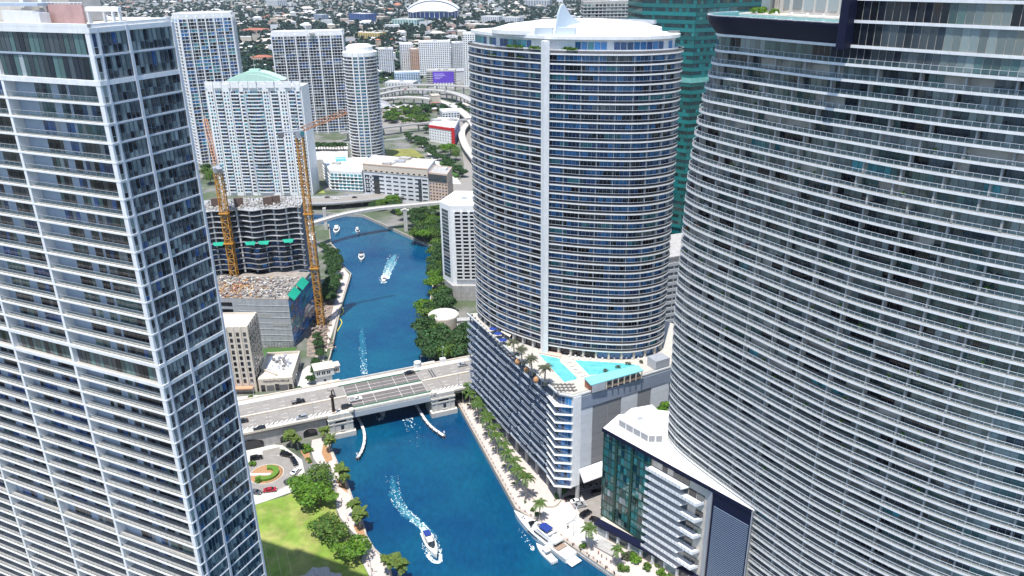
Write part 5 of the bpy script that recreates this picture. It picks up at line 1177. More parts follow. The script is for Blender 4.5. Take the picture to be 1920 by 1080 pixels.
def billboard_building():
    q = rect((-142, 1381), (-93, 1381), 30); T = block('billboard_garage', 'parking garage with a big purple banner beside the white ramps', 'garage', q, 31, wall=CONCL, roof=CONC, floors=7, pitch=7, wfrac=.9, hfrac=.5, mats=((G_DARK, 1),), units=3)
    pbox('banner', T, mat('purple_print', (.13, .06, .50), .6, var=.12, scale=.05), (-113, 1380.4, 20.5), (1, 0), 36, .5, 19); LT = mat('banner_print', (.55, .50, .80), .6)
    for k, (x, w_) in enumerate(((-120, 17), (-119, 20), (-121, 14), (-123, 9))): pbox('banner_line', T, LT, (x, 1380.1, 26 - 2.6 * k), (1, .0), w_, .1, .9)
    for k in range(7): pbox('white_fin', T, WHITE, (-128 + 5 * k, 1379.9, 6.5), (1, .4), 3.6, .4, 9)
billboard_building()
WLAB = 'pale apartment block in the cluster above the elevated roads, '
for i, (x0, x1, y, z, m, lb) in enumerate(((-250, -222, 1560, 52, WHITE2, 'grey-white with one dark window panel'), (-214, -190, 1612, 56, WHITE, 'white with narrow dark strips'), (-190, -168, 1585, 48, mat('peach_render', (.56, .36, .26), .8), 'peach coloured'), (-172, -112, 1560, 64, WHITE, 'tallest and white with window columns'), (-112, -82, 1625, 56, WHITE2, 'white with horizontal bands'))):
    block('apartment_block', WLAB + lb, 'building', rect((x0, y), (x1, y + 6), 24), z, wall=m, floors=17, pitch=4, wfrac=.5, hfrac=.5, mats=((G_BLACK, 2), (G_DARK, 2), (G_NAVY, 1)), group='apartment cluster above the elevated roads', units=2, minpx=99)
block('slim_white_tower', 'slim white tower with punched windows partly behind the bowed hotel tower', 'tower', rect((-77, 1377), (-38, 1377), 26), 92, floors=26, pitch=4, wfrac=.5, hfrac=.5, mats=((G_BLACK, 2), (G_DARK, 2)), units=3, minpx=99)
block('pale_blue_flats', 'small pale blue flats in front of the white apartment cluster', 'building', rect((-205, 1440), (-160, 1446), 18), 22, wall=mat('pale_blue_render', (.45, .56, .66), .8), floors=6, pitch=4, units=1, minpx=99)
block('grid_tower', 'round-shouldered tower with a fine window grid just above the white tower roof edge', 'tower', rect((-655, 1060), (-590, 1085), 30), 150, wall=WHITE2, floors=40, pitch=4.2, wfrac=.5, hfrac=.5, mats=((G_BLACK, 2), (G_NAVY, 3)), units=2, minpx=99)
block('unfinished_far_tower', 'grey concrete tower under construction behind the roof fin', 'tower', rect((82, 900), (140, 900), 34), 158, wall=CONC, roof=CONC, floors=44, pitch=4.2, wfrac=.7, hfrac=.6, mats=((G_DARK, 2), (G_BLACK, 2), (G_GREEN, 1), (G_CURT, 1)), slab=WHITE2, slab_out=.6, units=2, minpx=99)
pbox('white_core', bpy.data.objects['unfinished_far_tower'], WHITE, (137, 898.5, 70), (1, 0), 7, 3, 134)
# ---- sea-green tower and grey garage between the two big towers
def green_tower():
    a, e, f = Vector((69, 425)), Vector((92, 404)), Vector((150, 432)); T = thing('sea_green_tower', 'sea-green glass office tower with banded facets between the two curved towers', 'tower', (95, 430, ZL)); zt = 205
    poly = [Vector((66, 455)), a, e, f, Vector((140, 480))]
    b = MB(); b.prism(poly, ZL, zt); b.build('wall', mat('sea_frame', (.01, .12, .12), .5), T); nf = 53; fh = (zt - 6) / nf; P = []
    for A, E in ((poly[0], a), (a, e), (e, f)):
        d, L = seg(A, E); nn = Vector((d.y, -d.x)); nn = nn if nn.y < 0 else -nn; nb = max(2, round(L / 2.0))
        for k in range(nf):
            z = 6 + fh * k; p = (A + E) / 2 + nn * .1
            if z > 55: pbox('spandrel_band', T, G_SEA, (*p, z + fh * .25), d, L, .2, fh * .5)
            for j in range(nb): P.append((Vector((*(A + d * L * (j + .5) / nb + nn * .06), z + fh * .74)), d, L / nb - .25, .12, fh * .42, random.choices((G_SEAD, G_SEA), (4, 1))[0], (random.gauss(0, .02), random.gauss(0, .02))))
    panes(T, P, 'window', 'window_field', 200, 4); b = MB()
    for k in (35.5,): b.prism([p + (p - Vector((100, 445))).normalized() * .5 for p in poly], 6 + fh * k, 6 + fh * k + 2.4)
    b.build('setback_ledge', mat('sea_ledge', (.16, .42, .38), .7, var=.2, scale=.3), T)
green_tower()
def grey_garage():
    a, e = Vector((54, 330)), Vector((112, 352)); d, L = seg(a, e); nn = Vector((d.y, -d.x)); T = thing('slatted_garage', 'grey slatted parking block squeezed between the bowed hotel and the sail tower', 'garage', (*a, ZL)); zt = 70
    b = MB(); b.prism([a, e, e + Vector((0, 30)), a + Vector((0, 30))], ZL, zt); b.build('wall', CONCD, T); b = MB(); b.prism([a, e, e + Vector((0, 30)), a + Vector((0, 30))], zt, zt + .5); b.build('roof', CONC, T)
    for k in range(20): pbox('slat_band', T, mat('slat_grey', (.36, .37, .40), .7), (*((a + e) / 2 + nn * .25), 6 + 3.2 * k), d, L, .5, 1.5)
    for k in range(12): pbox('pier', T, mat('slat_grey', (.36, .37, .40)), (*(a + d * L * k / 11 + nn * .2), zt / 2), d, .5, .45, zt - 4)
grey_garage()

# ---- elevated roads
def ribbon(name, label, cat, pts, z, w, m=CONCL, pil=22, bar=.9, barm=WHITE2, pilw=1.6):
    P = resample(cr([G2(*p, z) for p in pts], 8), 8); T = thing(name, label, cat, (*P[0], ZL)); A, Bq = offset(P, w / 2), offset(P, -w / 2)
    b = MB(); b.strip(A, Bq, z - 1.3, z); b.build('deck', m, T)
    for Q, k in ((A, -.35), (Bq, .35)):
        b = MB(); b.strip(Q, offset(Q, k), z, z + bar); b.build('side_barrier', barm, T)
    for i in range(1, len(P), max(1, int(pil / 8))):
        if pil: b = MB(); b.box((*P[i], (z - 1.3 - 2) / 2), P[min(i + 1, len(P) - 1)] - P[i - 1], pilw, pilw, z - 1.3 + 2); b.build('pillar', CONC, T)
    return T
ribbon('elevated_road', 'long elevated road sweeping in front of the purple banner garage', 'road', ((600, 205), (700, 179), (760, 168), (820, 169), (860, 177), (900, 196)), 15, 12, CONC, barm=CONCL, bar=.7)
ribbon('ramp_road', 'lower white-edged ramp curving right below the long elevated road', 'road', ((690, 187), (760, 182), (810, 186), (850, 199), (880, 222), (900, 250)), 12, 11, barm=CONCL, bar=.7)
ribbon('high_ramp', 'upper flyover with pale parapets crossing behind the banner garage road', 'road', ((690, 172), (760, 160), (840, 160), (900, 164)), 18, 10, CONC, barm=CONCL, bar=.7)
ribbon('metro_viaduct', 'straight grey rail viaduct on square pillars behind the park', 'viaduct', ((640, 250), (705, 241), (770, 233), (830, 228), (895, 222)), 12, 7, CONC, 30, .7, CONC)
ribbon('curved_ramp', 'white ramp bending down beside the red-striped building', 'road', ((880, 228), (866, 246), (872, 272), (892, 300)), 9, 8, barm=CONCL, bar=.7)
ribbon('highway_bridge', 'low broad highway bridge with cars beyond the rail viaduct over the river', 'bridge', ((560, 376), (620, 376), (690, 370), (760, 362)), 8, 20, ROADL, 20)
MM = ribbon('people_mover_bridge', 'slender curved people mover bridge over the river on one tall pier', 'bridge', ((560, 425), (592, 416), (640, 402), (700, 391), (760, 385), (826, 379), (880, 377)), 21, 6, CONCL, 0, .7, CONCL)
pq = G2(762, 438, 0); b = MB(); b.box((*pq, 9.5), (1, .1), 2.8, 2.4, 22); b.box((*pq, 19.3), (1, .1), 6.5, 2.4, 1.2); b.build('pier', CONCL, MM); b = MB(); b.box((*pq, 0), (1, .4), 9, 7, 3.0); b.build('pier_base', SEAW, MM)
for p_ in ((612, 430),): q = G2(*p_); b = MB(); b.box((*q, 10), (1, .1), 2.4, 2.4, 20); b.build('pier', CONCL, MM)
# ---- stadium
def stadium():
    c = Vector((-306, 3400)); T = thing('stadium', 'domed stadium with white arched roof shells over a blue glass wall on the far skyline', 'stadium', (*c, ZL)); N = 48
    b = MB(); b.prism([c + Vector((104 * math.cos(2 * math.pi * i / N), 80 * math.sin(2 * math.pi * i / N))) for i in range(N)], ZL, 30); b.build('glass_wall', mat('stadium_blue', (.02, .06, .22), .2), T)
    for k in range(16): a = math.pi * (1.05 + .9 * k / 15); p = c + Vector((105 * math.cos(a), 81 * math.sin(a))); pbox('wall_fin', T, WHITE, (*p, 16), (-math.sin(a), math.cos(a)), 2.2, 1.5, 26)
    def dz(u, y): return 29 + 46 * (max(0, 1 - u * u * .92) ** .8) * max(0, 1 - ((y - 6) / 96) ** 2) ** .75
    for j, (y0, y1, up) in enumerate(((-86, -34, 0), (-38, 34, 5), (30, 84, 2))):
        b = MB(); n = 24; m = 8
        for q in range(m + 1):
            y = y0 + (y1 - y0) * q / m; rx = 108 * math.sqrt(max(.05, 1 - (y / 104) ** 2)) ** .6
            for i in range(n + 1): u = -1 + 2 * i / n; b.v.append((c.x + rx * u, c.y + y, dz(u, y) + up))
        for q in range(m):
            for i in range(n): a = q * (n + 1) + i; b.f.append((a, a + 1, a + n + 2, a + n + 1)); b.mi.append(0)
        b.build('roof_shell', mat('stadium_white', (.66, .68, .72), .6, var=.05, scale=.02), T, smooth=True)
        rx = 108 * math.sqrt(max(.05, 1 - (y0 / 104) ** 2)) ** .6
        b = MB(); b.tube([(c.x + rx * (-1 + 2 * i / 24), c.y + y0, dz(-1 + 2 * i / 24, y0) + up - .6) for i in range(25)], 1.5, 6); b.build('roof_arch', mat('stadium_grey', (.33, .36, .42), .6), T)
    pbox('plaza', T, CONCL, (c.x, c.y - 40, ZL + .6), (1, 0), 260, 150, 1.2)
stadium()
# ---- mid-size blocks scattered through the far city (read off the photograph)
FAR = [((655, 40), (685, 42), 30, 'blue', 'blue glass block standing alone among far trees'), ((672, 72), (712, 73), 16, 'yellow', 'yellow apartment block among far trees'), ((688, 40), (718, 41), 18, 'tan', 'tan hall with pale roof among far trees'), ((735, 47), (782, 48), 20, 'mint', 'mint and white long block below the stadium'), ((902, 42), (935, 43), 22, 'white', 'white slab with dark window grid right of the stadium'), ((942, 44), (972, 45), 22, 'white2', 'second white slab beside the window-grid slab'), ((985, 12), (1030, 12), 30, 'grey', 'grey tower pair on the far skyline right of the stadium'), ((870, 52), (912, 54), 12, 'tan2', 'brown striped hall in front of the white slab'), ((500, 14), (521, 15), 40, 'white3', 'slim white far tower with violet stripes'), ((589, 40), (605, 41), 26, 'blue2', 'small blue-grey tower beyond the brown grid tower'), ((507, 42), (529, 43), 16, 'cream', 'cream block with arched front among roofs'), ((452, 62), (497, 62), 9, 'pink', 'long pink-roofed house row in the trees'), ((472, 118), (507, 118), 11, 'terra', 'large villa with terracotta roof among trees'), ((122, 26), (150, 27), 34, 'white4', 'pale far tower left above the tower roof'), ((705, 130), (722, 131), 7, 'white5', 'white house terrace above the park'), ((722, 162), (775, 163), 7, 'white6', 'long white shed below the apartment cluster')]
COLS_ = {'blue': (.06, .12, .32), 'yellow': (.55, .42, .16), 'tan': (.46, .38, .28), 'mint': (.40, .55, .52), 'grey': (.45, .47, .50), 'tan2': (.40, .30, .22), 'blue2': (.30, .36, .46), 'cream': (.58, .48, .34), 'pink': (.52, .30, .26), 'terra': (.55, .40, .30)}
for a, e, h, cn, lb in FAR:
    A, E = G2(*a), G2(*e); cname = 'render_' + cn
    m = mat(cname, COLS_.get(cn, (.64, .65, .66)), .8, var=.08); dep = max(14, (E - A).length * .5)
    T = block('city_block', lb, 'building', rect(A, E, dep), ZL + h, wall=m, roof=(TIN if cn in ('pink', 'terra') else CONCL), floors=max(2, int(h / 3.5)), pitch=(E - A).length / 9, wfrac=.55, hfrac=.5, zw0=ZL + 1, units=1, minpx=99)
    if cn in ('terra', 'pink'):
        q = rect(A, E, dep); c = sum(q, Vector((0, 0))) / 4; b = MB(); t_ = [p.lerp(c, .55) for p in q]; q = [p + (p - c).normalized() * 1.2 for p in q]
        b.add([(*p, ZL + h + 1) for p in q] + [(*p, ZL + h + 5) for p in t_], ((0, 1, 5, 4), (1, 2, 6, 5), (2, 3, 7, 6), (3, 0, 4, 7), (4, 5, 6, 7))); b.build('hipped_roof', TIN, T)

# ================================================================== vegetation
def crown_np(rng, rx, ry, rz, nl, size, lumps, zc, cut=-.75):
    """leaf quads on the shells of overlapping lumps"""
    C = rng.normal(size=(lumps, 3)); C /= np.linalg.norm(C, axis=1)[:, None]; C *= rng.uniform(.25, .72, (lumps, 1)); C[:, 2] = np.abs(C[:, 2]) * .9 - .25
    rl = rng.uniform(.30, .48, lumps); idx = rng.integers(0, lumps, nl); D = rng.normal(size=(nl, 3)); D /= np.linalg.norm(D, axis=1)[:, None]
    D[:, 2] = np.where(D[:, 2] < -.35, -D[:, 2], D[:, 2]); p = C[idx] + D * (rl[idx] * rng.uniform(.72, 1.08, nl))[:, None]; p = p * np.array([rx, ry, rz]) * 1.12
    nrm = D + rng.normal(size=(nl, 3)) * .55; nrm[:, 2] += .35; nrm /= np.linalg.norm(nrm, axis=1)[:, None]
    a = np.cross(nrm, rng.normal(size=(nl, 3))); a /= np.linalg.norm(a, axis=1)[:, None]; b_ = np.cross(nrm, a); s = size * rng.uniform(.6, 1.3, (nl, 1))
    a = a * s; b_ = b_ * s * .62; p[:, 2] += zc
    V = np.stack([p - a, p - b_, p + a, p + b_], 1).reshape(-1, 3); return V, np.arange(nl * 4).reshape(-1, 4)
def tree_proto(seed, h, r, m, nl=900, size=.42, trunk=True):
    rng = np.random.default_rng(seed); V, Q = crown_np(rng, r, r, h * .36, nl, size, 11, h * .62)
    cm = np_mesh('crown', V, Q, m); b = MB(); random.seed(seed)
    b.tube([(0, 0, -.1), (.1, .05, h * .25), (.05, .15, h * .55)], [h * .035, h * .026, h * .016], 7)
    for k in range(5): a = random.uniform(0, 6.28); b.tube([(0, 0, h * (.22 + .05 * k)), (r * .3 * math.cos(a), r * .3 * math.sin(a), h * (.42 + .04 * k)), (r * .6 * math.cos(a), r * .6 * math.sin(a), h * (.58 + .03 * k))], [h * .016, h * .011, h * .006], 5)
    return cm, b.mesh('trunk', TRUNK)
def palm_proto(seed, h, nf, fl, droop, m, trunk_r=.22, leaf_w=.5, skirt=False, up=.5):
    rng = random.Random(seed); b = MB(); lean = rng.uniform(-.4, .4)
    b.tube([(0, 0, -.1), (lean * .3, 0, h * .35), (lean * .8, 0, h * .7), (lean, 0, h)], [trunk_r * 1.35, trunk_r, trunk_r * .9, trunk_r * .75], 8); tm = b.mesh('trunk', PTRUNK)
    f = MB(); o = Vector((lean, 0, h))
    for i in range(nf):
        a = 6.283 * i / nf + rng.uniform(-.2, .2); el = rng.uniform(-.1, 1) * up; L = fl * rng.uniform(.85, 1.1); prev = None; u = Vector((math.cos(a), math.sin(a), 0)); sd = Vector((-u.y, u.x, 0)); n = 7; pts = []
        for k in range(n + 1):
            t = k / n; pts.append(o + u * (L * t * (1 - .12 * t)) + Vector((0, 0, L * (el * t - droop * t * t))))
        for k in range(n):
            wv = leaf_w * (1.15 - abs(k / n - .35)) ; wn = leaf_w * (1.15 - abs((k + 1) / n - .35)) * (1 if k < n - 1 else .2)
            for s in (-1, 1):
                # paired leaflet groups with notches between
                p, q = pts[k], pts[k + 1]; dz = Vector((0, 0, -.30 * wv))
                f.add([p, p.lerp(q, .82), p.lerp(q, .95) + sd * s * wn * 1.0 + dz + u * wv * .3, p.lerp(q, .35) + sd * s * wv + dz], ((0, 1, 2, 3),))
    if skirt:
        for i in range(14): a = rng.uniform(0, 6.28); u = Vector((math.cos(a), math.sin(a), 0)); p = o + u * .15; f.add([p, p + u * .7 + Vector((0, 0, -1.4)), p + u * .5 + Vector((-u.y * .3, u.x * .3, -1.7)), p + Vector((-u.y * .2, u.x * .2, -.1))], ((0, 1, 2, 3),))
    return f.mesh('fronds', m), tm
TREES = {'bright': [tree_proto(1, 8, 4.6, LEAFB, 1500, .42), tree_proto(2, 8, 4.4, LEAFB, 1500, .42)], 'mid': [tree_proto(3, 8, 4.4, LEAF, 1500, .42), tree_proto(4, 8, 4.8, LEAF, 1400, .42)], 'dark': [tree_proto(5, 8, 4.6, LEAFD, 1500, .45), tree_proto(6, 8, 4.8, LEAFD, 1400, .45)], 'sparse': [tree_proto(7, 8, 4.0, LEAF, 520, .38)]}
PALMS = {'coco': [palm_proto(11 + i, 8.5, 15, 3.6, .62, PALML, .2, .55, up=.8) for i in range(3)], 'date': [palm_proto(21 + i, 6.5, 26, 3.0, .55, PALMD, .28, .42, up=.9) for i in range(2)], 'sabal': [palm_proto(31 + i, 4.6, 30, 2.3, .6, PALMY, .26, .62, True, up=1.1) for i in range(2)], 'dark': [palm_proto(41 + i, 7, 18, 3.4, .6, mat('palm_leaf_deep', (.085, .125, .035), .55, 0, .3, isl=.4, transl=.2), .2, .5, up=.8) for i in range(2)]}
def tree(kind, p, s, label, group=None, name='tree', z=ZL, zs=None):
    src = TREES.get(kind) or PALMS[kind]; cm, tm = random.choice(src); T = thing(name, label, 'tree' if kind in TREES else 'palm', (p[0], p[1], z), group); T.rotation_euler = (0, 0, random.uniform(0, 6.28)); T.scale = (s, s, zs or s)
    link('trunk', tm, T); link('crown' if kind in TREES else 'fronds', cm, T); return T
def shrub(p, r, m, label, group, n=160, z=ZL, name='shrub'):
    V, Q = crown_np(np.random.default_rng(int(abs(p[0] * 37 + p[1] * 11)) + 1), r, r, r * .8, n, r * .22, 6, r * .45); o = link(name, np_mesh(name, V, Q, m)); o.location = (p[0], p[1], z); tag(o, label, 'shrub', group); return o
# lawn-side trees
for (px, py, s, k, lb) in ((566, 930, 1.45, 'bright', 'bright green bushy tree at the lawn corner by the red car'), (600, 948, 1.65, 'bright', 'largest bright green tree between lawn and promenade'), (594, 905, 1.6, 'sparse', 'airy tall tree between roundabout and promenade'), (613, 908, 1.5, 'sparse', 'thin olive tree beside the promenade bend'), (617, 1008, 1.6, 'mid', 'dark round tree on the lawn edge above the end tree'), (636, 1018, 1.4, 'sparse', 'loose half-bare tree between the two lawn-edge trees'), (660, 1046, 1.45, 'bright', 'lowest lawn-edge tree by the shaded grass')):
    tree(k, G2(px, py), s, lb, 'trees between lawn and promenade', zs=s * .72)
for (px, py, s) in ((548, 838, 1.15), (560, 842, 1.0), (610, 826, 1.05), (618, 846, 1.1), (641, 908, 1.25), (650, 914, 1.0), (664, 968, 1.1), (675, 990, 1.2), (671, 984, 1.0), (733, 1080, 1.2), (748, 1088, 1.3)):
    tree('sabal', G2(px, py), s * 1.25, 'bushy fan palm with shaggy skirt in a mulch bed by the left promenade', 'fan palms along the left promenade', 'fan_palm')
for i, (px, py, r) in enumerate(((574, 840, 2.2), (580, 846, 1.8), (570, 850, 1.3), (577, 862, 1.1), (581, 868, 1.2), (474, 872, 2.0), (480, 903, 2.0), (530, 846, 1.0))):
    shrub(G2(px, py), r, LEAFB, 'low bright green shrub around the roundabout drive', 'shrubs around the roundabout')
# clipped C-shaped hedge inside the roundabout
hb = MB(); ha = ring(RC, RI * .72, 40, -2.4, 1.9); hc = ring(RC, RI * .40, 40, -2.4, 1.9); hb.strip(ha, hc, ZL + .06, ZL + 1.1); tag(hb.build('hedge', mat('hedge_leaf', (.10, .20, .02), .9, var=.35, scale=1.2, bump=.8, bscale=3)), 'clipped C-shaped hedge inside the roundabout bed', 'hedge')
for k in range(18):
    a = -1.3 + 2.9 * k / 17; p = RC + Vector((math.cos(a), math.sin(a))) * RI * .86; shrub(p, .45, mat('agave', (.30, .24, .12), .8, isl=.3), 'small spiky plant on the roundabout mulch ring', 'plants on the mulch ring', 40)
def roundwalk():
    b = MB(); p0, p1 = RC + Vector((-RI * .95, -RI * .05)), RC + Vector((RI * .25, -.2)); d, L = seg(p0, p1); b.box((*((p0 + p1) / 2), ZL + .16), d, L, 1.6, .1); struct(b.build('roundabout_path', PAVEW))
roundwalk()
# boulders at the foot of the lawn
bb_ = MB()
def boulder(p, r, lb):
    rng = np.random.default_rng(int(p[0] * 7 + 1000)); import bmesh as bmx
    bm = bmx.new(); bmx.ops.create_icosphere(bm, subdivisions=3, radius=1)
    for v in bm.verts:
        k = 1 + .16 * math.sin(v.co.x * 5 + p[0]) * math.cos(v.co.y * 4) + .08 * math.sin(v.co.z * 9 + v.co.x * 7); v.co = Vector((v.co.x * r * k, v.co.y * r * .8 * k, v.co.z * r * .55 * k))
    me = bpy.data.meshes.new('boulder'); bm.to_mesh(me); bm.free(); me.materials.append(mat('boulder_rock', (.40, .38, .36), .95, var=.25, scale=1.2, bump=.6, bscale=2)); o = link('boulder', me); o.location = (p[0], p[1], ZL + r * .3); tag(o, lb, 'rock', 'boulders on the shaded lawn')
boulder(G2(598, 1084), 4.0, 'largest pale grey boulder on the shaded lawn'); boulder(G2(574, 1090), 2.6, 'middle grey boulder left on the shaded lawn'); boulder(G2(626, 1088), 2.8, 'rounded grey boulder nearest the promenade on the shaded lawn')
for k, (px, py) in enumerate(((497, 1030), (518, 1034), (538, 1036))):
    a = G2(px, py); e = G2(px + 14, 1100); b = MB(); b.beam((*a, ZL + .35), (*e, ZL + .35), .05)
    for q in (a, a.lerp(e, .5), e): b.beam((*q, ZL), (*q, ZL + .5), .07)
    tag(b.build('rope_barrier', mat('rope', (.55, .50, .25), .9)), 'thin yellow rope line staked across the shaded lawn', 'rope', 'rope lines on the lawn')
# promenade palms on the right bank
prom_e = [G2(857, 754), G2(967, 953)]; pdv, pl_ = seg(*prom_e); pin = Vector((-pdv.y, pdv.x)); pin = pin if pin.x > 0 else -pin
for k in range(13):
    f = (k + .4) / 13; p = prom_e[0].lerp(prom_e[1], f) + pin * (4.6 if k % 2 else 5.6)
    tree('coco', p, random.uniform(1.05, 1.3), 'slender palm in the row along the right promenade below the parking rails', 'palms along the right promenade', 'coconut_palm')
    if k % 2 == 0: shrub(p + pdv * 2 - pin * 1.2, .9, LEAF, 'small planter shrub along the right promenade', 'promenade planter shrubs', 70)
for (px, py, s, lb) in ((1012, 976, 1.0, 'palm on the promenade by the stone ramp wall'), (1103, 1028, 1.1, 'tall palm between the black car and the shop strip'), (868, 756, .95, 'palm beside the bridge pier on the right bank'), (884, 752, .9, 'palm behind the bridge pier palm'), (1156, 1060, .85, 'palm in front of the cream shop strip')):
    tree('coco', G2(px, py), s, lb, None, 'coconut_palm')
for (px, py, r, m) in ((1092, 1026, 1.8, LEAF), (1168, 1068, 2.2, LEAF), (1190, 1050, 2.6, LEAFB), (1178, 1045, 2.2, PALMD), (1215, 1066, 1.9, LEAF), (1240, 1078, 2.0, LEAFB), (1232, 1062, 1.4, PALMY), (1258, 1085, 1.8, LEAF), (998, 958, 1.2, LEAF), (1007, 966, 1.2, LEAF)):
    shrub(G2(px, py), r, m, 'rounded shrub along the waterside walk below the shop strip', 'shrubs along the waterside walk', 220)
hb = MB(); q = [G2(*p) for p in ((1040, 932), (1062, 915), (1063, 922), (1042, 938))]; hb.prism(q, ZL, ZL + 1.6); tag(hb.build('hedge', mat('hedge_leaf_dark', (.04, .11, .02), .9, var=.4, scale=1.2, bump=.8)), 'curved dark green hedge between two podium columns', 'hedge')
# stone ramp wall at the podium prow
wv = cr([G2(*p) for p in ((975, 905), (1000, 935), (1022, 950), (1040, 950), (1050, 940))], 6); b = MB(); b.strip(wv, offset(wv, -.5), ZL, ZL + 1.1); tag(b.build('garden_wall', CREAM), 'curved cream garden wall around the palm bed at the podium prow', 'wall')
P_ = cr([G2(*p) for p in ((1062, 985), (1077, 975), (1082, 955), (1075, 938))], 5); b = MB(); b.strip(P_, offset(P_, .25), ZL, ZL + .9); tag(b.build('drive_kerb_wall', WHITE2), 'low curved white kerb wall beside the parked cars', 'wall')
# promenade balustrade posts along the right bank
qa = [G2(857, 754), G2(967, 953), G2(1077, 1027), G2(1153, 1080), G2(1230, 1135)]; rail = resample(qa, 3.2); TT = thing('river_railing', 'pale railing with pink stone posts along the right river edge', 'railing', (*qa[0], ZL))
inr = offset(rail, .9) if (offset(rail, 1)[3] - rail[3]).dot(pin) > 0 else offset(rail, -.9); SP = mat('pink_post', (.50, .36, .30), .85, var=.15)
for k, p in enumerate(inr[:-1]):
    d = inr[k + 1] - p; pbox('railing_post', TT, SP, (*p, ZL + .55), d, .5, .45, 1.1); pbox('railing_rail', TT, WHITE2, (*(p + d * .5), ZL + .85), d, d.length - .5, .08, .1)
dock = [G2(1077, 1024, 1.6), G2(1155, 1078, 1.6)]; dd, LL = seg(*dock); b = MB(); b.box((*((dock[0] + dock[1]) / 2), 1.2), dd, LL, 2.4, .5); T = tag(b.build('dock', WHITE2), 'white floating dock with dark piles below the shops', 'dock')
for k in range(6): p = dock[0] + dd * LL * k / 5 - Vector((-dd.y, dd.x)) * .9; b = MB(); b.cyl(p, .22, -2, 3.4, 8); b.build('pile', DKMET, T)
for k in range(44):
    px, py = random.choice(((random.uniform(822, 846), random.uniform(560, 596)), (random.uniform(778, 824), random.uniform(398, 462)), (random.uniform(812, 828), random.uniform(455, 552)), (random.uniform(700, 760), random.uniform(388, 402)))); tree(random.choice(('mid', 'dark', 'dark', 'bright')), G2(px, py), random.uniform(.9, 1.6), 'self-sown tree in the thicket around the viaduct pier and hotel bank', 'thicket around the viaduct pier')
# dense riverside trees (right bank) and palms (left bank)
for (px, py, s, k) in ((805, 668, 1.35, 'dark'), (822, 655, 1.3, 'dark'), (800, 640, 1.2, 'dark'), (816, 628, 1.15, 'mid'), (842, 668, 1.3, 'dark'), (860, 664, 1.25, 'dark'), (872, 650, 1.2, 'dark'), (806, 612, 1.1, 'mid'), (823, 645, 1.1, 'mid'), (800, 592, 1.0, 'bright'), (812, 598, 1.0, 'dark'), (835, 684, 1.1, 'mid'), (858, 682, 1.1, 'dark'), (815, 680, 1.1, 'dark')):
    tree(k, G2(px, py), s * 1.5, 'dense tree in the riverside grove right of the bridge', 'riverside grove right of the bridge')
for (px, py, s, k) in ((815, 545, .9, 'bright'), (816, 530, .9, 'bright'), (818, 515, .9, 'mid'), (817, 500, .9, 'mid'), (815, 486, .9, 'mid'), (820, 472, 1.0, 'mid'), (802, 440, 1.3, 'mid'), (785, 430, 1.2, 'dark'), (795, 425, 1.2, 'mid'), (810, 455, 1.0, 'mid'), (815, 430, 1.0, 'dark'), (800, 412, 1.1, 'dark'), (780, 415, 1.0, 'dark'), (760, 412, 1.0, 'mid'), (822, 445, 1.0, 'dark')):
    tree(k, G2(px, py), s * 1.45, 'leafy tree on the bank below the white hotel', 'bank trees below the hotel')
for k in range(26):
    f = random.random(); py = 465 + 105 * f; px = 612 + 16 * math.sin(f * 3.0) + random.uniform(-8, 9); tree('dark', G2(px, py), random.uniform(.95, 1.3), 'palm in the dense riverside clump below the crane', 'palm clump on the left bank', 'palm')
for (px, py, s) in ((598, 655, .8), (602, 672, .8), (594, 690, .8), (592, 705, .7), (597, 700, .7), (585, 720, .7), (560, 742, .7), (545, 748, .65), (533, 750, .65), (517, 755, .65), (503, 758, .65), (487, 765, .6), (598, 640, .7)):
    tree('dark', G2(px, py), s, 'small young palm on the restaurant plaza', 'young palms on the restaurant plaza', 'palm')
shrub(G2(468, 750), 2.2, LEAF, 'round tree in a white ring planter before the office', None, 260, name='planter_tree')
b = MB(); c = G2(468, 752); A = ring(c, 3.4, 24); I = ring(c, 2.8, 24); b.strip(A + [A[0]], I + [I[0]], ZL, ZL + .9); tag(b.build('ring_planter', WHITE), 'white ring planter on the plaza before the office', 'planter')
# pool deck plants and furniture
for (px, py, s, lb) in ((964, 668, 1.0, 'date palm on the pool deck beside the blue parasols'), (979, 684, 1.05, 'date palm second along the pool deck edge'), (998, 703, 1.1, 'date palm third along the pool deck edge'), (1021, 722, 1.15, 'date palm at the deck prow end')):
    tree('date', G2(px, py, EDK), s, lb, 'date palms on the pool deck', 'date_palm', EDK)
    p = G2(px, py, EDK); shrub(p + Vector((.6, .3)), 1.3, PALMD, 'dark tuft planted at a deck palm foot', 'tufts at the deck palm feet', 70, EDK)
for i, px in enumerate((1079, 1104, 1128, 1154, 1177, 1203)): p = G2(px, 664, EDK); tree('bright', p, .42, 'small round potted tree along the arcade by the loungers', 'potted trees by the arcade', 'potted_tree', EDK)
for (px, py) in ((1136, 697), (1160, 690), (1178, 684), (1202, 680), (920, 610), (930, 618), (945, 640), (953, 648), (912, 604)): shrub(G2(px, py, EDK), 1.2, PALMD if px > 1100 else PALMY, 'low planting on the pool deck', 'deck plantings', 90, EDK)
for (px, py) in ((970.5, 683), (987.5, 698), (1005, 717)):
    p = G2(px, py, EDK); b = MB(); b.tube([(*p, EDK), (*p, EDK + .6), (*p, EDK + 1.5), (*p, EDK + 2.2), (*p, EDK + 2.6)], [.6, 1.05, 1.1, .6, .1], 14); o = b.build('wicker_pod', TAN, smooth=True); tag(o, 'tan wicker basket pod between the deck palms', 'basket chair', 'wicker pods on the pool deck')
LOU = MB(); LOU.box((0, 0, .32), (1, 0), 1.9, .65, .12, 0); LOU.box((-.75, 0, .62), (1, 0), .12, .65, .6, 0)
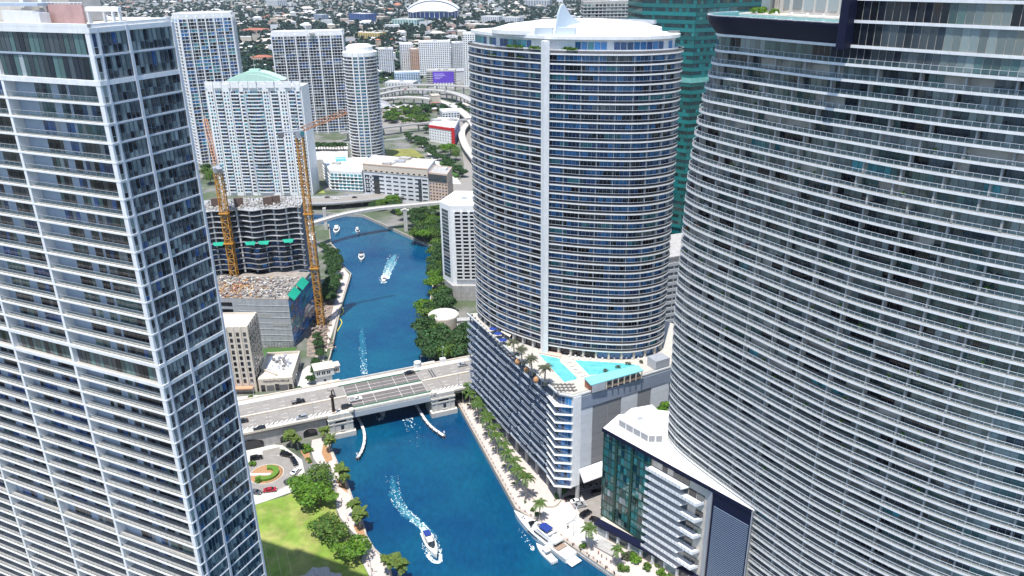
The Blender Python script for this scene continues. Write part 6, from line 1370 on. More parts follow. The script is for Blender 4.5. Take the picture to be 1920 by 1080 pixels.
for x in (-.8, .8):
    for y in (-.25, .25): LOU.box((x, y, .13), (1, 0), .07, .07, .26, 1)
LOUM = LOU.mesh('sun_lounger', (WHITE, GREYMET)); LOUD = LOU.mesh('sun_lounger_dark', (CONCD, GREYMET))
def lounger(p, rz, z, label, group, me=LOUM, name='sun_lounger'): o = link(name, me); o.location = (p[0], p[1], z); o.rotation_euler = (0, 0, rz); tag(o, label, 'lounger', group)
for k in range(26): p = G2(1068 + 5.6 * k, 667 + (k % 2) * 5, EDK); lounger(p, 1.4, EDK, 'white sun lounger in the rows before the arcade', 'loungers before the arcade')
for k in range(16): p = G2(1040 + 8 * (k % 5) + 3 * (k // 5), 722 + 5.5 * (k // 5), EDK); lounger(p, .6, EDK, 'grey sun lounger clustered at the deck prow', 'loungers at the deck prow', LOUD)
for k in range(16): p = G2(884 + 5.2 * k, 592 + 5.4 * k, EDK); lounger(p, 2.2, EDK, 'dark lounger in the line along the deck rail above the river', 'loungers along the deck rail', LOUD)
for k in range(5): p = G2(1066 + 6.8 * k, 680 + 6.2 * k, EDK); lounger(p, .4, EDK, 'pale lounger between the two pools', 'loungers between the pools')
def parasol(p, m, label, z, r=1.7, group=None):
    T = thing('parasol', label, 'parasol', (p[0], p[1], z), group); b = MB(); b.tube([(p[0], p[1], z), (p[0], p[1], z + 2.7)], .05, 6); b.build('pole', GREYMET, T); b = MB(); b.cyl(p, r, z + 2.2, z + 2.85, 8, r1=.05); b.build('canopy', m, T)
for (px, py) in ((925, 625), (934, 634), (943, 646)): parasol(G2(px, py, EDK), BLUEC, 'blue parasol on the pool deck beside the palms', EDK, 1.8, 'blue parasols on the pool deck')
q = [G2(*p, EDK + 2.4) for p in ((943, 614), (962, 622), (956, 632), (939, 622))]; b = MB(); b.prism(q, EDK + 2.3, EDK + 2.5); T = tag(b.build('awning', CREAM), 'cream awning over the deck tables', 'awning')
for c_ in q: b = MB(); b.beam((*c_, EDK), (*c_, EDK + 2.3), .08); b.build('awning_post', GREYMET, T)
# sky pool terrace
for k in range(10):
    i = 4 + int((len(SKYD) - 8) * k / 10); p = offset(SKYD, 8.0)[i]; lounger(p, 1.9, 182.95, 'white lounger beside the sky pool', 'loungers beside the sky pool')
for k in range(9):
    i = 1 + int((len(SKYD) - 10) * k / 14); p = offset(SKYD, 9.5)[i]; shrub(p, 1.6, LEAFB, 'leafy shrub behind the sky pool', 'shrubs behind the sky pool', 160, 182.9)
for (px, py) in ((1238, 775), (1250, 768), (1243, 783)): shrub(G2(px, py, 40), 3.0, LEAFB, 'bright green roof garden bush behind the white roof', 'roof garden bushes', 240, 40)

# ---- terrace furniture on the sail tower
def table_mesh(m):
    b = MB(); b.cyl((0, 0), .75, .70, .76, 14); b.tube([(0, 0, 0), (0, 0, .7)], [.08, .06], 6); b.cyl((0, 0), .35, 0, .05, 12); return b.mesh('patio_table', m)
def chair_mesh(m):
    b = MB(); b.box((0, 0, .42), (1, 0), .6, .6, .12); b.box((-.28, 0, .75), (1, 0), .1, .6, .6)
    for x in (-.25, .25):
        for y in (-.25, .25): b.box((x, y, .18), (1, 0), .06, .06, .36)
    for y in (-.3, .3): b.box((0, y, .62), (1, 0), .55, .07, .07)
    return b.mesh('patio_chair', m)
def sofa_mesh(m):
    b = MB(); b.box((0, 0, .3), (1, 0), 1.9, .85, .3); b.box((0, .38, .62), (1, 0), 1.9, .14, .5)
    for x in (-.9, .9): b.box((x, 0, .5), (1, 0), .14, .85, .35)
    return b.mesh('patio_sofa', m)
FM = {'dark': DKMET, 'navy': mat('navy_cushion', (.012, .016, .10), .8), 'white': WHITE2, 'rust': mat('rust_top', (.38, .12, .06), .7), 'grey': CONCD}
TM = {k: table_mesh(m) for k, m in FM.items()}; CHM = {k: chair_mesh(m) for k, m in FM.items()}; SM = {k: sofa_mesh(m) for k, m in FM.items()}
cnt = 0
for n in range(2, 33):
    C = resample(a_curve(n), 1.5); z = a_z(n)
    for i in range(8, len(C) - 4):
        x, y, dp = PJ((*C[i], z))
        if not (1260 < x < 1900 and 0 < y < 1075): continue
        if random.random() < .15 and cnt < 330:
            t = (C[i + 1] - C[i]).normalized(); nn = Vector((-t.y, t.x)); p = C[i] + nn * 1.3; ck = random.choice(('dark', 'dark', 'dark', 'grey', 'white', 'navy', 'rust') if random.random() < .6 else ('dark', 'grey')); a = math.atan2(t.y, t.x)
            r_ = random.random()
            if r_ < .5:
                o = link('patio_table', TM[ck]); o.location = (*p, z); tag(o, ck + ' round table on a sail tower terrace', 'table', ck + ' terrace tables')
                for q in (-1.25, 1.25): c = link('patio_chair', CHM['dark']); c.location = (*(p + t * q), z); c.rotation_euler = (0, 0, a + (0 if q < 0 else math.pi)); tag(c, 'dark metal chair on a sail tower terrace', 'chair', 'terrace chairs'); cnt += 1
            elif r_ < .8: o = link('patio_sofa', SM[ck]); o.location = (*p, z); o.rotation_euler = (0, 0, a); tag(o, ck + ' sofa on a sail tower terrace', 'sofa', ck + ' terrace sofas')
            else: lounger(p, a, z, 'lounger laid along a sail tower terrace', 'terrace loungers', LOUD)
            cnt += 1

PL0 = crown_np(np.random.default_rng(9), .6, .6, .7, 60, .16, 5, 1.0); PLV = np_mesh('potted_plant', *PL0, LEAFB); POT = MB(); POT.cyl((0, 0), .28, 0, .55, 10, r1=.34); POTM = POT.mesh('pot', CONC)
for k in range(70):
    n = random.randint(1, 34); C = resample(a_curve(n), 1.5); i = random.randrange(9, len(C) - 6); z = a_z(n)
    if not (1260 < PJ((*C[i], z))[0] < 1900 and 0 < PJ((*C[i], z))[1] < 1075): continue
    t = (C[i + 1] - C[i]).normalized(); p = C[i] + Vector((-t.y, t.x)) * .7; T = thing('potted_plant', 'leafy potted plant at the rail of a sail tower terrace', 'plant', (*p, z), 'potted plants on the sail tower terraces'); link('foliage', PLV, T); link('pot', POTM, T)
# ================================================================== vehicles
def car_body(m, kind):
    prof = {'sedan': [(-2.3, .35), (-2.35, .75), (-2.2, .95), (-1.55, 1.0), (-.95, 1.42), (.45, 1.42), (1.2, .98), (2.1, .86), (2.3, .6), (2.25, .35)], 'suv': [(-2.35, .4), (-2.4, .9), (-2.3, 1.15), (-2.05, 1.72), (.3, 1.75), (1.05, 1.15), (2.1, 1.02), (2.35, .7), (2.3, .4)], 'pickup': [(-2.7, .45), (-2.75, 1.05), (-.75, 1.05), (-.65, 1.75), (.55, 1.75), (1.2, 1.12), (2.4, 1.02), (2.6, .7), (2.55, .45)]}[kind]
    b = MB(); n = len(prof); W = .92
    for y, f in ((-W, 1), (W, 1)): b.v += [(x, y * (.80 if z > 1.2 else 1.0), z) for x, z in prof]
    b.f += [tuple(range(n)), tuple(range(2 * n - 1, n - 1, -1))] + [(i, n + i, n + (i + 1) % n, (i + 1) % n) for i in range(n)]; b.mi += [0] * (n + 2)
    return b.mesh('car_body', m), prof
def make_car(kind, mbody, label, loc):
    T = thing({'sedan': 'car', 'suv': 'suv', 'pickup': 'pickup_truck'}[kind], label, 'car', loc); me, prof = car_body(mbody, kind); link('body', me, T); z1 = 1.46 if kind == 'sedan' else 1.79
    x0, x1 = {'sedan': (-1.25, .85), 'suv': (-2.15, .72), 'pickup': (-.68, .92)}[kind]; zb = 1.02 if kind == 'sedan' else 1.2
    def part(nm, m, vs, fs): b = MB(); b.add(vs, fs); o = link(nm, b.mesh(nm, m), T); return o
    for s in (-1, 1): part('side_window', G_BLACK, [(x0 + .12, s * .93, zb), (x1 + .1, s * .93, zb), (x1 - .5, s * .765, z1 - .12), (x0 + .42, s * .765, z1 - .12)], ((0, 1, 2, 3),))
    fx = {'sedan': ((1.22, 1.0), (.5, 1.43)), 'suv': ((1.07, 1.17), (.34, 1.75)), 'pickup': ((1.22, 1.14), (.59, 1.75))}[kind]
    part('windscreen', G_BLACK, [(fx[0][0] + .02, -.8, fx[0][1]), (fx[0][0] + .02, .8, fx[0][1]), (fx[1][0] + .02, .68, fx[1][1]), (fx[1][0] + .02, -.68, fx[1][1])], ((0, 1, 2, 3),))
    rx = {'sedan': ((-1.57, 1.02), (-.98, 1.43)), 'suv': ((-2.3, 1.18), (-2.07, 1.7)), 'pickup': ((-.76, 1.1), (-.68, 1.72))}[kind]
    part('rear_window', G_BLACK, [(rx[0][0] - .02, .78, rx[0][1]), (rx[0][0] - .02, -.78, rx[0][1]), (rx[1][0] - .02, -.66, rx[1][1]), (rx[1][0] - .02, .66, rx[1][1])], ((0, 1, 2, 3),))
    if kind == 'pickup': part('cargo_bed', CONCD, [(-2.6, -.78, 1.06), (-.85, -.78, 1.06), (-.85, .78, 1.06), (-2.6, .78, 1.06)], ((0, 1, 2, 3),))
    for x in (-1.45, 1.45):
        for s in (-1, 1): b = MB(); b.tube([(x, s * .70, .36), (x, s * .96, .36)], .36, 12); wh = link('wheel', b.mesh('wheel', TYRE), T); b = MB(); b.tube([(x, s * .90, .36), (x, s * .975, .36)], .2, 10); link('rim', b.mesh('rim', GREYMET), wh)
    for s in (-1, 1):
        b = MB(); b.box((2.24 if kind != 'pickup' else 2.5, s * .62, .72), (1, 0), .16, .4, .16); link('headlight', b.mesh('headlight', WHITE), T); b = MB(); b.box((-2.32 if kind != 'pickup' else -2.7, s * .7, .82), (1, 0), .12, .3, .2); link('tail_light', b.mesh('tail_light', RED), T)
    return T
PAINT = {'black': mat('paint_black', (.008, .008, .010), .2, 0, .7), 'white': mat('paint_white', (.72, .72, .72), .25, 0, .6), 'silver': mat('paint_silver', (.42, .43, .45), .3, .4), 'red': mat('paint_red', (.32, .012, .02), .25, 0, .6), 'grey': mat('paint_grey', (.10, .105, .11), .25, .2), 'blue': mat('paint_blue', (.02, .05, .22), .25)}
SZ = 1.12
bz = math.atan2(BD.y, BD.x)
for (px, py, z, kind, col, rz, lb) in ((560, 755, BZ, 'pickup', 'black', bz, 'black pickup on the bridge approach above the arches'), (566, 785, BZ, 'suv', 'silver', bz + math.pi, 'silver car beside the hatched lane on the bridge approach'), (487, 807, BZ, 'suv', 'black', bz + math.pi, 'black car at the foot of the bridge approach'), (454, 792, BZ, 'sedan', 'black', bz + math.pi, 'dark car half hidden by the glass flank on the approach'), (651, 765, BZ, 'suv', 'black', bz, 'black car waiting at the left end of the lift span'), (668, 751, BZ, 'pickup', 'white', bz, 'white pickup on the lift span beside the green kerb'), (767, 701, BZ, 'sedan', 'black', bz + math.pi, 'black car at the right end of the lift span'), (867, 686, BZ, 'sedan', 'silver', bz + math.pi, 'silver car on the far approach by the parking rails'),
    (481, 861, ZL, 'suv', 'black', .35, 'black SUV at the underpass mouth on the roundabout'), (537, 855, ZL, 'suv', 'black', -.35, 'large black SUV at the top of the roundabout'), (552, 868, ZL, 'suv', 'black', -1.0, 'black car parked at the roundabout bend behind the large SUV'), (555, 886, ZL, 'sedan', 'white', 1.15, 'white car parked along the roundabout kerb'), (545, 904, ZL, 'suv', 'grey', .85, 'dark grey SUV parked below the white car'), (507, 921, ZL, 'sedan', 'red', .18, 'red car parked beside the lawn'), (479, 925, ZL, 'sedan', 'grey', -.15, 'dark car just behind the red car'),
    (1070, 937, ZL, 'sedan', 'black', .3, 'black car parked first under the canopy edge'), (1082, 942, ZL, 'sedan', 'white', .3, 'white car parked in the drive by the column'), (1087, 950, ZL, 'sedan', 'silver', .3, 'silver car parked beside the white car'), (1098, 966, ZL, 'suv', 'black', .75, 'black SUV parked below the silver car'), (1090, 920, ZL, 'sedan', 'silver', .3, 'silver car in the shade under the canopy'), (1114, 914, ZL, 'sedan', 'silver', .3, 'second shaded silver car under the canopy'), (1120, 925, ZL, 'sedan', 'black', .3, 'black car in the shade under the canopy'), (1118, 978, ZL, 'sedan', 'black', -.6, 'black car by the shop strip end'), (1133, 950, ZL, 'sedan', 'white', 1.2, 'white car by the green glass wall')):
    T = make_car(kind, PAINT[col], lb, G(px, py, z + (.03 if z == ZL else .02))); T.rotation_euler = (0, 0, rz); T.scale = (SZ,) * 3
cproto = None
for i, (px, py, z, col) in enumerate(((614, 371, 8, 'grey'), (630, 374, 8, 'white'), (650, 367, 8, 'silver'), (665, 371, 8, 'black'), (720, 364, 8, 'white'), (740, 186, 12, 'white'), (780, 172, 15, 'black'), (800, 170, 15, 'white'), (760, 168, 15, 'red'), (835, 171, 15, 'silver'))):
    T = make_car('sedan', PAINT[col], col + ' car crossing an elevated road beyond the river', G(px, py, z + .02)); T.rotation_euler = (0, 0, .1); T['group'] = col + ' cars on the elevated roads'

# ================================================================== boats
def hull_mesh(L, B, H, m, bow=2.2, tr=.85, flare=.12, sheer=.35):
    b = MB(); n = 14; st = []
    for i in range(n + 1):
        t = i / n; hw = B / 2 * (tr + (1 - tr) * min(1, t / .35)) * (1 - max(0, (t - .45) / .55) ** bow); z = H + sheer * H * t * t; x = -L / 2 + L * t
        st.append([(x - (.06 * L * t ** 3), 0, -.5), (x - .03 * L * t ** 3, hw * (1 - flare), 0.05), (x, hw, z), (x, -hw, z), (x - .03 * L * t ** 3, -hw * (1 - flare), 0.05)])
    for s in st: b.v += s
    for i in range(n):
        for j in range(5): a, c = i * 5 + j, i * 5 + (j + 1) % 5; b.f.append((a, c, c + 5, a + 5)); b.mi.append(0)
    b.f.append((4, 3, 2, 1, 0)); b.mi.append(0)
    return b.mesh('hull', m)
def loft_box(b, pts0, pts1, z0, z1, mi=0):
    n = len(pts0); o = len(b.v); b.v += [(x, y, z0) for x, y in pts0] + [(x, y, z1) for x, y in pts1]; b.f.append(tuple(range(o + n, o + 2 * n))); b.mi.append(mi)
    for i in range(n): j = (i + 1) % n; b.f.append((o + i, o + j, o + n + j, o + n + i)); b.mi.append(mi)
BOATW = mat('boat_gelcoat', (.72, .72, .70), .25, 0, .6, var=.03)
def dk(x0, x1, hw0, hw1, nose): return [(x0, -hw0), (x1 - nose, -hw1), (x1, -hw1 * .35), (x1, hw1 * .35), (x1 - nose, hw1), (x0, hw0)]
def add(T, nm, m, fn): b = MB(); fn(b); return link(nm, b.mesh(nm, m), T)
def big_yacht(loc, rz, label):
    T = thing('motor_yacht', label, 'yacht', loc); L = 29; link('hull', hull_mesh(L, 6.4, 2.3, BOATW, 2.0, .9, .1, .25), T)
    add(T, 'deckhouse', BOATW, lambda b: loft_box(b, dk(-8, 7, 2.5, 2.0, 4), dk(-8, 4.4, 2.3, 1.7, 3), 2.4, 4.2)); add(T, 'windscreen', G_BLACK, lambda b: loft_box(b, dk(3.4, 6.3, 2.15, 1.75, 2.2), dk(3.2, 4.8, 1.95, 1.5, 1.6), 3.2, 4.28))
    for s in (-1, 1): add(T, 'side_window', G_BLACK, lambda b: b.box((-2, s * 2.43, 3.3), (1, 0), 7, .14, .6)); add(T, 'hull_window', G_BLACK, lambda b: b.box((1.5, s * 3.0, 1.7), (1, -.02 * s), 5, .2, .35))
    add(T, 'flybridge', BOATW, lambda b: loft_box(b, dk(-9, 3, 2.3, 1.8, 2.4), dk(-9, 3, 2.35, 1.9, 2.4), 4.2, 5.0)); add(T, 'flybridge_floor', CONCD, lambda b: loft_box(b, dk(-3, 2, 1.5, 1.2, 1.2), dk(-3, 2, 1.5, 1.2, 1.2), 5.0, 5.06)); add(T, 'canvas_top', BLUEC, lambda b: loft_box(b, dk(-4.2, .2, 1.9, 1.8, .8), dk(-3.9, -.2, 1.6, 1.5, .7), 6.3, 6.6))
    for x in (-3.8, -.4):
        for s in (-1, 1): add(T, 'canvas_post', GREYMET, lambda b: b.beam((x, s * 1.5, 5), (x, s * 1.5, 6.4), .06))
    add(T, 'radar_arch', BOATW, lambda b: (b.box((-5.6, 0, 6.3), (1, 0), .8, 4.2, .3), b.box((-5.4, -2, 5.6), (1, 0), .7, .25, 1.4), b.box((-5.4, 2, 5.6), (1, 0), .7, .25, 1.4)))
    add(T, 'tender', BOATW, lambda b: b.box((-7.2, 0, 5.3), (1, 0), 2.6, 1.5, .5)); add(T, 'aft_cockpit', WOOD, lambda b: b.box((-9.3, 0, 2.75), (1, 0), 2.4, 4.6, .12)); add(T, 'aft_shade', G_BLACK, lambda b: b.box((-8.12, 0, 3.3), (1, 0), .2, 3.8, 1.5)); add(T, 'swim_platform', BOATW, lambda b: b.box((-15.6, 0, .7), (1, 0), 3.2, 5.0, .3))
    add(T, 'bow_hatches', DKMET, lambda b: (b.box((9.5, .5, 2.85), (1, 0), .5, .5, .2), b.box((9.9, -.5, 2.88), (1, 0), .5, .5, .2), b.box((8.7, 0, 2.85), (1, 0), .6, .4, .2)))
    T.rotation_euler = (0, 0, rz); T.scale = (1.1, .95, 1.0); return T
def console_boat(loc, rz, label, L=11):
    T = thing('centre_console_boat', label, 'boat', loc); link('hull', hull_mesh(L, 3.0, 1.1, BOATW, 2.0, .9), T); add(T, 'cockpit_floor', CONCL, lambda b: loft_box(b, dk(-L * .45, L * .12, 1.1, 1.05, .8), dk(-L * .45, L * .12, 1.1, 1.05, .8), 1.1, 1.17)); add(T, 'hardtop', BOATW, lambda b: b.box((-.6, 0, 3.0), (1, 0), 3.0, 2.2, .14)); add(T, 'console', BOATW, lambda b: b.box((-.2, 0, 1.7), (1, 0), 1.4, 1.1, 1.1)); add(T, 'windscreen', G_BLACK, lambda b: b.box((.55, 0, 2.3), (1, 0), .1, 1.2, .6))
    for s in (-1, 1): add(T, 'hardtop_post', GREYMET, lambda b: (b.beam((.5, s * .8, 1.1), (.5, s * .8, 3), .05), b.beam((-1.6, s * .8, 1.1), (-1.6, s * .8, 3), .05)))
    for s in (-.8, 0, .8): add(T, 'outboard', DKMET if L < 9 else WHITE, lambda b: b.box((-L / 2 - .3, s, 1.1), (1, 0), .8, .5, 1.1))
    T.rotation_euler = (0, 0, rz); return T
def cruiser(loc, rz, label, L=15, canvas=BLUEC):
    T = thing('cabin_cruiser', label, 'boat', loc); link('hull', hull_mesh(L, L * .29, 1.7, BOATW, 2.2, .88), T); k = L / 15
    add(T, 'deckhouse', BOATW, lambda b: loft_box(b, dk(-4 * k, 3.6 * k, 1.6 * k, 1.3 * k, 2 * k), dk(-4 * k, 1.8 * k, 1.4 * k, 1.0 * k, 1.2 * k), 1.7, 3.2)); add(T, 'windscreen', G_DARK, lambda b: loft_box(b, dk(1.0 * k, 3.4 * k, 1.42 * k, 1.15 * k, 1.4 * k), dk(.9 * k, 2.2 * k, 1.28 * k, .95 * k, 1.0 * k), 2.2, 3.26)); add(T, 'canvas_top', canvas, lambda b: b.box((-4.0 * k, 0, 3.7), (1, 0), 3.4 * k, 2.6 * k, .2))
    for s in (-1, 1): add(T, 'canvas_post', GREYMET, lambda b: (b.beam((-5.4 * k, s * 1.2 * k, 1.7), (-5.4 * k, s * 1.2 * k, 3.7), .05), b.beam((-2.6 * k, s * 1.2 * k, 1.7), (-2.6 * k, s * 1.2 * k, 3.7), .05))); add(T, 'side_window', G_BLACK, lambda b: b.box((-1.2 * k, s * 1.52 * k, 2.5), (1, 0), 3.4 * k, .12, .5)); add(T, 'bow_rail', GREYMET, lambda b: b.tube([(2 * k, s * 1.9 * k, 2.6), (5 * k, s * 1.1 * k, 2.9), (7.2 * k, 0, 3.0)], .04, 5))
    add(T, 'cockpit_floor', CONCL, lambda b: b.box((-5.6 * k, 0, 1.74), (1, 0), 2.6 * k, 3.0 * k, .08)); add(T, 'swim_platform', BOATW, lambda b: b.box((-7.9 * k, 0, .5), (1, 0), 1.2 * k, 3.4 * k, .2)); T.rotation_euler = (0, 0, rz); return T
def hd(a, b): v = G2(*b, 0) - G2(*a, 0); return math.atan2(v.y, v.x)
def at(px, py, z=0): return G(px, py, z)
big_yacht(at(1015, 1008), hd((1072, 1052), (962, 966)), 'large white motor yacht with blue canvas moored at the right bank')
console_boat(at(1022, 1040), hd((1042, 1058), (1003, 1020)), 'white centre console boat tied beside the large yacht', 11)
cruiser(at(808, 1026), hd((797, 1003), (822, 1052)), 'white cruiser with navy canvas running down the river in the foreground', 14)
console_boat(at(717, 775), hd((712, 762), (722, 786)), 'small open boat passing under the lift span', 8)
cruiser(at(631, 435), hd((633, 420), (628, 450)), 'white flybridge cruiser furthest up the river', 17, BOATW); cruiser(at(671, 437), hd((668, 430), (674, 444)), 'small white boat beside the flybridge cruiser upriver', 11, BOATW); cruiser(at(678, 486), hd((678, 472), (678, 500)), 'white sport boat in midstream beyond the bridge', 15, DKMET); console_boat(at(720, 527), hd((732, 495), (720, 527)), 'speedboat throwing a white wake beyond the bridge', 9)
# foam wakes: countless flecks, one sheet of them per wake
FOAM = mat('foam', (.62, .72, .72), .8, isl=.15); FOAMT = mat('churned_water', (.02, .15, .22), .4, isl=.4)
def wake(pts, w0, w1, n, label, m=FOAM, sz=.3):
    """streaky flecks, dense at the start of the path and thinning out along it"""
    P = resample(cr([G2(*p, 0) for p in pts], 8), .6); b = MB(); rg = random.Random(n)
    for k in range(n):
        t = rg.random() ** 2.3; i = min(len(P) - 2, int(t * (len(P) - 1))); d = (P[i + 1] - P[i]).normalized(); nn = Vector((-d.y, d.x)); w = w0 + (w1 - w0) * t; side = rg.gauss(0, .38) if rg.random() < .55 else rg.choice((-1, 1)) * (1 + rg.gauss(0, .12))
        c = P[i] + nn * side * w / 2 + d * rg.uniform(-.5, .5); s = sz * rg.uniform(.2, 1) * (1.2 - .8 * t); dd = (d + nn * rg.gauss(0, .5)).normalized(); n2 = Vector((-dd.y, dd.x)); N = 6; l = rg.uniform(1.2, 3.2)
        b.add([(*(c + dd * s * l * rg.uniform(.7, 1.2) * math.cos(6.283 * q / N) + n2 * s * rg.uniform(.5, 1.1) * math.sin(6.283 * q / N)), .05 + .02 * rg.random()) for q in range(N)], (tuple(range(N)),))
    o = b.build('wake_foam', m); o['kind'] = 'stuff'; o['label'] = label; o['category'] = 'foam'; return o
def trail(pts, w0, w1, label, m, z):
    """ragged sheet of churned water along a wake"""
    P = resample(cr([G2(*p, 0) for p in pts], 8), .7); rg = random.Random(len(label)); n = len(P); A = []; B_ = []; a = b_ = 0
    for i, p in enumerate(P):
        d = (P[min(i + 1, n - 1)] - P[max(i - 1, 0)]).normalized(); nn = Vector((-d.y, d.x)); t = i / (n - 1); w = (w0 + (w1 - w0) * t) * .5 * min(1, 4 * (1 - t)); a = a * .6 + rg.gauss(0, .2); b_ = b_ * .6 + rg.gauss(0, .2)
        A.append(p + nn * w * max(.1, 1 + a)); B_.append(p - nn * w * max(.1, 1 + b_))
    b = MB()
    for i in range(n - 1): b.quad((*A[i], z), (*B_[i], z), (*B_[i + 1], z), (*A[i + 1], z))
    o = b.build('wake_trail', m); o['kind'] = 'stuff'; o['label'] = label; o['category'] = 'wake'; return o
W1 = ((806, 1006), (790, 985), (765, 965), (745, 940), (738, 915), (735, 890)); CH1 = mat('churn_deep', (.006, .105, .175), .25, var=.2, scale=.5); CH2 = mat('churn_light', (.03, .17, .235), .4, var=.3, scale=.8)
trail(W1, 3.6, 4.5, 'turquoise churned trail of the foreground cruiser', CH1, .012); trail(W1[:4], 2.6, 2.0, 'pale inner churn close behind the foreground cruiser', CH2, .024)
wake(W1, 2.0, 5.0, 640, 'foam wake behind the foreground cruiser', FOAM, .22)
wake(((822, 1054), (812, 1052), (800, 1035), (795, 1010)), .8, 2.0, 260, 'bow wave foam around the foreground cruiser', FOAM, .26); wake(((826, 1050), (824, 1030), (812, 1000)), .8, 1.6, 170, 'far side bow foam of the foreground cruiser', FOAM, .24)
W2 = ((722, 522), (728, 506), (735, 488), (741, 476)); trail(W2, 5.5, 6.0, 'pale churned trail of the speedboat beyond the bridge', CH2, .012); wake(W2, 4.2, 7, 700, 'white wake of the speedboat beyond the bridge', FOAM, .38); wake(((720, 530), (717, 524), (716, 518)), 3, 4, 70, 'bow foam of the speedboat', FOAM, .4)
W3 = ((683, 700), (681, 670), (679, 640), (678, 610)); trail(W3, 2.6, 3.0, 'fading old wake upstream of the bridge', CH1, .012); wake(W3, 2.6, 4.0, 110, 'thin foam streak upstream of the bridge', FOAM, .24)
W4 = ((764, 786), (772, 800), (780, 815), (785, 840)); wake(W4, 4, 7, 60, 'swirl of foam by the right fender', FOAM, .22); wake(((665, 437), (655, 433), (645, 430)), 2, 3, 70, 'small wake near the upriver boats', FOAMT, .5)
wake(((714, 786), (708, 782), (702, 778)), 2, 3, 60, 'foam around the boat under the span', FOAM, .26); wake(((1000, 1030), (985, 1010), (970, 985)), 1.2, 2.0, 40, 'foam along the moored yacht', FOAM, .22)
b = MB(); q = cr([G2(*p, .1) for p in ((632, 622), (641, 605), (636, 595), (644, 585), (640, 572))], 6); b.tube([(p.x, p.y, .15) for p in q], .3, 6); tag(b.build('floating_boom', mat('yellow_float', (.60, .52, .10), .6)), 'yellow floating boom looped along the site seawall', 'boom')

# ================================================================== people
def person_mesh(cl, legs):
    V = [(0, 0, .95), (0, 0, 1.2), (0, 0, 1.42), (0, 0, 1.52), (0, .02, 1.68), (0, .0, 1.78), (-.11, 0, .9), (-.13, .06, .48), (-.12, -.02, .06), (.11, 0, .9), (.13, -.10, .48), (.12, -.16, .06), (-.2, 0, 1.4), (-.27, .03, 1.12), (-.24, .14, .88), (.2, 0, 1.4), (.27, 0, 1.12), (.26, .1, .88), (-.12, .12, .04), (.12, -.02, .04)]
    E = [(0, 1), (1, 2), (2, 3), (3, 4), (4, 5), (0, 6), (6, 7), (7, 8), (0, 9), (9, 10), (10, 11), (2, 12), (12, 13), (13, 14), (2, 15), (15, 16), (16, 17), (8, 18), (11, 19)]
    rad = [.15, .14, .16, .06, .11, .08, .10, .075, .05, .10, .075, .05, .07, .05, .04, .07, .05, .04, .04, .04]
    me = bpy.data.meshes.new('p'); me.from_pydata(V, E, []); o = bpy.data.objects.new('p', me); COL.objects.link(o); o.modifiers.new('s', 'SKIN'); o.modifiers.new('d', 'SUBSURF').levels = 1
    for i, r in enumerate(rad): o.data.skin_vertices[0].data[i].radius = (r, r)
    o.data.skin_vertices[0].data[0].use_root = True
    dg = bpy.context.evaluated_depsgraph_get(); m2 = bpy.data.meshes.new_from_object(o.evaluated_get(dg)); bpy.data.objects.remove(o)
    SK = mat('skin', (.42, .26, .19), .6); HR = mat('hair', (.03, .02, .015), .7)
    for m in (cl, legs, SK, HR): m2.materials.append(m)
    for p in m2.polygons: z = p.center.z; p.material_index = 3 if z > 1.74 else (2 if z > 1.5 or z < .05 else (0 if z > .95 else 1))
    m2.polygons.foreach_set('use_smooth', [True] * len(m2.polygons)); return m2
PM = [person_mesh(mat('shirt_white', (.6, .6, .6), .8), mat('trouser_dark', (.03, .03, .05), .8)), person_mesh(mat('shirt_black', (.03, .03, .035), .8), mat('trouser_grey', (.2, .2, .2), .8)), person_mesh(mat('shirt_red', (.4, .05, .05), .8), mat('short_blue', (.04, .06, .2), .8))]
PN_ = ('person in white top and dark trousers', 'person in black top and grey trousers', 'person in red top and blue shorts')
for (px, py, k, w_) in ((641, 940, 1, 'walking on the left promenade by the bend'), (653, 977, 2, 'walking on the left promenade by the fan palms'), (691, 1063, 0, 'standing at the lower end of the left promenade'), (698, 1072, 1, 'standing beside the lower promenade lamp'), (1064, 992, 1, 'on the yacht quay walkway'), (1066, 990, 0, 'walking beside another on the yacht quay'), (1122, 1040, 2, 'near the shop strip planters'), (1128, 1046, 1, 'near the dock railing by the shops'), (1137, 1050, 0, 'by the dock end'), (1040, 940, 0, 'by the podium column'), (1145, 1057, 1, 'sitting area of the waterside walk')):
    p = G2(px, py); o = link('person', PM[k]); o.location = (*p, ZL + .02); o.rotation_euler = (0, 0, random.uniform(0, 6.28)); tag(o, PN_[k] + ' ' + w_, 'person')
for (px, py) in ((697, 1080), (1075, 1005), (1108, 1010), (790, 690), (840, 684)):
    p = G2(px, py); b = MB(); b.tube([(*p, ZL), (*p, ZL + 7)], [.1, .06], 6); b.box((p.x + .4, p.y, ZL + 7), (1, 0), 1.0, .3, .12); tag(b.build('lamp_post', GREYMET), 'slim grey lamp post by the river walk', 'lamp post', 'lamp posts by the river walk')

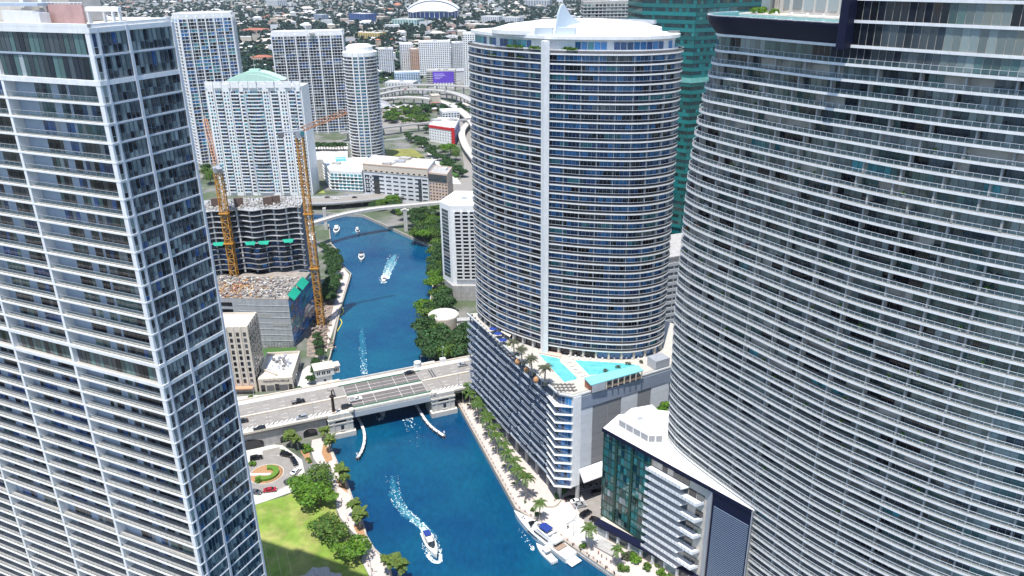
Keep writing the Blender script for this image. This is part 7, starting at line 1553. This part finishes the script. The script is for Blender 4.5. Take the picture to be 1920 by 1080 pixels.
# ================================================================== far city: houses and tree cover
EXC = [(-155, 840, 30), (-225, 712, 56), (-312, 850, 48), (-245, 1000, 58), (-165, 735, 45), (-95, 680, 62), (-48, 672, 30), (-78, 945, 34), (-70, 985, 22), (-118, 1395, 38), (-160, 1590, 85), (-57, 1390, 30), (-620, 1080, 55), (110, 915, 45), (-306, 3400, 150), (-125, 880, 48), (-185, 1452, 30), (15, 300, 110)]
for a, e, h, cn, lb in FAR: A, E = G2(*a), G2(*e); c = (A + E) / 2; EXC.append((c.x, c.y + (E - A).length * .25, (E - A).length * .7))
def free(p, r): return all((p.x - x) ** 2 + (p.y - y) ** 2 > (r + R_) ** 2 for x, y, R_ in EXC)
rg = random.Random(77); HOUSES = []; cell = {}
ang = R(17); cA, sA = math.cos(ang), math.sin(ang)
for k in range(13000):
    px, py = rg.uniform(60, 1340), -52 + 262 * rg.random() ** 1.0
    if py < -45: continue
    p = G2(px, py)
    if p.y < 720 or p.y > 9000 or (p.y < 1450 and abs(py - (180 if px > 650 else -99)) < 22): continue
    r = rg.uniform(7, 15) * (1 + .9 * (rg.random() < .10)) * (1.0 if p.y < 3000 else 1.35)
    if not free(p, r): continue
    key = (int((p.x * cA + p.y * sA) / 26), int((-p.x * sA + p.y * cA) / 24))
    if key in cell: continue
    cell[key] = 1; HOUSES.append((p, r, rg.choice((4, 4, 5, 6, 7, 9)) + (12 if rg.random() < .09 else 0)))
    if len(HOUSES) > 4200: break
HC = [('white', mat('house_white', (.60, .61, .62), .85, isl=.15)), ('cream', mat('house_cream', (.52, .46, .38), .85, isl=.15)), ('grey', mat('house_grey', (.38, .39, .41), .85, isl=.2)), ('tan', mat('house_tan', (.40, .31, .24), .85, isl=.2)), ('white', mat('house_white')if False else MATS['house_white']), ('pink', mat('house_pink', (.50, .33, .28), .85, isl=.15))]
HR_ = [mat('roof_white', (.62, .62, .62), .9, isl=.15), mat('roof_grey', (.30, .30, .32), .9, isl=.25), TIN, mat('roof_tan', (.45, .40, .34), .9, isl=.2)]
HOUSES.sort(key=lambda h: h[0].y); REST = {}
def house_shape(b, p, r, h, hip, rz):
    d = Vector((math.cos(rz), math.sin(rz))); n = Vector((-d.y, d.x)); w2 = r * .62
    b.box((*p, ZL + h / 2), d, 2 * r, 2 * w2, h, 0)
    q = [p + d * (r + .6) * a + n * (w2 + .6) * c for a, c in ((-1, -1), (1, -1), (1, 1), (-1, 1))]
    if hip: t = [p + d * (r * .45) * a + n * .3 * c for a, c in ((-1, -1), (1, -1), (1, 1), (-1, 1))]; b.add([(*x, ZL + h) for x in q] + [(*x, ZL + h + w2 * .42) for x in t], ((0, 1, 5, 4), (1, 2, 6, 5), (2, 3, 7, 6), (3, 0, 4, 7), (4, 5, 6, 7)), 1)
    else: b.box((*p, ZL + h + .25), d, 2 * r + .6, 2 * w2 + .6, .5, 1); b.box((*(p + d * r * .3), ZL + h + 1), d, 2, 1.6, 1.4, 0)
for i, (p, r, h) in enumerate(HOUSES):
    wi = rg.randrange(6); ri = rg.choices((0, 1, 2, 3), (6, 2.4, .45, 2.2))[0]; hip = ri == 2 or rg.random() < .25; rz = ang + (math.pi / 2 if rg.random() < .5 else 0)
    if i < 290:
        T = thing('house', 'small ' + HC[wi][0] + (' house with hipped roof' if hip else ' flat-roofed house') + ' among trees in the far city', 'house', (*p, ZL), HC[wi][0] + (' hipped' if hip else ' flat-roofed') + ' houses in the far city')
        b = MB(); house_shape(b, p, r, h, hip, rz); w_ = MB(); rf = MB(); 
        for f, m_ in zip(b.f, b.mi):
            tgt = rf if m_ else w_; tgt.add([b.v[j] for j in f], (tuple(range(len(f))),))
        w_.build('wall', HC[wi][1], T); rf.build('roof', HR_[ri], T)
        d = Vector((math.cos(rz), math.sin(rz))); n = Vector((-d.y, d.x)); n = n if n.y < 0 else -n; wn = MB()
        for j in range(4): pbox('window', T, G_BLACK, (*(p + d * r * (-.7 + .46 * j) + n * r * .625), ZL + h * .5), d, r * .2, .12, h * .35)
    else: house_shape(REST.setdefault((wi, ri), MB()), p, r, h, hip, rz)
for (wi, ri), b in REST.items(): o = b.build('distant_houses', [HC[wi][1], HR_[ri]]); o['kind'] = 'stuff'; o['label'] = 'mass of ' + HC[wi][0] + ' houses covering the far city'; o['category'] = 'houses'
# streets: pale strips through the far city
b = MB()
for k in range(46):
    t = -3200 + 150 * k; d = Vector((cA, sA)); n = Vector((-sA, cA)); c = d * t + n * 3600; b.box((*c, ZL + .05), n, 5600, 9, .04)
for k in range(30): n = Vector((-sA, cA)); d = Vector((cA, sA)); c = n * (950 + 190 * k); b.box((*c, ZL + .1), d, 7000, 9, .04)
o = b.build('far_streets', mat('street_grey', (.22, .22, .23), .9, var=.15, scale=.02)); o['kind'] = 'structure'
# tree cover
def forest(name, label, N, y0, y1, size, m, seed, sel):
    rng = np.random.default_rng(seed); V = []; Q = []; base = []; tries = 0
    r2 = random.Random(seed)
    while len(base) < N and tries < N * 6:
        tries += 1; px, py = r2.uniform(40, 1360), r2.uniform(y0, y1); p = G2(px, py)
        if p.y < 715 or not free(p, 3) or not sel(px, py, p): continue
        base.append((p.x, p.y))
    base = np.array(base); n = len(base); k = 14
    hs = rng.uniform(.7, 1.35, n) * size * np.where(base[:, 1] > 2600, 1.25, 1); D = rng.normal(size=(n, k, 3)); D /= np.linalg.norm(D, axis=2)[..., None]; D[..., 2] = np.abs(D[..., 2])
    C = np.concatenate([np.repeat(base[:, None], k, 1), np.zeros((n, k, 1))], 2); C[..., 2] = ZL + hs[:, None] * .45; C = C + D * (hs[:, None, None] * np.array([.55, .55, .5])) * rng.uniform(.6, 1, (n, k, 1))
    nr = D + rng.normal(size=D.shape) * .45; nr /= np.linalg.norm(nr, axis=2)[..., None]; a = np.cross(nr, rng.normal(size=D.shape)); a /= np.linalg.norm(a, axis=2)[..., None]; bb = np.cross(nr, a); s = hs[:, None, None] * .34
    V = np.stack([C - a * s, C - bb * s, C + a * s, C + bb * s], 2).reshape(-1, 3); o = link(name, np_mesh(name, V, np.arange(len(V)).reshape(-1, 4), m)); o['kind'] = 'stuff'; o['label'] = label; o['category'] = 'trees'; return o
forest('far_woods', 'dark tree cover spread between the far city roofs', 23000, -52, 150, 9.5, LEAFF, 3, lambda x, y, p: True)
forest('city_trees', 'green street trees filling the gaps before the far city', 4500, 90, 215, 8.5, LEAFD, 4, lambda x, y, p: not (p.y < 1450 and 155 < y < 205 and x > 660))
# park trees, told apart one by one
for k in range(44):
    px, py = random.uniform(722, 802), random.uniform(212, 236); tree(random.choice(('mid', 'dark', 'mid', 'bright')), G2(px, py), random.uniform(1.1, 1.6), 'spreading tree in the park grove below the ramps', 'park grove below the ramps')
for (px, py, s, k) in ((845, 292, 2.0, 'bright'), (832, 285, 1.3, 'bright'), (855, 300, 1.5, 'mid'), (715, 262, 1.3, 'dark'), (712, 275, 1.3, 'dark'), (708, 290, 1.2, 'dark'), (795, 268, 1.0, 'dark'), (840, 215, 1.1, 'dark'), (868, 222, 1.1, 'dark'), (712, 205, 1.6, 'dark'), (722, 208, 1.4, 'dark'), (800, 250, 1.3, 'dark'), (390, 335, 1.6, 'mid'), (395, 345, 1.6, 'mid'), (388, 325, 1.5, 'dark')):
    tree(k, G2(px, py), s, 'leafy street tree near the park lawn and side streets', 'street trees near the park')
for k in range(34):
    f = k / 33; px, py = 770 + 95 * f + random.uniform(-8, 8), 258 + 72 * f + random.uniform(-5, 5); tree('dark', G2(px, py), random.uniform(.9, 1.3), 'palm lining the path beside the park lawn', 'palms lining the park path', 'palm')
for k in range(12): tree('dark', G2(715 + 7 * k, 304 + random.uniform(-2, 3)), .8, 'low palm along the front of the park lawn', 'palms before the park lawn', 'palm')
for k in range(14): p = G2(574 + 5.4 * k, 282, 20); tree('dark', p, 1.15, 'palm in the roof terrace row under the brown grid tower', 'roof terrace palms', 'palm', 20)
b = MB(); b.prism([G2(570, 300, 19.8), G2(652, 298, 19.8), G2(652, 270, 19.8), G2(570, 270, 19.8)], ZL, 19.8); tag(b.build('roof_terrace', CONCL), 'pale terrace deck carrying the row of palms', 'terrace')
hb = MB(); q = [G2(*p) for p in ((824, 308), (832, 307), (862, 332), (853, 334))]; hb.prism(q, ZL, ZL + 2.2); tag(hb.build('hedge', MATS['hedge_leaf_dark']), 'straight dark hedge beside the park path', 'hedge')

# ---- streets behind the left tower: plain blocks and trees that only show from a step aside
rq = random.Random(5); used = []
def behind(p, z): x, y, _ = PJ((p.x, p.y, z)); return y > 60 and x < 285 + .174 * (y - 45)
for k in range(900):
    c = Vector((rq.uniform(-430, -135), rq.uniform(250, 800))); w_, d_, h = rq.uniform(9, 17), rq.uniform(8, 13), rq.choice((9, 13, 18, 26, 38))
    cs = [c + Vector((a * w_, e * d_)) for a, e in ((-1, -1), (1, -1), (1, 1), (-1, 1))]
    if not all(behind(q, z) for q in cs for z in (ZL, h + 5)) or any((c - u).length < 40 for u in used): continue
    used.append(c); wm, wn = rq.choice(((WHITE2, 'white'), (CREAM, 'cream'), (CONCL, 'grey'), (MATS['house_tan'], 'tan')))
    block('street_block', '%s block of %d storeys in the streets hidden behind the gridded glass tower' % (wn, max(2, int(h / 3.4))), 'building', cs, h, wall=wm, roof=CONCL, floors=max(2, int(h / 3.4)), pitch=4, wfrac=.55, hfrac=.5, minpx=99, units=2, group='blocks behind the gridded glass tower')
    if len(used) > 22: break
rng = np.random.default_rng(8); VV = []
for k in range(2000):
    c = Vector((rq.uniform(-430, -130), rq.uniform(250, 820)))
    if behind(c, ZL) and behind(c, 12) and all((c - u).length > 19 for u in used): VV.append(crown_np(rng, 4.2, 4.2, 3.2, 60, .8, 6, 5.2)[0] + np.array([c.x, c.y, ZL]))
    if len(VV) > 130: break
V_ = np.concatenate(VV); o = link('street_trees', np_mesh('street_trees', V_, np.arange(len(V_)).reshape(-1, 4), LEAFD)); o['kind'] = 'stuff'; o['label'] = 'street trees between the blocks behind the gridded glass tower'; o['category'] = 'trees'
# ================================================================== the air: thin even haze over the whole scene
hz = bpy.data.materials.new('air_haze'); hz.use_nodes = True; n_ = hz.node_tree.nodes; n_.remove(n_['Principled BSDF']); pv_ = n_.new('ShaderNodeVolumePrincipled')
pv_.inputs['Color'].default_value = (0.80, 0.88, 1.0, 1); pv_.inputs['Density'].default_value = 0.000028; pv_.inputs['Anisotropy'].default_value = 0.2
hz.node_tree.links.new(pv_.outputs[0], n_['Material Output'].inputs['Volume'])
b = MB(); b.box((0, 1700, 106), (1, 0), 18600, 15800, 220); o = b.build('haze', hz); o['kind'] = 'stuff'; o['label'] = 'thin bluish haze over the far city'; o['category'] = 'haze'
